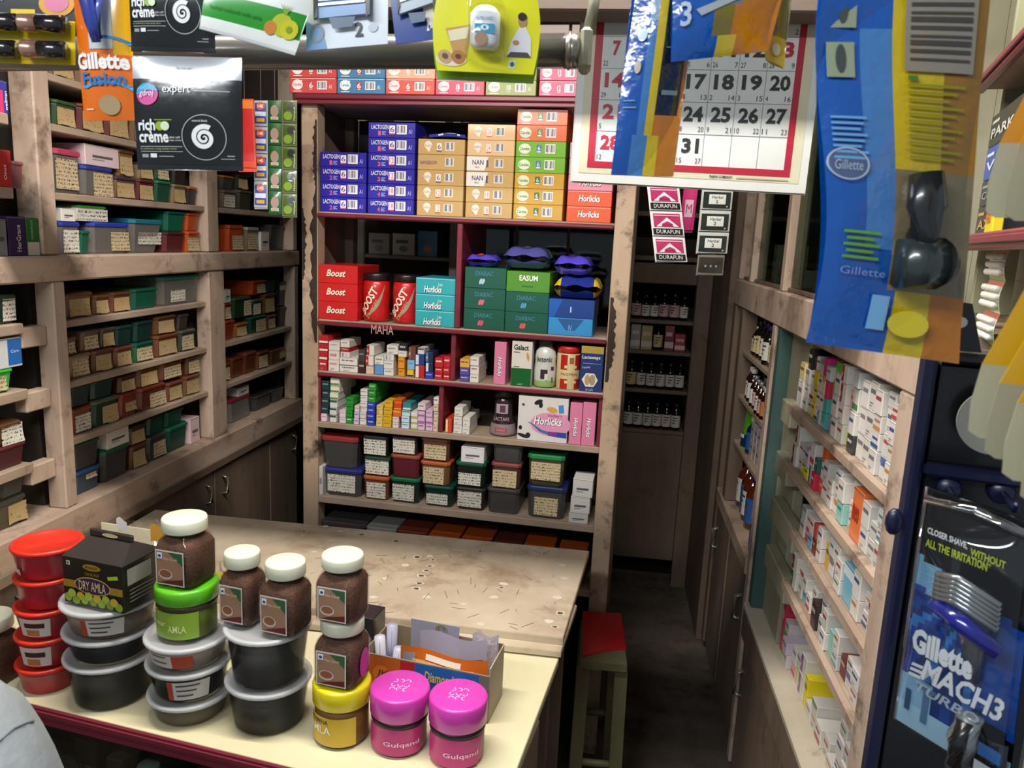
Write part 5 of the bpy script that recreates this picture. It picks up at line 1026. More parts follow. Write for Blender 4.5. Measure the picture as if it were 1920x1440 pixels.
# --- aisle cupboard
bottle_row(FB, BZ[0], .028, ['lw', 'lw', 'dl', 'dl', 'lw', 'lw', 'dl'], 'from left, top shelf of aisle cupboard', w=.05, gap=.0015, s=.88, lim=.33)
bottle_row(FB, BZ[2], .03, ['dl', 'dc', 'dl', 'dl', 'dl', 'dl', 'dl'], 'from left, third shelf of aisle cupboard', w=.04, gap=.002, s=.98, lim=.332)
bottle_row(FB, BZ[3], .03, ['dc', 'dl', 'dl', 'dl', 'dl', 'dl', 'dl'], 'from left, lowest shelf of aisle cupboard', w=.04, gap=.001, s=1.0, lim=.332)
for i, (a, c, h, col, nm) in enumerate(((.03, .075, .10, '#8a8088', 'grey'), (.078, .12, .11, '#9a9290', 'pale grey'), (.123, .17, .105, '#a8925c', 'tan'), (.222, .262, .11, '#7c2438', 'dark red'), (.265, .31, .075, '#a03048', 'crimson'))):
    carton(FB, a, c, BZ[1]+.0004, h, .1, .02, ('bc', i), col, p_med('ts', '#d0c0b8', i), f'{nm} carton on the second shelf of aisle cupboard', name='medicine_carton')
put_bottle('dc', FB.pt(.196, .045, BZ[1]+.0003), 0, 'between cartons on second shelf of aisle cupboard', 0, .95)
# boxes on the dusty upper right cabinet, behind the panes
for i, (u, wd, h, c) in enumerate(((-2.46, .05, .12, '#a89890'), (-2.38, .06, .05, '#b0a49c'), (-1.95, .07, .06, '#8a807a'), (-1.88, .05, .13, '#c0a8a4'), (-1.80, .06, .07, '#a89c94'))):
    carton(FR, u, u+wd, RZ['beam1']+.0004, h, .09, .05, ('uc', i), c, p_med('tm', '#6a6a70', i), f'dusty pale carton behind the upper right panes, {nth(i)} from far end', group='cartons behind the upper right panes', name='carton')
# ================================================================== table, counter and what stands on them
def prj(p):
    c = RW.T @ (np.array(p, float)-CP); return 960+FPX*c[0]/c[2], 720+FPX*c[1]/c[2], c[2]
def slab(name, pts, z0, z1, m, parent=None, edge=None, **k):
    b = MB(); n = len(pts); cx = sum(p[0] for p in pts)/n; cy = sum(p[1] for p in pts)/n
    vs = [(p[0], p[1], z0) for p in pts]+[(p[0], p[1], z1-.002) for p in pts]+[(cx+(p[0]-cx)*.997, cy+(p[1]-cy)*.997, z1) for p in pts]
    fs = [tuple(reversed(range(n)))]+[(i, (i+1) % n, n+(i+1) % n, n+i) for i in range(n)]+[(n+i, n+(i+1) % n, 2*n+(i+1) % n, 2*n+i) for i in range(n)]+[tuple(range(2*n, 3*n))]
    b.add(vs, fs, m); return put(name, b, parent=parent, **k)
P2 = lambda px, py, z: tuple(onZ(px, py, z)[:2])
TABM = wood('scuffed_cream_laminate', '#c8baa4', '#ab9981', '#75593f', (4, 4, 4), .6, .35, 4.5, .06, .50)
CREAM = wood('clean_cream_laminate', '#d6cfae', '#cbc39e', '#a89a74', (3, 3, 3), .3, .3, 5., .03, .64)
tz_, bz_, cz_ = .745, .729, .713
rr_ = P2(1105, 1033, tz_); fr_ = P2(1056, 1196, tz_); rl_ = (-1.182, rr_[1]+.0555*1.0)
rl_ = (-1.182, P2(330, 962, tz_)[1]+.01); fl_ = (-1.182, P2(640, 1150, tz_)[1]+.02)
table = put('work_table', None, (0, 0, 0), label='worn cream-topped work table in front of the shelving unit', cat='table')
slab('table_top', [fl_, fr_, rr_, rl_], tz_-.0155, tz_, TABM, table)
fr2 = P2(1052, 1222, bz_); slab('lower_board', [(-1.155, fl_[1]-.05), (fr2[0], fr2[1]), (fr2[0]+.02, fr2[1]+.2), (-1.155, fl_[1]+.25)], bz_-.012, bz_, TABM, table)
for x, y in ((rr_[0]-.09, rr_[1]-.07), (fr_[0]-.07, fr_[1]+.10), (-1.14, rl_[1]-.08), (-1.14, fl_[1]+.05)):
    put('leg', MB().bev(x, x+.045, y, y+.045, 0, bz_-.0125, W_DARK, .003), parent=table)
put('apron', MB().bev(-1.09, rr_[0]-.062, rr_[1]-.06, rr_[1]-.04, .62, bz_-.0125, W_DARK, .002), parent=table)
ch = MB()   # chips where the laminate has broken through: pale rim, dark wood in the middle
DKW = mat('#5c4632', .7); PALE = mat('#cdc4b2', .6)
rc = random.Random(3)
for (px, py, s, dk) in [(570,997,9,1),(610,987,8,0),(637,996,8,0),(678,1003,10,1),(742,1015,12,1),(782,1045,11,1),(806,1043,9,0),(812,1050,8,1),(805,1062,9,1),(800,1070,9,1),(790,1080,11,1),(786,1094,13,1),(780,1104,14,1),(760,1060,14,0),(800,1120,18,0),(945,1095,11,0),(940,1102,7,1),(925,1120,22,0),(1055,1060,9,0),(1058,1085,12,0),(1045,1120,16,0),(1030,1165,26,0),(1050,1150,12,1),(1040,1176,8,1),(900,1170,10,0),(870,1133,8,0),(720,1085,10,0),(700,1120,9,0),(900,1035,7,1),(1020,1038,5,1),(868,1040,5,1),(845,1032,4,1),(560,1050,10,0),(590,1035,8,0),(480,985,6,0),(430,1000,5,0)]:
    x, y = P2(px, py, tz_); r = min(s, 11)*.0008; vs = []; n = 10
    for i in range(n): a = 2*math.pi*i/n; q = r*rc.uniform(.7, 1.25); vs.append((x+q*1.2*math.cos(a), y+q*math.sin(a), tz_+.0004))
    ch.add(vs, [tuple(range(n))], PALE)
    if dk: ch.add([(x+(v[0]-x)*.6, y+(v[1]-y)*.6, tz_+.0008) for v in vs], [tuple(range(n))], DKW)
for k in range(60):
    px, py = rc.uniform(560, 1060), rc.uniform(1010, 1190); x, y = P2(px, py, tz_)
    if x > fr_[0]+.01: continue
    a = rc.uniform(0, 3.1); l = rc.uniform(.004, .018); dx, dy = math.cos(a)*l, math.sin(a)*l; nx, ny = -math.sin(a)*.0005, math.cos(a)*.0005
    ch.add([(x-dx+nx, y-dy+ny, tz_+.0005), (x-dx-nx, y-dy-ny, tz_+.0005), (x+dx-nx, y+dy-ny, tz_+.0005), (x+dx+nx, y+dy+ny, tz_+.0005)], [(0, 1, 2, 3)], DKW)
put('worn_chips', ch, parent=table, kind='stuff')
# --- counter: a cream top over an open display case, maroon nosing in front
f0, f1 = np.array(P2(30, 1312, cz_)), np.array(P2(560, 1442, cz_)); fd = (f1-f0)/np.linalg.norm(f1-f0)
r0, r1 = np.array(P2(1048, 1233, cz_)), np.array(P2(970, 1440, cz_)); rd = (r1-r0)/np.linalg.norm(r1-r0)
tt = np.linalg.solve(np.array([fd, -rd]).T, r0-f0); corner = f0+fd*tt[0]
lft = f0+fd*(-.22)
back = np.array([lft[0], fl_[1]+.02])
counter = put('display_counter', None, (0, 0, 0), label='cream-topped display counter with maroon nosing carrying jars and tubs', cat='counter')
slab('counter_top', [tuple(lft), tuple(corner), tuple(r0), (r0[0]-.01, r0[1]+.06), tuple(back)], cz_-.016, cz_, CREAM, counter)
cyaw = math.atan2(fd[1], fd[0]); FC = Frame(f0[0], f0[1], math.degrees(cyaw))
L_ = float(tt[0])
def cpart(n, b): return put(n, b, FC.pt(0, 0, 0), FC.yaw, parent=counter)
cpart('maroon_nosing', MB().bev(-.22, L_+.002, -.006, -.0005, cz_-.020, cz_+.001, W_MAROON, .003).bev(-.22, L_+.002, -.009, -.0062, cz_-.013, cz_-.004, W_MAROON, .001))
cpart('maroon_rail', MB().bev(-.22, L_, -.002, .012, cz_-.034, cz_-.0205, W_MAROON, .002))
cpart('case_floor', MB().bev(-.22, L_-.02, .0, .26, .40, .42, W_DARK, .002))
cpart('case_base', MB().box(-.22, L_-.02, .01, .26, 0, .399, W_DOOR))
cpart('case_back', MB().box(-.22, L_-.02, .262, .27, 0, cz_-.0165, W_BACK))
cpart('side_panel', MB().bev(L_-.0195, L_-.002, .012, .26, 0, cz_-.0165, W_DARK, .002))
cpart('case_glass', MB().box(-.22, L_-.021, .003, .006, .425, cz_-.0345, clear('case_glass', '#dfe6e2', .2, .04)))
# boxes inside the case
def casebox(px, wd, h, col, txt, tc, label, d=.06, wdep=.03):
    u = FC.uz(px, 1420, wdep)[0]
    def pr(p, w, hh, dd):
        y = .80
        for t_ in txt.split('|'):
            p.text(t_, w*.08, w*.92, hh*(y-.10), hh*y, pm(tc), bold=.01); y -= .14
        p.rect(w*.1, w*.9, hh*.2, hh*.4, pm(tc), y=-.0004)
    carton(FC, u, u+wd, .4204, h, d, wdep, ('case', label), col, pr, label, 'box', 'goods inside the counter case')
casebox(140, .045, .22, '#2c2418', 'NUTRI', '#8a7a40', 'dark brown carton inside the counter case, leftmost')
casebox(198, .035, .20, '#5c4a48', 'TONIC', '#a88a80', 'dull mauve carton inside the counter case beside the brown one')
casebox(300, .055, .155, '#9c928a', 'AROLAC', '#8c2430', 'pale carton with red lettering inside the counter case')
casebox(392, .035, .13, '#3c3a30', 'ZINC', '#7a7a60', 'short dark carton inside the counter case')
casebox(435, .075, .16, '#141414', 'Garlic|Pearls', '#a8a8a0', 'black carton with white lettering inside the counter case')
def case_bottle():
    return [('tonic_bottle', MB().lathe([(.018, 0), (.020, .004), (.020, .12), (.012, .145), (.012, .155)], mat('#181420', .15, 0, .5), 16)), ('cap', MB().lathe([(.0185, .1555), (.0185, .185), (.017, .188)], mat('#b8b4ae', .4), 16)), ('paper_label', MB().lathe([(.0204, .02), (.0204, .10)], mat('#3c3a44', .5), 16, cap0=False, cap1=False))]
thing(None, case_bottle, 'tonic_bottle', FC.pt(FC.uz(277, 1410, .05)[0], .05, .4204), FC.yaw, 'dark tonic bottle with white cap inside the counter case', 'bottle')

# ------------------------------------------------------------------ jars and tubs
def spot(px, py, wpx, z=cz_):
    p = onZ(px, py, z); s = FPX/prj(p)[2]; r = wpx/2/s; dv = np.array([p[0], p[1]]); dv = dv/np.linalg.norm(dv)
    c = p[:2]+dv*r*.93; s = FPX/prj((c[0], c[1], z))[2]
    return (c[0], c[1]), wpx/2/s, p
def zfront(p, v):
    lo, hi = p[2]-.5, p[2]+.8
    for _ in range(40):
        m = (lo+hi)/2
        if prj((p[0], p[1], m))[1] > v: lo = m
        else: hi = m
    return (lo+hi)/2
CLR = clear('clear_plastic', '#f4f4f2', .1, .05); LIDW = milky('frosted_lid', '#e0e4e8', .5, .22); GRAN = wood('brown_granules', '#74503f', '#472a21', '#8a6650', (300, 300, 300), .5, .8, 220., .6, .55)
BLK = wood('black_content', '#101114', '#08090b', '#1a1c20', (60, 60, 60), .4, .6, 40.)
LIDC = mat('#cfd1bc', .4, 0, .15)
def tub(r, h, rim, content, lidm, bodym, labelfn=None, cfill=.9, taper=.80):
    def fn():
        hl = .008
        body = MB().lathe([(r*taper*.95, 0), (r*taper, .003), (r*.93, h-hl-.004), (r*.97, h-hl-.002), (r*.97, h-hl)], bodym, 32, cap1=False)
        cont = MB().lathe([(r*taper*.93, .002), (r*taper*.975, .005), (r*(taper+(.93-taper)*cfill)*.98, (h-hl)*cfill)], content, 28)
        lid = MB().lathe([(r*.985, h-hl+.0003), (r, h-hl+.002), (r, h-.003), (r*.97, h-.001), (r*.90, h-.0012), (r*.88, h-.003), (.0, h-.003)], lidm, 32, cap1=False)
        out = [('food_tub', body), ('lid', lid), ('contents', cont)]
        if labelfn: q = MB(); labelfn(q, r, h); out.append(('paper_label', q))
        return out
    return fn
def wrapR(r, h, z, taper=.80, hl=.008): return r*(taper+(.93-taper)*z/(h-hl))+.0012
def cone_patch(q, r, h, x0, x1, z0, z1, m, off=.0, n=8, taper=.80):
    ra, rb = wrapR(r, h, z0, taper)+off, wrapR(r, h, z1, taper)+off; vs = []; fs = []
    for i in range(n+1):
        x = x0+(x1-x0)*i/n
        vs += [(ra*math.sin(x/ra), -ra*math.cos(x/ra), z0), (rb*math.sin(x/ra), -rb*math.cos(x/ra), z1)]
        if i: k = 2*i; fs.append((k-2, k, k+1, k-1))
    q.add(vs, fs, m, True)
def lab_red(k):
    def f(q, r, h):
        if k == 0: cone_patch(q, r, h, -.030, -.012, .008, .018, mat('#d8d4d0')); cone_patch(q, r, h, -.028, -.014, .010, .016, barcode(), .0006)
        if k in (2, 3):
            cone_patch(q, r, h, -.012, .036, .006, h-.012, mat('#d8ccc4')); cone_patch(q, r, h, -.002, .030, h*.45, h*.62, mat('#4a2420'), .0006); cone_patch(q, r, h, .0, .02, .008, h*.38, mat('#b87848'), .0006)
    return f
def lab_white(q, r, h):
    cone_patch(q, r, h, .002, .062, .008, h-.013, mat('#cfcac4')); cone_patch(q, r, h, .002, .010, .008, h-.013, mat('#b4482c'), .0005)
    for j in range(3): cone_patch(q, r, h, .016, .052-.006*j, h*.62-j*h*.17, h*.67-j*h*.17, mat('#4a4448'), .0006)
def lab_whl(q, r, h):
    cone_patch(q, r, h, -.030, .014, .008, h-.013, mat('#cfcac4')); cone_patch(q, r, h, .014, .044, .008, h-.013, mat('#b4482c'), .0005)
    for j in range(2): cone_patch(q, r, h, -.022, .006, h*.62-j*h*.25, h*.67-j*h*.25, mat('#4a4448'), .0006)
def cof_jar(w, h, tint=GRAN, sheet=True, pink=False):
    """square-shouldered clear jar with granules, cream screw lid and square picture label"""
    def fn():
        r = w/2*.84; hb = h*.80
        body = MB().lathe([(r*.86, 0, 5), (r*.97, .004, 5), (r*.985, hb*.2, 5), (r*.985, hb*.72, 5), (r*.93, hb*.83, 4), (r*.78, hb*.93, 2.6), (r*.78, hb, 2)], CLR, 32, cap1=False)
        cont = MB().lathe([(r*.84, .003, 5), (r*.945, .006, 5), (r*.955, hb*.72, 5), (r*.88, hb*.82, 4), (r*.72, hb*.90, 2.6)], tint, 28)
        lid = MB().lathe([(r*.90, hb+.0005), (r*.92, hb+.002), (r*.92, h-.004), (r*.89, h-.001), (r*.82, h)], LIDC, 36)
        q = MB(); y = -r*.99-.0012; s = r*.68; zc = hb*.41; H_ = hb*.33
        q.rect(-s, s, zc-H_, zc+H_, mat('#d6d2ca', .4), y=y); q.rect(-s*.92, s*.92, zc-H_*.92, zc+H_*.92, mat('#96725a', .4), y=y-.0004)
        q.poly([(-s*.1, zc+H_*.92), (s*.92, zc+H_*.92), (s*.92, zc+H_*.2)], mat('#2c5a38', .4), y=y-.0006); q.poly([(-s*.92, zc-H_*.92), (s*.92, zc-H_*.92), (s*.92, zc-H_*.55), (-s*.2, zc-H_*.75)], mat('#5c1c1c', .4), y=y-.0006)
        q.rect(-s*.86, -s*.5, zc+H_*.5, zc+H_*.85, mat('#dfe4ec', .4), y=y-.0008); q.disc(-s*.68, zc+H_*.66, s*.12, s*.10, mat('#2c4a90', .4), y=y-.001)
        q.disc(-s*.30, zc-H_*.38, s*.5, H_*.30, mat('#c8bfae', .4), y=y-.0008); q.disc(-s*.30, zc-H_*.34, s*.42, H_*.22, mat('#8a5438', .4), y=y-.001)
        q.text('Flax Candy', -s*.42, s*.6, zc+H_*.42, zc+H_*.62, mat('#d8d0b0', .4), y=y-.001, shear=.2)
        out = [('square_jar', body), ('lid', lid), ('granules', cont), ('picture_label', q)]
        if pink: out.append(('pink_sticker', MB().disc(0, 0, .016, .024, mat('#c03c9c', .4), y=0, T=Matrix.Translation((r*.99+.0015, 0, hb*.4)) @ Matrix.Rotation(math.pi/2, 4, 'Z'))))
        return out
    return fn
def put_stack(px, py, items, yaw=-.12, lean=0.):
    """items from the bottom: (kind, width px, front-bottom y, next y, fn(r,h), name, label, cat, group)"""
    c, r, p = spot(px, py, items[0][0]); z = cz_+.0003
    for k, (wpx, ytop, mk, nm, lab, cat, grp) in enumerate(items):
        zt = zfront(p, ytop)+(.0006 if k else 0); h = max(.02, zt-z); s = FPX/prj((c[0], c[1], (z+zt)/2))[2]
        thing(None, mk(wpx/2/s, h-.0006), nm, (c[0]+lean*k, c[1], z), yaw+random.uniform(-.06, .06), lab, cat, grp); z += h
    return c, z
REDL = mat('#d82c1c', .38, 0, .2); REDB = milky('red_tub_body', '#c83040', .72, .3); REDC = mat('#a01c28', .5)
GT = 'red-lidded tubs'; GC = 'clear food tubs'; GJ = 'square jars of brown granules'
put_stack(96, 1304, [(110, 1254, lambda r, h: tub(r, h, 0, REDC, REDL, REDB, lab_red(4), .86), 'food_tub', 'red tub with red lid at the bottom of five', 'tub', GT),
                     (112, 1199, lambda r, h: tub(r, h, 0, REDC, REDL, REDB, lab_red(3), .86), 'food_tub', 'red tub with printed label, second from bottom of five', 'tub', GT),
                     (114, 1145, lambda r, h: tub(r, h, 0, REDC, REDL, REDB, lab_red(2), .86), 'food_tub', 'red tub with printed label, middle of five', 'tub', GT),
                     (114, 1088, lambda r, h: tub(r, h, 0, REDC, REDL, REDB, lab_red(1), .86), 'food_tub', 'plain red tub, second from top of five', 'tub', GT),
                     (122, 1030, lambda r, h: tub(r, h, 0, REDC, REDL, REDB, lab_red(0), .86), 'food_tub', 'red tub with small barcode, topmost of five', 'tub', GT)], lean=.0035)
c2, z2 = put_stack(214, 1338, [(160, 1250, lambda r, h: tub(r, h, 0, BLK, LIDW, CLR, None, .92), 'food_tub', 'deep clear tub of black contents under the dry amla stack', 'tub', GC),
                     (164, 1199, lambda r, h: tub(r, h, 0, BLK, LIDW, CLR, None, .9), 'food_tub', 'shallow clear tub of black contents, middle of dry amla stack', 'tub', GC),
                     (172, 1143, lambda r, h: tub(r, h, 0, mat('#8a7468', .6), LIDW, CLR, lab_white, .8), 'food_tub', 'clear tub with white label directly beneath the dry amla box', 'tub', GC)], lean=.003)
c3, z3 = put_stack(360, 1368, [(152, 1322, lambda r, h: tub(r, h, 0, mat('#6a6050', .7), LIDW, CLR, None, .85), 'food_tub', 'shallow clear tub of greyish contents at base of green jar stack', 'tub', GC),
                     (154, 1263, lambda r, h: tub(r, h, 0, BLK, LIDW, CLR, lab_white, .85), 'food_tub', 'clear tub with white label, middle of the green jar stack', 'tub', GC),
                     (156, 1214, lambda r, h: tub(r, h, 0, mat('#8c7e74', .6), LIDW, CLR, lab_whl, .8), 'food_tub', 'clear tub with orange label right under the lime jar', 'tub', GC)])
c4, z4 = put_stack(506, 1388, [(158, 1300, lambda r, h: tub(r, h, 0, BLK, LIDW, CLR, None, .9), 'food_tub', 'deep clear tub of black contents, lower of two under jars', 'tub', GC),
                     (160, 1200, lambda r, h: tub(r, h, 0, BLK, LIDW, CLR, None, .9), 'food_tub', 'deep clear tub of black contents with printed lid under two jars', 'tub', GC)])
def screw_jar(r, h, lidc, lab, words, capfrac=.30, ring=None, wcol='#e9e4dc'):
    def fn():
        hb = h*(1-capfrac)
        body = MB().lathe([(r*.86, 0), (r*.93, .003), (r*.945, hb*.9), (r*.90, hb*.97), (r*.86, hb)], CLR, 32, cap1=False)
        inn = MB().lathe([(r*.85, .002), (r*.91, .005), (r*.92, hb*.88), (r*.84, hb*.95)], mat(lab[1], .6), 28)
        lid = MB().lathe([(r*.97, hb+.0006), (r, hb+.002), (r, h-.004), (r*.97, h-.001), (r*.92, h)], mat(lidc, .35, 0, .3), 40)
        q = MB(); R = r*.945+.0012; q.patch(R, -R*1.15, R*1.0, hb*.10, hb*.84, mat(lab[0], .4, 0, .2), 16)
        for (t_, x0, x1, a, b_, c_) in words: q.text(t_, x0*R, x1*R, hb*a, hb*b_, mat(c_, .4), wrap=R+.0008, bold=.01)
        out = [('screw_jar', body), ('lid', lid), ('contents', inn), ('label_print', q)]
        if ring: out.append(('seal_ring', MB().lathe([(r*.955, hb*.86), (r*.965, hb*.88), (r*.965, hb*.985), (r*.94, hb*.995)], mat(ring, .4), 32, cap0=False, cap1=False)))
        return out
    return fn
def on_top(c, z, px, wpx, ytop, mk, nm, lab, cat, grp, yaw=-.12, dx=0, dy=0, hint=None):
    x, y = c[0]+dx, c[1]+dy; d = np.array([x, y])/math.hypot(x, y); s = FPX/prj((x, y, z))[2]; r = wpx/2/s
    p = np.array([x-d[0]*r*.9, y-d[1]*r*.9, z]); zt = zfront(p, ytop)
    thing(None, mk(r, zt-z), nm, (x, y, z+.0003), yaw, lab, cat, grp); return zt
zt = on_top(c3, z3, 361, 112, 1110, lambda r, h: screw_jar(r, h, '#58b41c', ('#86a832', '#6a7a30'), [('Power', -.8, -.1, .45, .6, '#e0e8c0'), ('AMLA', .0, .6, .3, .5, '#d8e0a0')], .30, '#3c3420'), 'screw_jar', 'lime green jar with lime lid under a brown granule jar', 'jar', None)
on_top(c3, zt+.001, 356, 104, 984, lambda r, h: cof_jar(2*r, h), 'square_jar', 'granule jar standing on the lime green jar', 'jar', GJ)
# two jars on the black tub stack
def sep(px, py, z, wpx):
    p = onZ(px, py, z); s = FPX/prj(p)[2]; r = wpx/2/s; d = p[:2]/np.linalg.norm(p[:2]); return (p[0]+d[0]*r*.9, p[1]+d[1]*r*.9), r, p
for k, (px, py, wpx, yt, lab) in enumerate(((457, 1177, 86, 1047, 'granule jar at the back left on the black tubs'), (537, 1198, 98, 1068, 'granule jar in front on the black tubs'))):
    c, r, p = sep(px, py, z4+.001, wpx); zt = zfront(p, yt); thing(None, cof_jar(2*r, zt-z4-.001), 'square_jar', (c[0], c[1], z4+.001), -.15, lab, 'jar', GJ)
c5, z5 = put_stack(641, 1407, [(108, 1299, lambda r, h: screw_jar(r, h, '#d8c814', ('#c8a828', '#8a6030'), [('AMLA', -.95, .1, .42, .62, '#f0e8d8'), ('VITAMINA', -.95, .0, .66, .78, '#3c1c10')], .34, None), 'screw_jar', 'yellow-lidded jar with yellow label carrying two granule jars', 'jar', None)])
zt = on_top(c5, z5+.0006, 637, 104, 1178, lambda r, h: cof_jar(2*r, h, pink=True), 'square_jar', 'granule jar with pink sticker on the yellow-lidded jar', 'jar', GJ)
on_top(c5, zt+.0012, 640, 100, 1056, lambda r, h: cof_jar(2*r, h), 'square_jar', 'granule jar on top of another granule jar', 'jar', GJ)
def pinkjar(r, h): return screw_jar(r, h, '#c83ca8', ('#b82c74', '#c87890'), [('Gulqand', -.35, .95, .34, .50, '#eac8d8')], .40, '#1c1418')
pj = []
for k, (px, py, wpx, yt, lab) in enumerate(((748, 1423, 110, 1315, 'pink-lidded gulqand jar beside the yellow-lidded jar'), (855, 1446, 109, 1332, 'pink-lidded gulqand jar at the right end of the counter'))):
    c, r, p = spot(px, py, wpx); zt = zfront(p, yt)
    o = thing(None, pinkjar(r, zt-cz_), 'screw_jar', (c[0], c[1], cz_+.0003), .05, lab, 'jar', 'pink-lidded jars')
    q = MB(); 
    for j in range(9): a = j*.7; q.ring((j % 3-1)*r*.22, (j//3-1)*r*.25, r*.07, r*.10, mat('#e8c8e4', .3), y=0, n=8, a0=a, a1=a+3.5)
    q2 = MB(); q2.add([(v[0], v[2], 0) for v in q.v], q.f, mat('#e8c8e4', .3)); put('lid_engraving', q2, (0, 0, zt-cz_+.0006), parent=o)
c, r, p = spot(-8, 1292, 98); zt = zfront(p, 1172); thing(None, cof_jar(2*r, zt-cz_), 'square_jar', (c[0], c[1], cz_+.0003), -.1, 'granule jar at the far left edge beside the red tubs', 'jar', GJ)
# --- dry amla gift carton
FAm = Frame(c2[0], c2[1], -9)
def amla():
    w, d, h = .118, .085, .078; dk = mat('#17140f', .35, 0, .3); g = MB()
    g.bev(-w/2, w/2, -d/2, d/2, 0, h, dk, .001)
    gb = MB(); hh = .022   # gable roof with handle
    gb.add([(-w/2, -d/2, h+.0003), (w/2, -d/2, h+.0003), (w/2, d/2, h+.0003), (-w/2, d/2, h+.0003), (-w*.36, -.006, h+hh), (w*.36, -.006, h+hh), (w*.36, .006, h+hh), (-w*.36, .006, h+hh)], [(0, 1, 5, 4), (1, 2, 6, 5), (2, 3, 7, 6), (3, 0, 4, 7), (4, 5, 6, 7), (3, 2, 1, 0)], mat('#2c2824', .4, 0, .2))
    hd = MB().bev(-w*.36, w*.36, -.003, .003, h+hh+.0003, h+hh+.012, mat('#2c2824', .4), .002); ho = MB().disc(0, h+hh+.006, .016, .0035, mat('#c8b48c', .4), y=-.0034)
    p = MB(); y = -d/2-.0006; gold = mat('#b09030', .3, .3)
    p.rect(-w*.49, w*.49, h*.36, h*.52, gold, y=y); p.disc(0, h*.46, w*.30, h*.19, mat('#d0b060', .3), y=y-.0003, n=24); p.disc(0, h*.46, w*.285, h*.17, mat('#3a1c44', .4), y=y-.0006, n=24)
    p.text('DRY AMLA', -w*.22, w*.22, h*.36, h*.56, mat('#e0d090', .4), y=y-.001); p.disc(0, h*.86, w*.15, h*.07, gold, y=y, n=18); p.text('BHARAT', -w*.10, w*.10, h*.83, h*.89, mat('#5a1c14'), y=y-.0006)
    p.text('SANKALP', -w*.12, w*.12, h*.68, h*.75, gold, y=y); p.poly([(w*.26, h*.66), (w*.43, h*.71), (w*.42, h*.79), (w*.25, h*.73)], mat('#a8c828', .4), y=y)
    rr = random.Random(2)
    for k in range(13): x = -w*.42+w*.84*k/12; zz = h*(.10+.10*(k % 2)+.04*rr.random()); p.disc(x, zz, w*.065, w*.06, mat(('#8ea82c', '#a4b83c', '#7c9420', '#c8a828')[k % 4], .4), y=y-.0002*(k % 3)-.0003, n=12)
    p.rect(-w*.42, -w*.36, h*.84, h*.93, mat('#d8d4cc'), y=y); p.disc(-w*.39, h*.885, w*.018, w*.018, mat('#2c7a34'), y=y-.0004)
    ps = MB(); T_ = Matrix.Translation((w/2+.0006, 0, 0)) @ Matrix.Rotation(math.pi/2, 4, 'Z')
    ps.rect(-d*.4, d*.2, h*.55, h*.9, mat('#8a8680', .5), y=0, T=T_); 
    for k in range(4): ps.rect(-d*.36, d*.3, h*(.42-.08*k), h*(.45-.08*k), mat('#6a6660', .5), y=-.0001, T=T_)
    return [('gift_carton', g), ('gable_top', gb, [('carry_handle', hd), ('handle_slot', ho)]), ('front_lettering', p), ('side_print', ps)]
thing(None, amla, 'gift_carton', (c2[0]+.022, c2[1]-.012, z2+.001), math.radians(-9), 'black gable-topped dry amla carton with green fruit picture', 'box')
def wrapbag():
    b = MB(); m = clear('cellophane', '#ffffff', 1.2, .08)
    b.grid(lambda s, t: (-.06+.12*s, -.01+.02*math.sin(7*s+3*t)*.4+.012*t, .0+.042*t+.004*math.sin(11*s)), 12, 5, m)
    w_ = MB().grid(lambda s, t: (-.05+.022*s, -.012, .022+.02*t+.004*math.sin(5*s)), 4, 3, mat('#d0d0d0', .4)).grid(lambda s, t: (.022+.03*s, -.014, .012+.03*t+.004*math.sin(5*s)), 4, 3, mat('#c89438', .4))
    return [('cellophane_bag', b), ('printed_patch', w_)]  # plain grey and gold patches on the bag, no words
thing(None, wrapbag, 'cellophane_bag', (c2[0]+.030, c2[1]+.066, z2+.062), math.radians(-9), 'crumpled clear cellophane bag behind the dry amla carton top', 'bag')
# --- open display carton of small packs behind the pink jars
FX = Frame(0, 0, -7.5)
q0_ = onZ(914, 1357, cz_); FX.O = np.array([q0_[0], q0_[1], 0]); 
bu0 = FX.uz(688, 1300)[0]; bh = FX.uz(915, 1268)[1]-cz_; bd_ = .085
pk_left = bu0
def dispbox():
    w = -bu0; cb = mat('#8c7c64', .6); o = [('display_carton', MB().box(-w, 0, 0, bd_, 0, .002, cb))]
    fr = MB().box(-w, 0, -.001, .001, .0022, bh, cb); 
    p = MB(); y = -.0015; p.rect(-w, -w*.72, .004, bh*.98, mat('#c05c1c', .4), y=y); p.disc(-w*.88, bh*.6, w*.07, bh*.2, mat('#d87c20', .4), y=y-.0003); p.text('JK', -w*.92, -w*.82, bh*.5, bh*.7, mat('#3c1c10', .4), y=y-.0006, shear=.2)
    p.rect(-w*.72, -w*.60, .004, bh*.98, mat('#b01c24', .4), y=y); p.rect(-w*.60, -w*.08, .004, bh*.98, mat('#1c5ca8', .4), y=y); p.rect(-w*.08, -.001, .004, bh*.98, mat('#6a6460', .4), y=y)
    p.text('Diamond', -w*.52, -w*.28, bh*.64, bh*.86, mat('#c8b850', .4), y=y-.0006, shear=.2, bold=.02); p.text('Series', -w*.27, -w*.10, bh*.64, bh*.84, mat('#dfe4ec', .4), y=y-.0006, shear=.2)
    o += [('front_wall', fr), ('front_lettering', p), ('side_wall', MB().box(-.001, .001, .0012, bd_-.0012, .0022, bh+.012, mat('#a89a84', .6))), ('side_wall', MB().box(-w-.001, -w+.001, .0012, bd_-.0012, .0022, bh+.01, cb)), ('back_wall', MB().box(-w, 0, bd_-.001, bd_+.001, .0022, bh+.012, cb))]
    return o
thing(None, dispbox, 'display_carton', FX.pt(0, 0, cz_+.0004), FX.yaw, 'open cardboard display box of small packs on the counter', 'box')
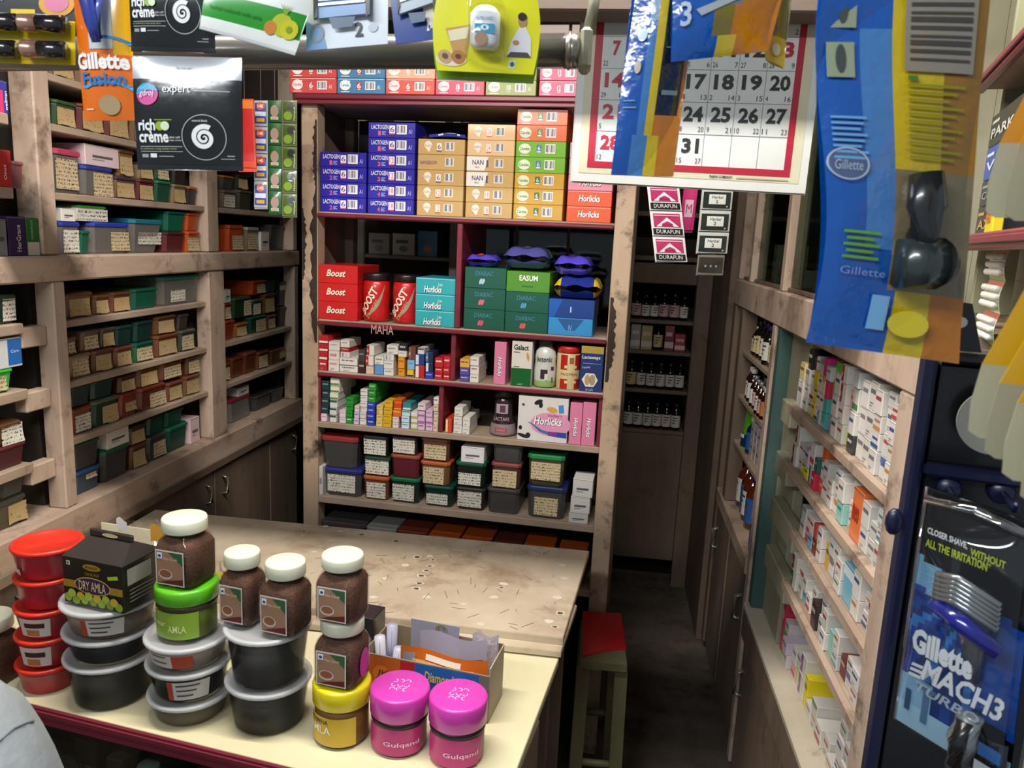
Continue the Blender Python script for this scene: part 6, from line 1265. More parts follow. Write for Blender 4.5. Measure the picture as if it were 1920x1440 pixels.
def fh(px, py, w): return FX.uz(px, py, w)[0], FX.uz(px, py, w)[1]-cz_-.0036
def rolls(k, H):
    def fn():
        a = -.25+.14*k; b = MB(); b.tube([(0, 0, .010), (H*.5*math.sin(a), 0, H)], .0095, mat(('#b4b4cc', '#c4c4d4', '#a8a8c0')[k % 3], .5), 10)
        return [('paper_roll', b), ('wrapper_seam', MB().tube([(.003, -.0083, .012), (.003+H*.45*math.sin(a), -.0083, H*.94)], .0008, mat('#8a8aa8', .5), 4))]
    return fn
for k, (px, py, w) in enumerate(((706, 1225, .052), (722, 1195, .030), (740, 1172, .056), (748, 1215, .034))):
    u, H = fh(px, py, w); thing(None, rolls(k, H), 'paper_roll', FX.pt(max(u-.006, bu0+.014), w, cz_+.0034), FX.yaw, f'lilac white paper roll in the display box, {nth(k)} from left', 'paper roll', 'paper rolls in the display box')
def flatpack(w, h, d, m, prints):
    def fn():
        b = MB().grid(lambda s, t: ((s-.5)*w, -d*.5*math.sin(math.pi*s)*math.sin(math.pi*min(1, t*1.1)), t*h+.004*math.sin(7*s)*t), 10, 6, m).grid(lambda s, t: ((.5-s)*w, d*.5*math.sin(math.pi*s)*math.sin(math.pi*min(1, t*1.1)), t*h+.004*math.sin(7*(1-s))*t), 10, 6, m)
        p = MB()
        for q in prints:
            s0, s1, t0, t1, mm = q[:5]
            def P_(s, t, o=.0012): return ((s-.5)*w, -d*.5*math.sin(math.pi*s)*math.sin(math.pi*min(1, t*1.1))-o, t*h+.004*math.sin(7*s)*t)
            if len(q) > 5:
                v, fs, _ = text_geo(q[5], .1, .03); p.add([P_(s0+(s1-s0)*a[0], t0+(t1-t0)*a[1], .002) for a in v], fs, mm)
            else: p.grid(lambda s, t: P_(s0+(s1-s0)*s, t0+(t1-t0)*t), 6, 2, mm)
        return [('plastic_packet', b), ('label_print', p)]
    return fn
u, H = fh(832, 1226, .014); thing(None, flatpack(.155, H, .018, mat('#d0661c', .3, 0, .5), [(.15, .85, .62, .80, mat('#e8b070', .4)), (.03, .18, .55, .9, mat('#8a8c94', .3)), (.3, .7, .82, .92, mat('#e8dcc8', .4))]), 'plastic_packet', FX.pt(u, .014, cz_+.0034), FX.yaw, 'orange plastic packet at the front of the display box', 'packet')
u, H = fh(838, 1190, .036); thing(None, flatpack(.120, H, .016, milky('milk_film', '#b9b4c4', .6, .2), [(.15, .75, .56, .70, mat('#b42c3c', .4), 'FRESHION'), (.1, .9, .53, .545, mat('#3c2c80', .4)), (.6, .95, .55, .72, mat('#3c2c80', .4))]), 'plastic_packet', FX.pt(u+.012, .036, cz_+.0034), FX.yaw, 'clear packet with red print behind the orange packet', 'packet')
u, H = fh(908, 1202, .036); thing(None, flatpack(.045, H, .014, mat('#b8aeb4', .5), [(.05, .95, .1, .95, wood('mesh_print', '#d0c8cc', '#a08890', '#8a5a68', (300, 300, 300), .6, .5, 260.))]), 'plastic_packet', FX.pt(min(u, -.026), .058, cz_+.0034), FX.yaw+.15, 'white mesh-patterned packet at the right of the display box', 'packet')
u, H = fh(815, 1168, .070)
def hcard():
    b = MB().bev(-.045, .045, 0, .0012, 0, H, mat('#9a98aa', .4), .0004); q = MB().ring(.012, H-.014, .009, .0115, mat('#c0a838', .3, .5), y=-.0006, n=16, a0=0, a1=3.14).text('M', .006, .018, H-.014, H-.007, mat('#6a6870'), y=-.0006)
    return [('header_card', b), ('emblem', q)]
thing(None, hcard, 'header_card', FX.pt(u, .072, cz_+.0034), FX.yaw, 'grey header card with gold emblem standing in the display box', 'card')
# black carton and silver packet glimpsed behind the jars
carton(FX, bu0-.05, bu0-.012, cz_+.0004, .12, .05, .05, ('bkc',), '#1c1a20', lambda p, w, h, d: p.rect(w*.1, w*.9, h*.6, h*.7, pm('#6a6a74')), 'black carton half hidden behind the granule jars', name='carton')
# leaning cream board at the back left
pb = onZ(250, 1045, tz_); FBd = Frame(pb[0], pb[1], -6)
b0 = FBd.uz(190, 1000)[0]; b1 = FBd.uz(312, 1000)[0]; bt = FBd.uz(190, 980)[1]
put('cardboard_panel', MB().bev(b0, b1+.05, 0, .004, 0, bt-tz_, mat('#c8c3a8', .6), .0008).bev(b0, b1+.05, -.0006, -.0001, .0, .006, mat('#9a957c', .6), .0001), FBd.pt(0, 0, tz_+.0004), FBd.yaw, label='pale cream board standing upright behind the dry amla carton', cat='board')
def foil():
    b = MB().grid(lambda s, t: ((s-.5)*.06, .012*math.sin(6*s+2*t), t*.06+.006*math.sin(9*s)), 10, 8, mat('#b8b8c0', .18, .8)); y_ = MB().disc(-.012, .046, .012, .01, mat('#c8c038', .4), y=-.014)
    return [('foil_packet', b), ('printed_spot', y_)]
pz = onZ(430, 1120, tz_)
thing(None, foil, 'foil_packet', (pz[0], pz[1], tz_+.0065), -.1, 'crumpled silver packet with yellow spot between the granule jars', 'packet')

# ------------------------------------------------------------------ stool with a red seat
sz = .47
sp = [P2(1087, 1238, sz), P2(1176, 1246, sz), P2(1164, 1150, sz), P2(1092, 1146, sz)]
stool = put('wooden_stool', None, (0, 0, 0), label='small wooden stool with a torn red seat cover beside the table', cat='stool')
STW = wood('olive_painted_wood', '#6d6a4c', '#565238', '#33301f', (5, 5, 2), .5, .6, 8.)
slab('seat', sp, sz-.022, sz, STW, stool)
cx = sum(p[0] for p in sp)/4; cy = sum(p[1] for p in sp)/4
rp = [P2(1092, 1232, sz), P2(1130, 1222, sz), P2(1174, 1218, sz), P2(1164, 1152, sz), P2(1094, 1148, sz)]
slab('red_seat_cover', rp, sz+.0003, sz+.0035, mat('#c0101c', .45, 0, .1), stool)
for k, p in enumerate(sp):
    q = (cx+(p[0]-cx)*.8, cy+(p[1]-cy)*.8)
    put('leg', MB().add([(q[0]+i*.016+(p[0]-cx)*.1*(1-t), q[1]+j*.016+(p[1]-cy)*.1*(1-t), (sz-.0225)*t) for t in (0, 1) for i, j in ((-1, -1), (1, -1), (1, 1), (-1, 1))], [(3, 2, 1, 0), (4, 5, 6, 7), (0, 1, 5, 4), (1, 2, 6, 5), (2, 3, 7, 6), (3, 0, 4, 7)], STW), parent=stool)
for k in (0, 2):
    a, b_ = sp[k], sp[(k+1) % 4]; A = (cx+(a[0]-cx)*.84, cy+(a[1]-cy)*.84, .17); B_ = (cx+(b_[0]-cx)*.84, cy+(b_[1]-cy)*.84, .17); put('stretcher', MB().tube([A, B_], .010, STW, 6), parent=stool)
# ================================================================== things that hang in front
class Sheet:
    """a hanging sheet from four pixel corners (TL, TR, BR, BL) on the plane of a frame; s to the right, t up, bulge towards the viewer"""
    def __init__(s, fr, quad, w=0., bulge=0., wob=0., edge=None, seed=0, depth=None):
        s.fr = fr; c = [np.array([*fr.uz(*q, w)]) for q in quad]; s.TL, s.TR, s.BR, s.BL = [np.array([a[0], 0., a[1]]) for a in c]
        s.o = np.array([(s.BL[0]+s.BR[0])/2, 0, min(s.BL[2], s.BR[2])]); s.w = w; s.bulge = bulge; s.wob = wob; s.seed = seed; s.edge = edge; s.lift = 0.
    def P(s, a, t, off=0.):
        p = (s.BL*(1-a)+s.BR*a)*(1-t)+(s.TL*(1-a)+s.TR*a)*t-s.o
        aa, tt = min(1, max(0, a)), min(1, max(0, t))
        y = -s.bulge*math.sin(math.pi*aa)**.6*math.sin(math.pi*tt)**.6 if s.bulge else 0.
        y -= s.wob*math.sin(5.1*t+s.seed)*math.cos(2.3*a+s.seed)
        x = p[0]+(s.edge(a, t) if s.edge else 0)
        return (x, y-off-(s.lift if off > 0 else 0), p[2])
    def body(s, mats, nu=12, nv=14, thick=None):
        """mats(s,t) -> material; front and back skins"""
        b = MB(); b.grid(lambda a, t: s.P(a, t), nu, nv, None, matfn=mats)
        b.grid(lambda a, t: tuple(np.array(s.P(1-a, t))*np.array([1, -.5 if s.bulge else 1, 1])+np.array([0, thick or .0006, 0])), nu, nv, None, matfn=lambda a, t: mats(1-a, t)); return b
    def rect(s, b, a0, a1, t0, t1, m, off=.0006, n=4): return b.grid(lambda a, t: s.P(a0+(a1-a0)*a, t0+(t1-t0)*t, off), n, n, m)
    def poly(s, b, pts, m, off=.0008): return b.add([s.P(a, t, off) for a, t in pts], [tuple(range(len(pts)))], m)
    def disc(s, b, a, t, ra, rt, m, off=.0010, n=18): return s.poly(b, [(a+ra*math.cos(2*math.pi*i/n), t+rt*math.sin(2*math.pi*i/n)) for i in range(n)], m, off)
    def ring(s, b, a, t, ra, rt, th, m, off=.0012, n=36, a0=0., a1=2*math.pi, th1=None, shrink=1.):
        vs = []; fs = []
        for i in range(n+1):
            k = i/n; g = a0+(a1-a0)*k; q = 1-(1-shrink)*k; h = th if th1 is None else th+(th1-th)*k
            for f in (q*(1-h), q): vs.append(s.P(a+ra*f*math.cos(g), t+rt*f*math.sin(g), off))
            if i: fs.append((2*i-2, 2*i-1, 2*i+1, 2*i))
        return b.add(vs, fs, m)
    def text(s, b, tx, a0, a1, t0, t1, m, off=.0012, shear=0., bold=.0, rot=False):
        v, fs, ar = text_geo(tx, shear, bold); vs = []
        for q in v:
            if rot: vs.append(s.P(a0+(a1-a0)*(1-q[1]), t0+(t1-t0)*q[0], off))
            else: vs.append(s.P(a0+(a1-a0)*q[0], t0+(t1-t0)*q[1], off))
        return b.add(vs, fs, m)
    def place(s, name, parts, label, cat, group=None):
        o = put(name, parts[0][1], s.fr.pt(s.o[0], s.w, s.o[2]), s.fr.yaw, label=label, cat=cat, group=group)
        for nm, b in parts[1:]:
            if b.v: put(nm, b, parent=o)
        return o
    def string(s, a=.5, ztop=2.3):
        p = s.P(a, 1.0); return MB().tube([(p[0], p[1]+.001, p[2]-.004), (p[0], p[1]+.001, ztop-s.o[2])], .0007, mat('#8a8478', .6), 5)
GLX = lambda h, r=.22: mat(h, r, 0, .7)
def FOIL(h, r=.2, st=.5, sc=55.):
    k = ('foil', h, r, st, sc)
    if k in _mats: return _mats[k]
    m = mat(h, r, 0, .7).copy(); m.name = 'crinkled_film_'+h.strip('#'); N, L = nodes(m); b = N['Principled BSDF']
    tc = N.new('ShaderNodeTexCoord'); n = N.new('ShaderNodeTexNoise'); n.inputs['Scale'].default_value = sc; n.inputs['Detail'].default_value = 3; L.new(tc.outputs['Object'], n.inputs['Vector'])
    bp = N.new('ShaderNodeBump'); bp.inputs['Strength'].default_value = st; bp.inputs['Distance'].default_value = .004; L.new(n.outputs['Fac'], bp.inputs['Height']); L.new(bp.outputs[0], b.inputs['Normal']); L.new(bp.outputs[0], b.inputs['Coat Normal'])
    _mats[k] = m; return m
FH = Frame(0, .80, 8)
rodz = 1.985
put('hanging_rod', MB().tube([FH.pt(-1.02, .012, rodz), FH.pt(.36, .012, rodz)], .006, mat('#6a6660', .4, .6), 10).tube([FH.pt(-1.0, .012, rodz), FH.pt(-1.0, .012, 2.5)], .004, mat('#6a6660', .4, .6), 8).tube([FH.pt(.34, .012, rodz), FH.pt(.34, .012, 2.5)], .004, mat('#6a6660', .4, .6), 8), label='thin metal rod above the counter from which the packs hang', cat='rod')
# --- battery card
S_ = Sheet(FH, [(-70, -90), (140, -86), (141, 122), (-70, 117)])
BLK_ = GLX('#1c1c1e'); YL_ = GLX('#e0c400')
b = S_.body(lambda a, t: YL_ if (t < .40 or (a > .45 and a < .66 and t < .52)) else BLK_, 14, 20)
p = MB(); S_.disc(p, .84, .555, .16, .12, GLX('#d89c20'), .0008); S_.disc(p, .84, .56, .11, .085, GLX('#d87898'), .0012); S_.text(p, 'batteries', .2, .36, .57, .60, GLX('#c8c8c8'))
for k in range(4): S_.rect(p, .36, .62, .04+.05*k, .055+.05*k, GLX('#c8a800'))
o = S_.place('battery_card', [('battery_card', b), ('front_lettering', p), ('string', S_.string())], 'black and yellow card of batteries hanging at top left', 'battery card')
for k, (x0, x1, y0) in enumerate(((40, 124, 43), (-40, 34, 40), (45, 124, 92), (-40, 30, 90))):
    ua, z = FH.uz(x0, y0, -.008); ub = FH.uz(x1, y0+3, -.008)[0]; l = ub-ua; r = .0082
    T_ = Matrix.Translation((ua-S_.o[0], -.0095, z-S_.o[2])) @ Matrix.Rotation(math.pi/2, 4, 'Y')
    q = put('battery', MB().lathe([(r, l*.40), (r, l)], GLX('#17171a'), 16, T=T_), parent=o); put('copper_end', MB().lathe([(r*.96, 0), (r, .001), (r, l*.398)], mat('#b08878', .25, .6), 16, T=T_), parent=q)
# --- orange razor blister
S_ = Sheet(FH, [(130, -90), (240, -90), (256, 226), (158, 226)], w=-.004, bulge=.010)
OR, YO = GLX('#dd6a10'), GLX('#e2a800')
b = S_.body(lambda a, t: YO if (a > .74 and t > .40) else OR, 14, 18)
p = MB(); S_.text(p, 'Gillette', .02, .97, .30, .40, GLX('#f2eeea'), bold=.04, off=.002); S_.text(p, 'Fusion', .10, .90, .205, .285, GLX('#2878b8'), bold=.03, off=.002)
S_.ring(p, .55, .40, .6, .10, .16, GLX('#2a80c0'), .0014, a0=.2, a1=1.9); S_.ring(p, .55, .16, .55, .07, .2, GLX('#4aa0d0'), .0014, a0=.3, a1=2.6); S_.rect(p, .30, .72, .42, 1.0, GLX('#b8c0c0'), .0009); S_.disc(p, .56, .09, .2, .06, GLX('#a8926a'), .0012); S_.rect(p, .1, .24, .06, .07, GLX('#e8c8a0'), .001)
hz = MB(); 
def rz(a, t, off): return S_.P(a, t, off)
hz.tube([rz(.46, .98, .012), rz(.44, .86, .014), rz(.46, .72, .016), rz(.52, .55, .015), rz(.56, .44, .012)], [.010, .009, .008, .006, .004], GLX('#2c3c90'), 10)
hz2 = MB().tube([rz(.68, .80, .012), rz(.62, .62, .014), rz(.62, .46, .012)], [.003, .003, .002], GLX('#4a5aa8'), 8)
S_.place('razor_blister', [('razor_blister', b), ('front_lettering', p), ('razor_handle', hz), ('razor_stem', hz2), ('string', S_.string())], 'orange razor blister pack hanging beside the battery card', 'razor pack')
# --- black hair colour sachets
def creme(quad, label, full):
    S_ = Sheet(FH, quad, w=-.012, bulge=.006, wob=.0015, seed=2)
    K = FOIL('#101214', .2, .25, 25.); GLARE = mat('#c9ccd0', .16, .55, .6)  # silver-white top of the lower sachet is lamp glare painted into the colour
    b = S_.body((lambda a, t: GLARE if .78 < t < .985 else K) if full else (lambda a, t: K), 14, 20)
    p = MB(); Wt = GLX('#e6e6e6', .35); Gr = GLX('#8aa81c', .35)
    o = 0. if full else .075
    if full:
        S_.disc(p, .145, .665, .105, .098, GLX('#c8288c', .3)); S_.poly(p, [(.04, .66), (.05, .71), (.1, .755), (.16, .762), (.22, .735), (.25, .69), (.16, .70)], GLX('#1c98c0', .3), .0014); S_.text(p, 'gdroj', .07, .21, .63, .70, Wt, .002, .2)
        S_.text(p, 'expert', .29, .55, .655, .735, Wt); S_.rect(p, .57, .9, .69, .70, GLX('#8a8a8a')); S_.text(p, 'EXP', .42, .56, .885, .90, GLX('#5a5a5a'))
    S_.text(p, 'rich', .045, .21, .345+o, .445+o, Wt, bold=.03); S_.text(p, 'cr\u00e8me', .045, .33, .24+o, .345+o, Wt, bold=.03)
    S_.disc(p, .255, .385+o, .042, .04, Gr, .0012); S_.disc(p, .305, .385+o, .042, .04, GLX('#cfdcb8', .35), .0014); S_.rect(p, .2, .37, .435+o, .443+o, Gr)
    S_.text(p, 'ultra soft', .335, .44, .278+o, .298+o, Wt); S_.text(p, 'deep colour', .335, .45, .25+o, .27+o, Wt); S_.rect(p, .05, .45, .205+o, .208+o, Wt); S_.rect(p, .05, .45, .162+o, .165+o, Wt)
    S_.text(p, 'no ammonia | long lasting colour', .05, .40, .175+o, .195+o, GLX('#a8b878', .35)); S_.rect(p, .06, .12, .11+o, .14+o, GLX('#9a9a9a')); S_.rect(p, .14, .20, .11+o, .145+o, Wt); S_.rect(p, .22, .36, .118+o, .124+o, GLX('#b0b0b0'))
    rx = .205
    S_.ring(p, .66, .29+o, rx, .20, .035, GLX('#b8b8b8', .3)); S_.ring(p, .66, .285+o, .13, .125, .34, GLX('#eeeeee', .3), .0014, 60, 1.0, 1.0+4.6*math.pi, .62, .06)
    S_.text(p, 'natural black', .56, .70, .425+o, .445+o, Wt); S_.rect(p, .80, .93, .10, .107, GLX('#9a9a9a')); S_.rect(p, .86, .93, .125, .135, GLX('#9a9a9a'))
    seal = MB(); S_.rect(seal, .0, 1., .0, .045, GLX('#16181c', .3), .0007, 8)
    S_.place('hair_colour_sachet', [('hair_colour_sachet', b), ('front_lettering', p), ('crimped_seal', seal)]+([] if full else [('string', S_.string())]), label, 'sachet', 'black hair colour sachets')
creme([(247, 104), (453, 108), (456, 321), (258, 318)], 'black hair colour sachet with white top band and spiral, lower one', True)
creme([(240, -100), (398, -100), (404, 100), (246, 96)], 'black hair colour sachet cut by the picture top, upper one', False)
# --- white and green sachet, tilted
S_ = Sheet(FH, [(398, -100), (606, -60), (553, 104), (374, 54)], w=-.022, bulge=.005, wob=.001)
WH_ = GLX('#e6e8e4'); GR_ = GLX('#1c9020')
b = S_.body(lambda a, t: GR_ if .17 < t < .45 else WH_, 14, 24)
p = MB(); S_.disc(p, .80, .28, .10, .13, GLX('#b8c020')); S_.disc(p, .88, .25, .085, .11, GLX('#d0c818'), .0014); S_.disc(p, .88, .25, .03, .04, GLX('#8a9a20'), .0018); S_.disc(p, .70, .22, .06, .08, GLX('#c88030'), .0012)
for k in range(5): S_.poly(p, [(.80, .40), (.74+.03*k, .52), (.82, .40)], GLX('#7aa820'), .0012)
S_.text(p, 'herbal mehandi with amla', .08, .6, .27, .32, GLX('#0c6010'))
seal = MB(); S_.rect(seal, .0, 1., .0, .04, GLX('#d0d2d0'), .0007, 8)
S_.place('herbal_sachet', [('herbal_sachet', b), ('front_lettering', p), ('crimped_seal', seal), ('string', S_.string())], 'white sachet with green band hanging tilted at the top', 'sachet')
# --- two razor cartridge cards
def cart_card(quad, base, tint, num, label, blade, extra=None, seed=0):
    S_ = Sheet(FH, quad, w=-.004-.003*seed)
    b = S_.body(lambda a, t: base, 8, 10, thick=.0012); p = MB(); extra and extra(S_, p)
    S_.text(p, num, .60, .70, .10, .26, GLX('#1c2434' if seed == 0 else '#e8ecf2'), bold=.03)
    parts = [('cartridge_card', b), ('front_lettering', p), ('string', S_.string())]
    o = S_.place('cartridge_card', parts, label, 'razor card', 'razor cartridge cards')
    T = lambda a, t, off: S_.P(a, t, off)
    hd = MB()
    sl = .02 if seed == 0 else .10
    def Q(a0, a1, t0, t1, m, off): hd.add([T(a0, t0, off), T(a1, t0+sl, off), T(a1, t1+sl, off), T(a0, t1, off), T(a0, t0, off-.006), T(a1, t0+sl, off-.006), T(a1, t1+sl, off-.006), T(a0, t1, off-.006)], [(0, 1, 2, 3), (0, 4, 5, 1), (1, 5, 6, 2), (2, 6, 7, 3), (3, 7, 4, 0)], m)
    Q(.14, .76, .30, .62, GLX(tint), .008); Q(.12, .17, .29, .64, GLX('#22262c'), .010); Q(.75, .80, .29, .64, GLX('#22262c'), .010)
    for k in range(4): Q(.18, .74, .42+.05*k, .445+.05*k, mat('#d4dade', .18, .7), .010)
    if seed: Q(.18, .74, .62, .665, GLX('#d88020'), .011)
    put('razor_cartridge', hd, parent=o)
    nk = MB(); Q2 = [T(.34, .19, .006), T(.58, .20, .006), T(.62, .30, .008), T(.30, .30, .008)]; nk.add(Q2, [(0, 1, 2, 3)], GLX('#8a96a8')); put('cartridge_clip', nk, parent=o)
cart_card([(572, -90), (728, -90), (727, 82), (575, 95)], GLX('#dfe6ee'), '#7aa0cc', '2', 'white razor cartridge card marked with a two', None,
          lambda S_, p: (S_.poly(p, [(.62, 1.), (1., 1.), (1., .62), (.85, .72), (.75, .9)], GLX('#2c88c8')), S_.poly(p, [(.0, .0), (.25, .0), (.2, .2), (0., .3)], GLX('#7aa4d8')), S_.ring(p, .13, .17, .09, .10, .3, GLX('#8a94a8')), S_.disc(p, .82, .19, .06, .05, GLX('#c0c8d4')), S_.rect(p, .76, .88, .18, .2, GLX('#5a6478'))))
cart_card([(722, -90), (836, -90), (842, 70), (742, 83)], GLX('#123a90'), '#b8c4d0', '2+', 'blue razor cartridge card with orange strip', None,
          lambda S_, p: (S_.disc(p, .82, .36, .26, .26, GLX('#d8d0c0')), S_.poly(p, [(.6, .42), (.8, .52), (1., .62), (1., .54), (.8, .42)], GLX('#e09020')), S_.poly(p, [(.6, .30), (.8, .38), (1., .46), (1., .38), (.8, .3)], GLX('#40a0c8')), S_.poly(p, [(.6, .18), (.8, .26), (1., .34), (1., .24), (.8, .16)], GLX('#e0b020'))), 1)
# --- yellow sweetener cards
def sweet(dy, dw, label, main):
    S_ = Sheet(FH, [(848, -90+dy), (984, -90+dy), (1000, 140+dy), (820, 132+dy)], w=-.018+dw, edge=lambda a, t: (0 if t > .35 else 0)+(-.010*(.5-a)*2*math.sin(math.pi*min(1, max(0, t*1.05)))))
    Yw = GLX('#e6e200' if main else '#78a418'); b = S_.body(lambda a, t: Yw, 12, 14, thick=.001)
    p = MB()
    if main:
        S_.poly(p, [(.12, .36), (.36, .40), (.30, .10), (.20, .10)], GLX('#c89858')); S_.poly(p, [(.14, .34), (.34, .38), (.32, .28), (.16, .25)], GLX('#e8dcb8'), .0012)
        S_.disc(p, .16, .10, .15, .06, GLX('#e8e4c8'), .0009); S_.disc(p, .10, .12, .07, .06, GLX('#c8a070'), .0013); S_.disc(p, .10, .125, .03, .025, GLX('#6a4a30'), .0017); S_.disc(p, .23, .12, .07, .06, GLX('#b87838'), .0013); S_.disc(p, .23, .125, .03, .02, GLX('#5a3420'), .0017)
        # printed picture of a seated person in white
        S_.poly(p, [(.70, .14), (.94, .14), (.92, .30), (.86, .40), (.80, .38), (.74, .28)], GLX('#e8e6e8'), .0010); S_.disc(p, .835, .44, .04, .055, GLX('#b88860'), .0012); S_.disc(p, .835, .475, .042, .035, GLX('#2c2018'), .0014); S_.poly(p, [(.70, .14), (.94, .14), (.90, .18), (.74, .18)], GLX('#4a4458'), .0014); S_.disc(p, .78, .26, .03, .02, GLX('#b88860'), .0016)
        S_.rect(p, .73, .80, .045, .11, GLX('#e6e8e4')); S_.disc(p, .765, .078, .022, .02, GLX('#1c6a4a'), .0014)
    o = S_.place('sweetener_card', [('sweetener_card', b), ('front_lettering', p), ('string', S_.string())], label, 'blister card', 'sweetener cards')
    if main:
        c = S_.P(.49, .17, .011); h = S_.P(.49, .52, 0)[2]-c[2]; T_ = Matrix.Translation(c)
        q = put('sweetener_bottle', MB().lathe([(.010, 0, 3.5), (.0135, .004, 3.5), (.0140, h*.8, 3.5), (.010, h*.95, 3), (.008, h, 2)], GLX('#dfe4e6'), 24, T=T_), parent=o)
        put('bottle_print', MB().rect(-.009, .009, h*.30, h*.52, GLX('#2c98c0'), y=-.0146, T=T_).text('0', -.004, .004, h*.36, h*.50, GLX('#e8f0f4'), y=-.0150, T=T_, bold=.03).text('NUTRI SWEET', -.008, .008, h*.60, h*.68, GLX('#4a8aa8'), y=-.0150, T=T_).disc(-.003, h*.17, .006, .006, GLX('#a88468'), y=-.0148, T=T_), parent=q)
        put('clear_blister', MB().lathe([(.019, -.006, 3.5), (.0175, h*.3, 3.5), (.0175, h*1.05, 3.5), (.012, h*1.2, 3)], clear('blister', '#ffffff', .4, .04), 24, T=T_), parent=o)
sweet(0, 0, 'yellow card with a small white sweetener bottle', True); sweet(17, .012, 'lime green card edge just behind the yellow sweetener card', False)
# --- blue razor packs in front of the calendar
def razor_pack(fr, quad, w, label, bands, prints, seed=0, edge=None, bulge=.006, wob=.004, win=None, nv=22):
    S_ = Sheet(fr, quad, w=w, bulge=bulge, wob=wob, seed=seed, edge=edge)
    b = S_.body(bands, 16, nv); p = MB(); S_.lift = .0012; prints(S_, p)
    parts = [('razor_packet', b), ('front_lettering', p)]
    if win: q = MB(); win(S_, q); parts.append(('razor_inside', q))
    parts.append(('string', S_.string(.4)))
    return S_.place('razor_packet', parts, label, 'razor pack', 'blue hanging razor packs')
BL = FOIL('#0852a8'); BL2 = FOIL('#3f78b8'); LBL = FOIL('#8aa8c8'); YW = FOIL('#c8ae10'); ORG = FOIL('#b86e10'); BKP = FOIL('#15171c'); OLV = FOIL('#7a6c18')
FH3 = Frame(0, .66, 8); FH5 = Frame(0, .52, 8)
def bandA(a, t):
    if t < .20: return BL if a < .28 else (BL2 if a < .48 else (YW if a < .66 else ORG))
    if a < .30: return BL
    if a < .46: return BL2 if t < .7 else LBL
    if a < .58: return YW
    if t < .26: return ORG
    return BKP if a < .92 else ORG
razor_pack(FH3, [(1196, -100), (1318, -100), (1262, 331), (1146, 328)], 0, 'narrow blue and yellow razor packet hanging before the calendar', bandA,
           lambda S_, p: (S_.disc(p, .22, .62, .07, .03, GLX('#a8c8e0')), S_.disc(p, .2, .48, .05, .03, GLX('#c8b8a8')), S_.rect(p, .05, .25, .30, .305, LBL), S_.rect(p, .05, .22, .33, .335, LBL), S_.rect(p, .62, .88, .36, .38, GLX('#6a7a80')), S_.rect(p, .6, .9, .56, .565, GLX('#6a7a80')), S_.rect(p, .62, .86, .72, .74, GLX('#5a6a70'))), seed=1)
def bandB(a, t):
    if t < .18: return BL if a < .42 else (YW if a < .62 else ORG)
    if a < .36: return BL
    return GLX('#6a7888', .25) if a < .6 and t > .45 else (ORG if a > .55 else OLV)
razor_pack(FH3, [(1262, -100), (1492, -100), (1440, 96), (1258, 116)], -.02, 'blue and orange razor packet with a white three', bandB,
           lambda S_, p: (S_.text(p, '3', .06, .16, .28, .50, GLX('#b8c8dc'), bold=.02), S_.ring(p, .12, .66, .07, .08, .4, GLX('#c8d4e4')), S_.poly(p, [(.2, .42), (.7, .62), (.75, .58), (.25, .36)], GLX('#a8b0b8'))), seed=3)
razor_pack(FH3, [(1418, -100), (1492, -100), (1470, 128), (1436, 112)], .0, 'olive tinted clear packet end hanging beside the orange razor packet', lambda a, t: YW if t < .25 else OLV, lambda S_, p: S_.disc(p, .5, .12, .2, .05, GLX('#d8d0a0')), seed=5)
def bandC(a, t):
    if t < .17: return BL if a < .47 else (YW if a < .74 else ORG)
    if a < .24: return BL
    if a < .42: return BL2 if .25 < t < .8 else BL
    if t > .46: return YW if a < .76 else FOIL('#94680e')
    return FOIL('#7a6e50')
def printC(S_, p):
    S_.rect(p, .50, .92, .70, .93, GLX('#8a8478', .4), .001)
    for k in range(11): S_.rect(p, .53, .89, .725+.018*k, .731+.018*k+.003*(k % 3), GLX('#3c3a36', .4), .0016)
    for k, (a, t) in enumerate(((.06, .80), (.05, .68))): S_.rect(p, a, a+.16, t, t+.085, GLX('#8f9a7c', .35), .001); S_.disc(p, a+.08, t+.045, .03, .035, GLX('#3c4440', .35), .0016)
    for k in range(8): S_.rect(p, .05, .26-.02*(k % 3), .58-.014*k, .586-.014*k, GLX('#6aa4dc', .3), .001)
    S_.disc(p, .13, .47, .12, .035, GLX('#4a5a80', .3)); S_.text(p, 'Gillette', .05, .22, .455, .48, GLX('#a8b8cc', .3), shear=.2); S_.ring(p, .13, .47, .13, .04, .1, GLX('#a8b8cc', .3), .0016)
    for k in range(5): S_.rect(p, .10+.02*(k % 2), .34-.04*(k % 2), .30-.016*k, .307-.016*k, GLX('#5aa028', .3), .001)
    S_.text(p, 'Gillette', .10, .40, .195, .215, GLX('#7a94c8', .3)); S_.rect(p, .34, .46, .06, .15, GLX('#7ab4e4', .25), .001)
    for k in range(11): S_.rect(p, .52, .88-.05*(k % 3), .665-.017*k, .671-.017*k, GLX('#8a8a14', .3), .001)
    S_.rect(p, .52, .58, .68, .69, GLX('#2c7a2c', .3), .0012); S_.disc(p, .60, .085, .14, .035, GLX('#e0cc20', .12), .004)
def winC(S_, q):
    T = lambda a, t, o: S_.P(a, t, o)
    q.tube([T(.62, .46, .004), T(.62, .38, .006), T(.60, .31, .006), T(.62, .27, .005)], [.010, .012, .010, .006], GLX('#1c2024', .3), 10)
    q.tube([T(.46, .235, .006), T(.72, .245, .006)], [.016, .016], GLX('#2a3634', .3), 14); q.tube([T(.72, .245, .006), T(.80, .245, .006)], [.017, .012], GLX('#101214', .3), 14)
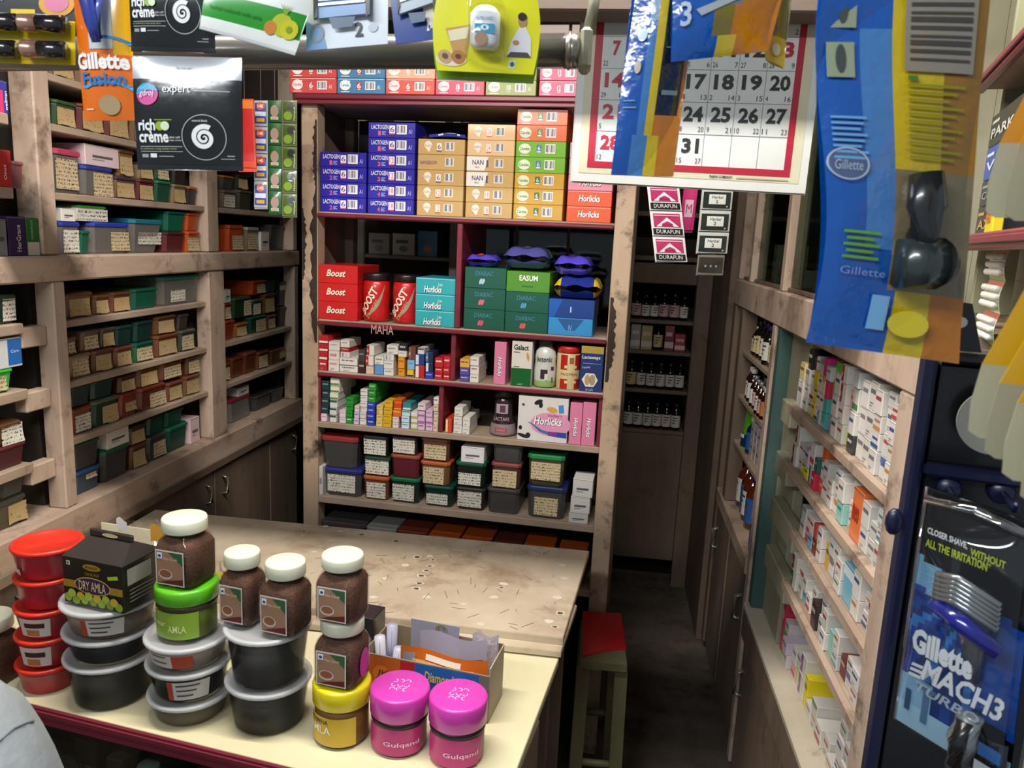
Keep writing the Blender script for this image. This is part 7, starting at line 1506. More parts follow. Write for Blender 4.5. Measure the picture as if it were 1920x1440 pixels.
razor_pack(FH5, [(1562, -110), (1862, -110), (1797, 682), (1512, 642)], 0, 'large blue and yellow razor packet seen from its back, nearest', bandC, printC, seed=6, wob=.006, win=winC, edge=lambda a, t: .006*math.sin(6*t)*(1-a), nv=30)

# ================================================================== calendar
FCal = Frame(0, 1.242, 0)
S_ = Sheet(FCal, [(1135, 20), (1505, 19), (1469, 319), (1115, 302)])
PAP = mat('#bcbebc', .6); RED = mat('#98082a', .5); PAPE = mat('#b5b29a', .6)
def calquad(a0, a1, t0, t1, m, off, b, n=1): b.grid(lambda a, t: S_.P(a0+(a1-a0)*a, t0+(t1-t0)*t, off), n, n, m, smooth=False)
TT = 1.22
base = MB(); calquad(-.125, 1.125, -.145, TT, PAP, 0, base, 2); base.grid(lambda a, t: tuple(np.array(S_.P(1.125-1.25*a, -.145+(TT+.145)*t))+np.array([0, .002, 0])), 2, 2, PAP)
back = MB(); calquad(-.13, 1.13, -.155, TT-.01, mat('#b8b4a4', .6), -.004, back)
bd = MB()
for (a0, a1, t0, t1) in ((-.04, 1.035, -.045, 0), (-.04, 0, 0, TT-.02), (1., 1.035, 0, TT-.02)): calquad(a0, a1, t0, t1, RED, .0006, bd)
ed = MB(); calquad(-.085, 1.085, -.085, TT-.01, PAPE, .0003, ed)
inn = MB(); calquad(0, 1, 0, TT-.02, mat('#b8bcbb', .6), .0005, inn)
gr = MB(); LN = mat('#7a7c80', .6); rows = 4.8
for c_ in range(1, 7): calquad(c_/7-.0015, c_/7+.0015, 0, TT-.02, LN, .0009, gr)
for r_ in range(1, 6): calquad(0, 1, r_/rows-.002, r_/rows+.002, LN, .0009, gr)
nbs = []; sm_ = MB(); BKN = mat('#16181c', .5); GRN_ = mat('#3c3e44', .5)
for d_ in range(1, 32):
    col = d_ % 7; row = 4-(d_//7); red = col == 0 or d_ == 13; tx = str(d_); wv = .078 if d_ > 9 else .04
    if tx in ('31', '11'): wv = .066
    ca = (col+.52)/7; t0 = (row+.40)/rows; nb = MB(); nbs.append(nb); S_.text(nb, tx, ca-wv/2-.012*(1 if d_ > 9 else 0), ca+wv/2+.012*(1 if d_ > 9 else 0), t0, t0+.47/rows, RED if red else BKN, .0012, bold=.035)
    ls = d_-16 if d_ > 16 else d_+15; rs = d_-4
    S_.text(sm_, str(ls), (col+.06)/7, (col+(.24 if ls > 9 else .15))/7, (row+.08)/rows, (row+.24)/rows, GRN_, .0012)
    if rs > 0: S_.text(sm_, str(rs), (col+(.74 if rs > 9 else .84))/7, (col+.95)/7, (row+.08)/rows, (row+.24)/rows, GRN_, .0012)
S_.text(sm_, 'RAJAN COMPANY', .62, .74, -.075, -.055, BKN, .0012, bold=.03); S_.rect(sm_, .76, 1.03, -.07, -.063, mat('#9a967c', .6), .001)
S_.place('wall_calendar', [('wall_calendar', base), ('under_sheet', back), ('cream_margin', ed), ('red_border', bd), ('date_grid', inn), ('grid_lines', gr), *[('date_numeral', q) for q in nbs], ('small_lettering', sm_)], 'large white calendar sheet with red border hanging from the beam', 'calendar')

# ================================================================== unlit tube lamp across the top
FT = Frame(0, .93, 4)
ty = FT.uz(1085, 96)[1]; u1 = FT.uz(1060, 96)[0]; u0 = -1.14; ucap = FT.uz(1086, 96)[0]; zl = FT.uz(300, 100)[1]
tl = put('tube_lamp', None, FT.pt(0, 0, ty), FT.yaw, label='unlit grey fluorescent tube with metal end cap crossing the top', cat='lamp')
def tpart(n, b): return put(n, b, parent=tl)
r = .0188
def lz(u): return (zl-ty)*(u1-u)/(u1-FT.uz(300, 100)[0])
tpart('glass_tube', MB().tube([(u0, 0, lz(u0)), (u1, 0, 0)], r, mat('#4b4845', .3, 0, .5), 24))
tpart('end_cap', MB().tube([(u1+.0002, 0, 0), (ucap, 0, 0)], r*1.03, mat('#9a9690', .25, .8), 24)); tpart('cap_rim', MB().tube([(u1+.003, 0, 0), (u1+.006, 0, 0)], r*1.1, mat('#8a867e', .3, .8), 24))
tpart('lamp_holder', MB().bev(ucap+.0003, ucap+.014, -.02, .02, -.022, .022, mat('#7d7a68', .6), .004))
br = MB().tube([(ucap+.010, 0, .02), (ucap+.014, .004, .06), (ucap+.008, .010, .085), (ucap-.02, .06, .14), (ucap-.02, .12, .25), (ucap-.02, .12, .77)], [.008, .007, .006, .006, .006, .006], mat('#7d7a68', .6), 8); tpart('bracket_arm', br)
tpart('rear_holder', MB().bev(u0-.014, u0-.0003, -.02, .02, -.022+lz(u0), .022+lz(u0), mat('#7d7a68', .6), .004)); tpart('bracket_arm', MB().tube([(u0-.007, 0, .02+lz(u0)), (u0-.007, .12, .2), (u0-.007, .12, .77)], .006, mat('#7d7a68', .6), 8))

# ================================================================== strips of sachets
def strip(fr, pts, wpx, n, draw, base, label, name='sachet_strip', top=None):
    """pts: centre line top and bottom in pixels; n sachets; draw(Sheet, MB) prints one"""
    (xt, yt), (xb, yb) = pts; root = None
    for k in range(n):
        f0, f1 = k/n, (k+.94)/n
        q = [(xt+(xb-xt)*f0-wpx/2, yt+(yb-yt)*f0), (xt+(xb-xt)*f0+wpx/2, yt+(yb-yt)*f0+wpx*.03), (xt+(xb-xt)*f1+wpx/2, yt+(yb-yt)*f1+wpx*.03), (xt+(xb-xt)*f1-wpx/2, yt+(yb-yt)*f1)]
        S_ = Sheet(fr, q, bulge=.0025); b = S_.body(lambda a, t: base, 6, 6); p = MB(); draw(S_, p)
        if root is None:
            S0 = Sheet(fr, [(xt-wpx/2, yt), (xt+wpx/2, yt), (xb+wpx/2, yb), (xb-wpx/2, yb)])
            bk = MB(); 
            for a in (0, 1): bk.grid(lambda s, t: tuple(np.array(S0.P(s, t))+np.array([0, .0030+.0004*a, 0])), 2, 4, base)
            root = S0.place(name, [(name, bk), ('string', S0.string(.5, 2.49) if top is None else MB())], label, 'sachet strip', 'hanging strips of sachets'); o0 = S0.o
        s_ = put('sachet', b, (S_.o[0]-o0[0], 0, S_.o[2]-o0[2]), parent=root); put('sachet_print', p, parent=s_)
FSt = Frame(0, 1.62, 5)
def d_pink(S_, p):
    m = GLX('#a02858', .3); S_.rect(p, .08, .92, .36, .92, m); S_.poly(p, [(.5, .76), (.85, .38), (.15, .38)], GLX('#d0ccd0', .3), .0012); S_.rect(p, .1, .9, .82, .86, GLX('#d8a8bc', .3), .0012); S_.rect(p, .04, .96, .04, .30, GLX('#141414', .3)); S_.text(p, 'DURAFUN', .14, .86, .09, .25, GLX('#d8d8d8', .3)); S_.text(p, 'ROYAL', .36, .64, .42, .5, GLX('#5a3048', .3), .0014)
strip(FSt, [(1238, 300), (1259, 492)], 60, 4, d_pink, GLX('#c9c9c9', .3), 'strip of white and crimson sachets hanging below the calendar')
def d_blk(S_, p):
    S_.rect(p, .06, .94, .06, .84, GLX('#1c2420', .3)); S_.rect(p, .24, .78, .24, .72, GLX('#c4c8c4', .3), .0012); S_.text(p, 'Herbal', .32, .70, .52, .66, GLX('#3c3c3c', .3), .0016, .2); S_.text(p, '2', .46, .54, .30, .46, GLX('#2a2a2a', .3), .0016); S_.disc(p, .84, .14, .03, .04, GLX('#9aa0a0', .3), .0014)
strip(FSt, [(1350, 312), (1334, 476)], 58, 4, d_blk, GLX('#a8aca8', .3), 'strip of black and silver sachets hanging below the calendar')
strip(FSt, [(1334, 478), (1330, 517)], 50, 1, lambda S_, p: (S_.rect(p, .05, .95, .12, .9, GLX('#26241f', .3)), [S_.disc(p, .3+.2*k, .45, .04, .06, GLX('#8a8478', .3), .0012) for k in range(3)]), GLX('#6a645c', .35), 'dark folded sachet at the end of the black strip', top=0)
strip(Frame(0, 1.66, 5), [(1296, 350), (1286, 436)], 26, 1, lambda S_, p: (S_.rect(p, .2, .8, .3, .7, GLX('#d0b0c0', .3)), S_.text(p, 'M', .3, .7, .4, .6, GLX('#b03070', .3), .0014)), GLX('#b8306c', .3), 'narrow magenta sachet between the two strips')
FSr = Frame(.44, 1.9, -60)
FSl = Frame(0, 2.06, 8)
def d_tang(S_, p): S_.rect(p, .06, .94, .1, .9, GLX('#30489c', .3)); S_.disc(p, .5, .78, .32, .16, GLX('#c85028', .3), .0012); S_.text(p, '140', .3, .7, .7, .84, GLX('#e8e0d0', .3), .0016, bold=.03); S_.rect(p, .1, .9, .38, .56, GLX('#c8ccd8', .3), .0012); S_.rect(p, .2, .8, .16, .3, GLX('#c8a030', .3), .0012)
def d_grn(S_, p): S_.disc(p, .5, .5, .32, .28, GLX('#a08478', .3)); S_.rect(p, .2, .8, .1, .24, GLX('#c8c8bc', .3), .0012); S_.text(p, 'NEEM', .26, .74, .12, .22, GLX('#b03030', .3), .0016)
def d_lim(S_, p): S_.rect(p, .06, .94, .06, .94, GLX('#44581a', .3)); S_.disc(p, .62, .72, .26, .2, GLX('#16180f', .3), .0012); S_.disc(p, .4, .3, .3, .2, GLX('#7a9a2c', .3), .0012); S_.text(p, 'Mehandi', .78, .9, .1, .7, GLX('#d8d8c8', .3), .0014, rot=True)
strip(FSl, [(489, 188), (489, 392)], 25, 4, d_tang, GLX('#a8a8b0', .3), 'strip of blue and orange sachets left of the shelving unit')
strip(FSl, [(515, 188), (516, 402)], 24, 5, d_grn, GLX('#15561c', .3), 'strip of green sachets with round picture left of the unit')
strip(FSl, [(543, 188), (543, 408)], 27, 5, d_lim, GLX('#6a7048', .3), 'strip of olive lime sachets nearest the shelving unit post')
strip(Frame(0, 2.0, 8), [(458, 185), (464, 322)], 34, 1, lambda S_, p: (S_.rect(p, .1, .9, .1, .9, GLX('#b81c1c', .3)), S_.rect(p, .0, 1., .86, .98, GLX('#d87018', .3), .001)), GLX('#c83c10', .3), 'red and orange packet behind the black hair colour sachet')
# ================================================================== near right: angled shelf, stand, razor pack
FD = Frame(.46, 1.07, -104)
ds = put('side_shelf_unit', None, FD.pt(0, 0, 0), FD.yaw, label='angled side shelf with maroon edges at the right picture edge', cat='shelf')
dz0 = FD.uz(1832, 160)[1]; dz1 = FD.uz(1840, 440)[1]; zC = FD.uz(1850, 668)[1]
ua, uc, ue, dd_ = FD.uz(1798, 440)[0], FD.uz(1836, 600)[0], FD.uz(1955, 440)[0], .12
def dpart(n, b): return put(n, b, parent=ds)
zA, zB = dz0, dz1
for z in (zA, zB):
    s_ = dpart('shelf_board', MB().bev(ua, ue, .006, dd_, z-.014, z, W_SHELF, .002)); put('maroon_edge', MB().bev(ua, ue, -.006, .0055, z-.020, z+.002, W_MAROON, .003), parent=s_); put('maroon_bead', MB().bev(ua, ue, -.010, -.0062, z-.012, z-.004, W_MAROON, .001), parent=s_)
dpart('shelf_board', MB().bev(uc, ue, .006, dd_, zC-.02, zC, W_SHELF, .002))
dpart('back_board', MB().box(ua, ue, dd_+.001, dd_+.01, 1.42, 2.48, PLASTER)); dpart('back_board', MB().box(uc, ue, dd_+.001, dd_+.01, 0, 1.4195, PLASTER)); dpart('end_panel', MB().bev(ua-.012, ua-.0005, .03, dd_, 1.42, 2.48, PLASTER, .002))
def fdcart(px0, px1, ztop, zbot, col, tx, tc, label, d=.06, w=.02, z0=None):
    a = FD.uz(px0, (ztop+zbot)/2, w)[0]; c = FD.uz(px1, (ztop+zbot)/2, w)[0]; a = max(a, ua+.003); h = FD.uz(px0, ztop, w)[1]-FD.uz(px0, zbot, w)[1]
    carton(FD, a, max(c, a+.03), z0, h, d, w, ('fd', label), col, lambda p, ww, hh, dd: (p.text(tx, ww*.08, ww*.8, hh*.25, hh*.55, pm(tc), bold=.02), p.rect(ww*.06, ww*.3, hh*.7, hh*.8, pm(tc))), label, 'box', 'cartons on the angled shelf'); return z0+h
z = zB+.0004
z = fdcart(1812, 1880, 375, 425, '#1c2030', 'AXE', '#c8a040', 'black and gold carton at bottom of the angled shelf stack', z0=z)
z = fdcart(1812, 1890, 335, 375, '#1a2030', 'Cobra', '#8a98a8', 'dark carton second up on the angled shelf', z0=z+.0003)
z = fdcart(1818, 1900, 285, 335, '#1c4cae', 'VOI', '#d8e0f0', 'royal blue carton on the angled shelf', z0=z+.0003)
z = fdcart(1822, 1910, 238, 285, '#0e1a1a', 'PARK', '#d8d8d4', 'black carton lettered in white, topmost on the angled shelf', z0=z+.0003)
a = FD.uz(1826, 410, -.0)[0]
carton(FD, FD.uz(1850, 410, .005)[0], FD.uz(1850, 410, .005)[0]+.05, zB+.0004, .045, .012, .004, ('ylw',), '#d8c818', lambda p, w, h, d: (p.rect(w*.05, w*.95, h*.82, h*.96, pm('#4ca030')), p.text('PRO', w*.15, w*.7, h*.3, h*.62, pm('#c83020'), bold=.03)), 'small yellow and green carton in front of the black gold carton', name='carton')
# cotton bud packs under the maroon shelf
def budpack():
    w, h = .10, .041; b = MB().grid(lambda s, t: (s*w, -.004*math.sin(math.pi*t), t*h), 8, 6, None, matfn=lambda s, t: GLX('#c83c14', .3) if t > .86 else (GLX('#d0d0c4', .3) if t > .1 else GLX('#8aa838', .3))); b.grid(lambda s, t: (w-s*w, .03, t*h), 4, 4, mat('#b8b8ac', .4))
    bu = MB()
    for j in range(3):
        for i in range(8):
            bu.lathe([(.001, -.0045), (.0042, -.003), (.0046, 0), (.0042, .003), (.001, .0045)], mat('#d6d6cc', .5), 8, T=Matrix.Translation((.009+.0115*i+.004*(j % 2), -.006, .010+.0105*j)) @ Matrix.Rotation(math.pi/2, 4, 'X'))
    return [('cotton_bud_pack', b), ('cotton_buds', bu)]
for k in range(3):
    o = thing('bud', budpack, 'cotton_bud_pack', FD.pt(FD.uz(1838, 560, .03)[0]+.045, .03, zC+.0004+.0415*k), FD.yaw, f'pack of white cotton buds, {("lowest","middle","topmost")[k]} of three under the maroon shelf', 'pack', 'cotton bud packs')
    for ch in o.children:
        if ch.name.startswith('cotton_buds'): ch['kind'] = 'stuff'
for k in range(2): carton(FD, FD.uz(1885, 640, .008)[0], FD.uz(1885, 640, .008)[0]+.05, zC+.0004+.028*k, .028, .022, .008, ('pur', k), '#3a1438', lambda p, w, h, d: (p.rect(w*.1, w*.45, h*.4, h*.6, pm('#c8b8c8')), p.rect(.001, w-.001, h*.1, h*.2, pm('#c83c8c'))), f'purple pink carton, {("lower","upper")[k]}, beside the cotton bud packs', name='carton', group='purple cartons')
# --- black blue display stand
ps = onY(1722, 690, .70); FS = Frame(ps[0], ps[1], -14)
FS.O = np.array([ps[0], ps[1], 0])
sz1 = FS.uz(1800, 668)[1]; st = put('display_stand', None, FS.pt(0, 0, 0), FS.yaw, label='black display stand with dark blue rim and hooks', cat='display stand')
NB = mat('#0b0c14', .35, 0, .3); RB = mat('#0a1136', .4, 0, .2)
def spart(n, b): return put(n, b, parent=st)
spart('back_panel', MB().bev(.014, .13, .004, .03, .62, sz1-.006, NB, .004)); spart('left_rim', MB().bev(.004, .0138, -.008, .034, .62, sz1, RB, .004)); spart('top_rim', MB().bev(.0142, .13, -.012, .034, sz1-.0058, sz1+.004, NB, .004)); spart('mid_rail', MB().bev(.0142, .13, -.008, .0038, FS.uz(1800, 885)[1]-.006, FS.uz(1800, 885)[1]+.006, RB, .003))
spart('pedestal', MB().bev(.02, .125, -.01, .04, 0, .619, NB, .004))
for px, py in ((1778, 915), (1878, 922)):
    u, z = FS.uz(px, py); h = spart('hook', MB().tube([(u, .004, z), (u, -.05, z), (u, -.055, z+.006)], .003, RB, 8)); put('hook_knob', MB().lathe([(.002, -.006), (.009, -.004), (.011, 0), (.009, .004), (.002, .006)], RB, 14, T=Matrix.Translation((u, .0, z)) @ Matrix.Rotation(math.pi/2, 4, 'X')), parent=h)
u, z = FS.uz(1676, 978, -.01); spart('side_clip', MB().lathe([(.002, -.004), (.006, -.003), (.0075, 0), (.006, .003), (.002, .004)], RB, 12, sy=1.7, T=Matrix.Translation((u, -.01, z)) @ Matrix.Rotation(math.pi/2, 4, 'X')))
# roll of tape / disc hanging on the panel
u, z = FS.uz(1862, 790, -.012); rx = FS.uz(1862, 790, -.012)[0]-FS.uz(1800, 790, -.012)[0]
put('white_disc', MB().lathe([(rx*.30, -.0015), (rx*1.15, -.0015), (rx*1.15, .0015), (rx*.30, .0015), (rx*.30, -.0015)], mat('#a8a69c', .5), 40, cap0=False, cap1=False, smooth=False, T=Matrix.Rotation(math.pi/2, 4, 'X')), FS.pt(u, -.016, z), FS.yaw, label='round white disc with centre hole on the black stand', cat='disc')
# tag above the stand
u, z = FS.uz(1812, 634, 0.0); put('hang_tag', MB().poly([(-.03, -.02), (.012, -.02), (.0, .02), (-.02, .022), (-.03, .01)], NB, y=0).poly([(-.03, -.02), (-.03, .01), (-.02, .022), (.0, .02), (.012, -.02)], NB, y=.001).disc(-.006, .004, .0045, .0045, mat('#b8b8b0', .5), y=-.0006), FS.pt(u, -.004, sz1+.025), FS.yaw, label='black hang tag with punched hole above the stand rim', cat='tag')
# --- big razor pack, turned on its hook
pr_ = ray(1740, 912); pr_ = CP+pr_/np.linalg.norm(pr_)*.70
FP = Frame(pr_[0], pr_[1], -46)
S_ = Sheet(FP, [(1740, 912), (1948, 985), (1890, 1478), (1678, 1346)])
w_, h_ = np.linalg.norm(S_.TR-S_.TL), np.linalg.norm(S_.TL-S_.BL)
K_, B1_, B2_, B3_ = GLX('#07080c', .15), GLX('#0c3c8c', .18), GLX('#2a70b8', .18), GLX('#6a98bc', .2)
def bnd(a, t):
    q = t+.12*a
    if q > .72: return K_
    if q > .60: return B3_ if a < .25 else B1_
    if a > .72: return B1_ if q > .3 else K_
    g = math.atan2(t-.62, (a-.55)*.6); return (B1_, B0_, B2_, B1_, B0_)[int((g+4)*9) % 5]
B0_ = GLX('#0a2a68', .18)
b = S_.body(bnd, 34, 40, thick=.002); p = MB(); Wt = GLX('#cfd4d8', .3)
S_.rect(p, .0, 1.0, .0, .10, GLX('#8fb4cc', .2), .0005); S_.rect(p, .0, .30, .10, .22, GLX('#7aa4c4', .2), .0005)
S_.text(p, 'CLOSER SHAVE,', .06, .44, .815, .845, Wt, bold=.03); S_.text(p, 'WITHOUT', .47, .78, .80, .83, GLX('#a8b828', .3), bold=.03); S_.text(p, 'ALL THE IRRITATION*', .06, .66, .765, .80, GLX('#a8b828', .3), bold=.03)
S_.text(p, 'Gillette', .16, .70, .375, .475, Wt, .020, bold=.05); S_.text(p, 'MACH3', .27, .98, .28, .37, Wt, .020, shear=.25, bold=.03)
for k in range(3): S_.poly(p, [(.19-.01*k, .33-.022*k), (.29, .335-.022*k), (.28, .322-.022*k), (.18-.01*k, .317-.022*k)], Wt, .020)
S_.text(p, 'TURBO', .24, .80, .225, .265, GLX('#9aa8b8', .3), .020, shear=.25, bold=.02)
S_.text(p, '1', .07, .12, .07, .16, GLX('#2c4a70', .3), bold=.02); S_.rect(p, .17, .34, .185, .205, GLX('#4a6a8c', .3), .001); S_.rect(p, .225, .285, .05, .185, GLX('#4a6a8c', .3), .001)
for k in range(9):
    g = 2.2+k*.32; S_.poly(p, [(.28, .66), (.28+.26*math.cos(g)*.9, .66+.15*math.sin(g)), (.285, .655)], GLX('#a8c0cc', .2), .001)
parts = [('razor_blister', b), ('front_lettering', p)]
o = S_.place('razor_blister', parts, 'large black and blue razor blister pack hanging at lower right', 'razor pack')
T = S_.P
hd = MB(); 
for k in range(6): hd.tube([T(.30, .715-.018*k, .020), T(.52, .745-.018*k, .026), T(.86, .70-.018*k, .020)], .0028, mat('#9aa0a0', .2, .7), 8)
put('razor_head', hd, parent=o); put('blue_guard', MB().tube([T(.34, .60, .022), T(.60, .59, .027), T(.90, .535, .022)], [.006, .0075, .006], GLX('#1c2080', .2), 10), parent=o)
put('razor_neck', MB().tube([T(.62, .57, .010), T(.62, .50, .010), T(.63, .44, .006), T(.64, .34, .004)], [.012, .009, .007, .005], mat('#8a8c90', .15, .8), 12), parent=o)
put('razor_handle', MB().tube([T(.68, .22, .010), T(.66, .12, .012), T(.64, .0, .010), T(.66, -.0, .004)], [.010, .012, .010, .003], mat('#8c9498', .25, .3, .3), 12), parent=o)
put('grip_inlay', MB().tube([T(.68, .21, .018), T(.66, .12, .0215), T(.64, .02, .018)], [.006, .007, .005], GLX('#15181c', .3), 10), parent=o)
put('cartridge_tray', MB().grid(lambda a, t: T(.74+.26*a, .02+.16*t, .008+.006*math.sin(3.1*a)), 6, 4, GLX('#0c0f18', .2)).grid(lambda a, t: T(.78+.2*a, .035+.05*t, .016), 3, 3, GLX('#b8c4cc', .2)).grid(lambda a, t: T(.80+.18*a, .11+.05*t, .016), 3, 3, GLX('#2c5ca0', .2)), parent=o)
bl = MB(); bl.grid(lambda a, t: T(.05+.93*a, .02+.93*t, .012+.020*math.sin(math.pi*a)**.4*math.sin(math.pi*t)**.4), 20, 20, clear('blister', '#ffffff', .4, .04)); put('clear_blister', bl, parent=o)
edg = MB().tube([T(.03, .96, .006), T(.5, .985, .008), T(.99, .96, .006)], .0035, clear('blister_edge', '#dfe4e8', 3.0, .05), 8).tube([T(.0, .0, .001), T(.0, .5, .001), T(.0, 1., .001)], .0015, clear('blister_edge'), 6); put('blister_rim', edg, parent=o)
# --- cream hanging paddles at the right edge
def paddle(quad_x, quad_y, fr, label, top, low, k):
    xs, ys = quad_x, quad_y; u, z = fr.uz(xs, ys); s = .001
    prof = [(0, 0, .003), (.02, .001, .009), (.12, .003, .012), (.26, .006, .0125), (.42, .010, .008), (.55, .013, .0045), (.75, .010, .0035), (1., .006, .003)]
    L = .155; b = MB(); vs = []; n = len(prof)
    for sgn in (0, 1):
        for (t, off, hw) in prof: vs += [(off-hw, .0018*sgn, t*L), (off+hw, .0018*sgn, t*L)]
    up = MB()
    def strip_(bm, i0, i1, m):
        v2 = []; f2 = []
        idx = list(range(i0, i1+1))
        for sgn in (0, 1):
            for i in idx: v2 += [vs[sgn*2*n+2*i], vs[sgn*2*n+2*i+1]]
        m_ = len(idx)
        for j in range(m_-1):
            a = 2*j; f2 += [(a, a+1, a+3, a+2), (2*m_+a+2, 2*m_+a+3, 2*m_+a+1, 2*m_+a), (a, a+2, 2*m_+a+2, 2*m_+a), (a+1, 2*m_+a+1, 2*m_+a+3, a+3)]
        f2 += [(0, 2*m_, 2*m_+1, 1)]
        bm.add(v2, f2, m)
    strip_(b, 0, 3, low); strip_(up, 3, n-1, top)
    o = put('card_paddle', b, fr.pt(u, -.012*k, z), fr.yaw+.12, label=label, cat='paddle', group='cream card paddles'); put('coloured_handle', up, parent=o); put('string', MB().tube([(.01, .001, L-.004), (.01, .001, 2.3-z)], .0006, mat('#8a8478', .6), 4), parent=o)
FQ = Frame(0, .52, -22); CRM = mat('#a9a488', .45, 0, .1); YEL_ = mat('#c89a14', .35, 0, .2); CR2 = mat('#9a957a', .45)
for k in range(4): paddle(1846+30*k, 822+30*k, FQ, f'cream card paddle with yellow handle before the white disc, {nth(k)} from left', YEL_, CRM if k % 2 == 0 else CR2, k)
for k in range(3): paddle(1878+34*k, 408+8*k, Frame(0, .56, -22), f'cream card paddle with orange handle beside black cartons, {nth(k)} from left', mat('#c8881c', .35), CRM if k % 2 == 0 else CR2, k)

# ================================================================== person at the lower left: only a shoulder shows
def person():
    J = {'pel': (-.70, .50, .60), 'sp': (-.70, .50, .78), 'ch': (-.70, .52, .94), 'nk': (-.70, .53, 1.09), 'nk2': (-.70, .545, 1.17), 'shR': (-.54, .535, 1.035), 'shR2': (-.505, .53, .99), 'elR': (-.50, .55, .80), 'wrR': (-.56, .74, .74), 'shL': (-.855, .535, 1.075), 'elL': (-.90, .55, .80), 'wrL': (-.84, .74, .74),
         'hpR': (-.62, .50, .58), 'knR': (-.60, .88, .56), 'anR': (-.60, .86, .10), 'toR': (-.60, .97, .05), 'hpL': (-.78, .50, .58), 'knL': (-.80, .88, .56), 'anL': (-.80, .86, .10), 'toL': (-.80, .97, .05)}
    R = {'pel': (.15, .12), 'sp': (.145, .11), 'ch': (.15, .115), 'nk': (.075, .07), 'nk2': (.05, .05), 'shR': (.075, .075), 'shR2': (.065, .065), 'elR': (.045, .045), 'wrR': (.03, .03), 'shL': (.075, .075), 'elL': (.045, .045), 'wrL': (.03, .03), 'hpR': (.085, .085), 'knR': (.06, .06), 'anR': (.042, .042), 'toR': (.038, .03), 'hpL': (.085, .085), 'knL': (.06, .06), 'anL': (.042, .042), 'toL': (.038, .03)}
    E = [('pel', 'sp'), ('sp', 'ch'), ('ch', 'nk'), ('nk', 'nk2'), ('ch', 'shR'), ('shR', 'shR2'), ('shR2', 'elR'), ('elR', 'wrR'), ('ch', 'shL'), ('shL', 'elL'), ('elL', 'wrL'), ('pel', 'hpR'), ('hpR', 'knR'), ('knR', 'anR'), ('anR', 'toR'), ('pel', 'hpL'), ('hpL', 'knL'), ('knL', 'anL'), ('anL', 'toL')]
    ks = list(J); me = bpy.data.meshes.new('person'); me.from_pydata([J[k] for k in ks], [(ks.index(a), ks.index(b_)) for a, b_ in E], [])
    o = bpy.data.objects.new('person_tmp', me); C.objects.link(o); sk = o.modifiers.new('skin', 'SKIN'); sk.use_smooth_shade = True
    for i, k in enumerate(ks): me.skin_vertices[0].data[i].radius = R[k]
    me.skin_vertices[0].data[0].use_root = True
    sb = o.modifiers.new('sub', 'SUBSURF'); sb.levels = 2; sb.render_levels = 2
    bpy.context.view_layer.update(); m2 = bpy.data.meshes.new_from_object(o.evaluated_get(bpy.context.evaluated_depsgraph_get())); bpy.data.objects.remove(o)
    SH = wood('pale_grey_shirt', '#b4bbbf', '#a4acb2', '#7f8a92', (14, 14, 14), .3, .85, 120., .9, .66); TR = mat('#2c3038', .8); SKN = mat('#8a5c40', .6)
    m2.materials.clear(); [m2.materials.append(q) for q in (SH, TR, SKN)]
    for pl in m2.polygons:
        c_ = pl.center; pl.use_smooth = True
        pl.material_index = 2 if (c_.z > 1.135 and abs(c_.x+.70) < .07) or (c_.y > .66 and c_.z > .66) or c_.z < .08 else (1 if c_.z < .60 else 0)
    p = put('person', m2, label='person in a pale grey shirt at the lower left, only one shoulder showing', cat='person')
    # sleeve seam and yoke seam, laid on the cloth
    from mathutils.bvhtree import BVHTree
    bv = BVHTree.FromPolygons([v.co for v in m2.vertices], [tuple(q.vertices) for q in m2.polygons])
    def seam(pts):
        out = []
        for i in range(len(pts)-1):
            for k in range(6):
                q = Vector(pts[i]).lerp(Vector(pts[i+1]), k/6); h_ = bv.find_nearest(q); out.append(h_[0]+h_[1]*.0004)
        return MB().tube(out, .0011, mat('#9aa4ac', .8), 5)
    put('sleeve_seam', seam([(-.56, .42, .98), (-.555, .44, 1.08), (-.55, .50, 1.13), (-.55, .56, 1.13), (-.56, .62, 1.06)]), parent=p)
    def cast(pxs):
        out = []
        for a_, b_ in pxs:
            h_ = bv.ray_cast(Vector(CP), Vector(ray(a_, b_)).normalized())
            if h_[0] is not None: out.append(h_[0]+h_[1]*.0004)
        return out
    sl_ = cast([(-60, 1420), (-30, 1404), (0, 1388), (25, 1366), (45, 1357), (62, 1353), (82, 1356), (100, 1363), (116, 1374)])
    if len(sl_) > 2: put('yoke_seam', MB().tube(sl_, .0012, mat('#7f8a92', .8), 5), parent=p)
    for s in (-1, 1): put('eye', MB().lathe([(.002, -.004), (.009, -.002), (.010, 0), (.009, .002), (.002, .004)], mat('#e0dcd4', .3), 10, T=Matrix.Translation((-.70+s*.03, .648, 1.30)) @ Matrix.Rotation(math.pi/2, 4, 'X')), parent=p)
    put('nose', MB().tube([(-.70, .650, 1.305), (-.70, .664, 1.275), (-.70, .652, 1.268)], [.007, .012, .008], SKN, 8), parent=p); put('mouth', MB().tube([(-.72, .640, 1.238), (-.70, .648, 1.236), (-.68, .640, 1.238)], [.003, .005, .003], mat('#7a3c34', .6), 8), parent=p)
    hd = MB(); hd.lathe([(.03, 1.19), (.06, 1.20), (.078, 1.25), (.082, 1.30), (.074, 1.36), (.05, 1.395), (.01, 1.405)], SKN, 20, cx=-.70, cy=.56, sy=1.18); put('head', hd, parent=p)
    hr = MB().lathe([(.080, 1.27), (.087, 1.31), (.080, 1.37), (.054, 1.408), (.006, 1.418)], mat('#15110f', .8), 20, cx=-.70, cy=.548, sy=1.15); put('hair', hr, parent=p)
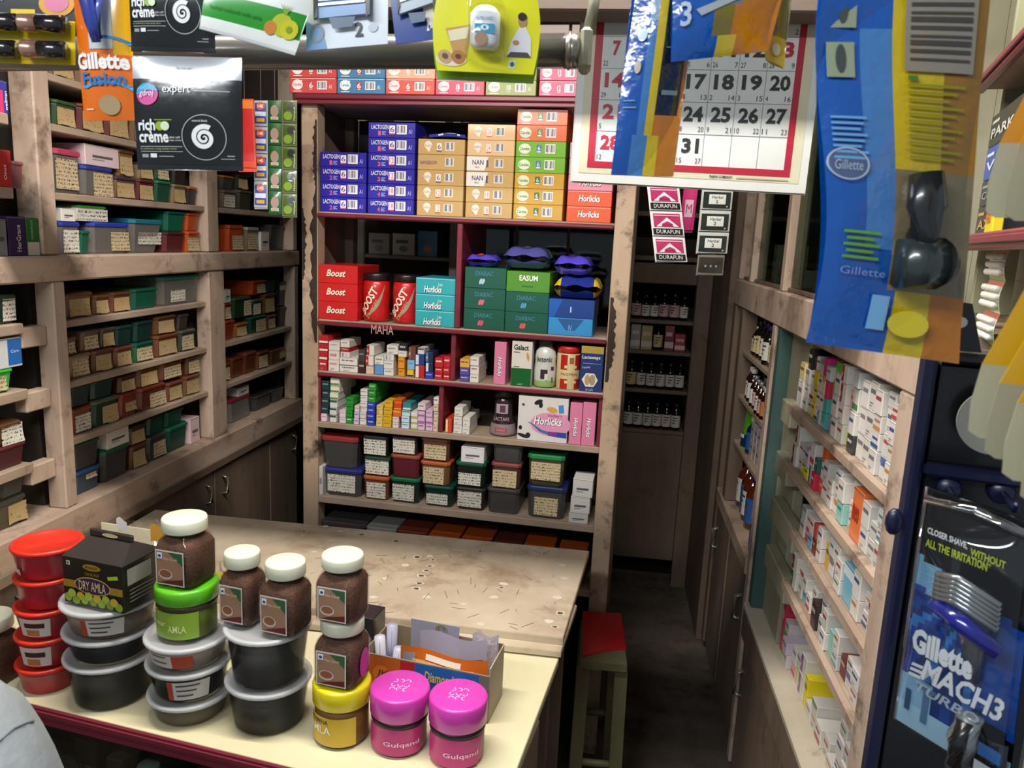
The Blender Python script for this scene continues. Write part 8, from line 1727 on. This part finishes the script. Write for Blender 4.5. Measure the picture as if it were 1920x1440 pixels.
    for s in (-1, 1):
        put('ear', MB().lathe([(.004, -.016), (.011, -.008), (.012, .006), (.005, .016)], SKN, 8, cx=-.70+s*.084, cy=.56, sx=.5, T=Matrix.Translation((0, 0, 1.29))), parent=p)
        q = MB(); wx = -.56 if s > 0 else -.84
        for i in range(5):
            x = wx+(-.022+.011*i)*1; L = (.05, .062, .066, .06, .045)[i]
            if i == (0 if s > 0 else 4): q.tube([(x, .765, .735), (x-s*.014, .785, .735), (x-s*.016, .80, .73)], [.009, .008, .006], SKN, 8)
            else: q.tube([(x, .78, .738), (x, .80+L*.3, .735), (x, .79+L*.8, .722)], [.0085, .008, .006], SKN, 8)
        q.lathe([(.012, 0, 3), (.028, .01, 3), (.03, .05, 3), (.02, .065, 3)], SKN, 14, sy=.45, T=Matrix.Translation((wx, .735, .738)) @ Matrix.Rotation(-math.pi/2, 4, 'X')); put('hand', q, parent=p)
    return p
person()
bs = put('bench_stool', None, (-.70, .50, 0), label='plain wooden stool under the seated person at lower left', cat='stool')
put('seat', MB().bev(-.17, .17, -.15, .15, .44, .47, W_DARK, .004), parent=bs)
for x in (-.14, .10):
    for y in (-.12, .08): put('leg', MB().bev(x, x+.04, y, y+.04, 0, .4395, W_DARK, .003), parent=bs)
# ceiling tube lamps above the camera, out of view: the lamps that light the shop
for k, (loc, l) in enumerate((((-.32, .93, 2.36), 1.2), ((-.70, -.25, 2.165), 1.0))):
    f = put('ceiling_tube_fixture', None, loc, 0, label=('ceiling tube lamp fixture above the counter', 'tube lamp fixture outside over the shop front')[k], cat='lamp')
    put('housing', MB().bev(-l/2, l/2, -.025, .025, .0, .04 if k else .1395, mat('#c8c8c4', .5), .004), parent=f)
    for s in (-1, 1): put('tube_holder', MB().bev(s*l/2-.012, s*l/2+.012, -.012, .012, -.035, -.0003, mat('#b8b8b4', .5), .002), parent=f)
    put('glass_tube', MB().tube([(-l/2+.013, 0, -.022), (l/2-.013, 0, -.022)], .012, mat('#fff4e4', .4, emit=4.), 12), parent=f)
# ------------------------------------------------------------------ self check
for k, v in _labels.items():
    if len(v) > 1 and any('group' not in o for o in v): print('DUP LABEL', k, len(v))
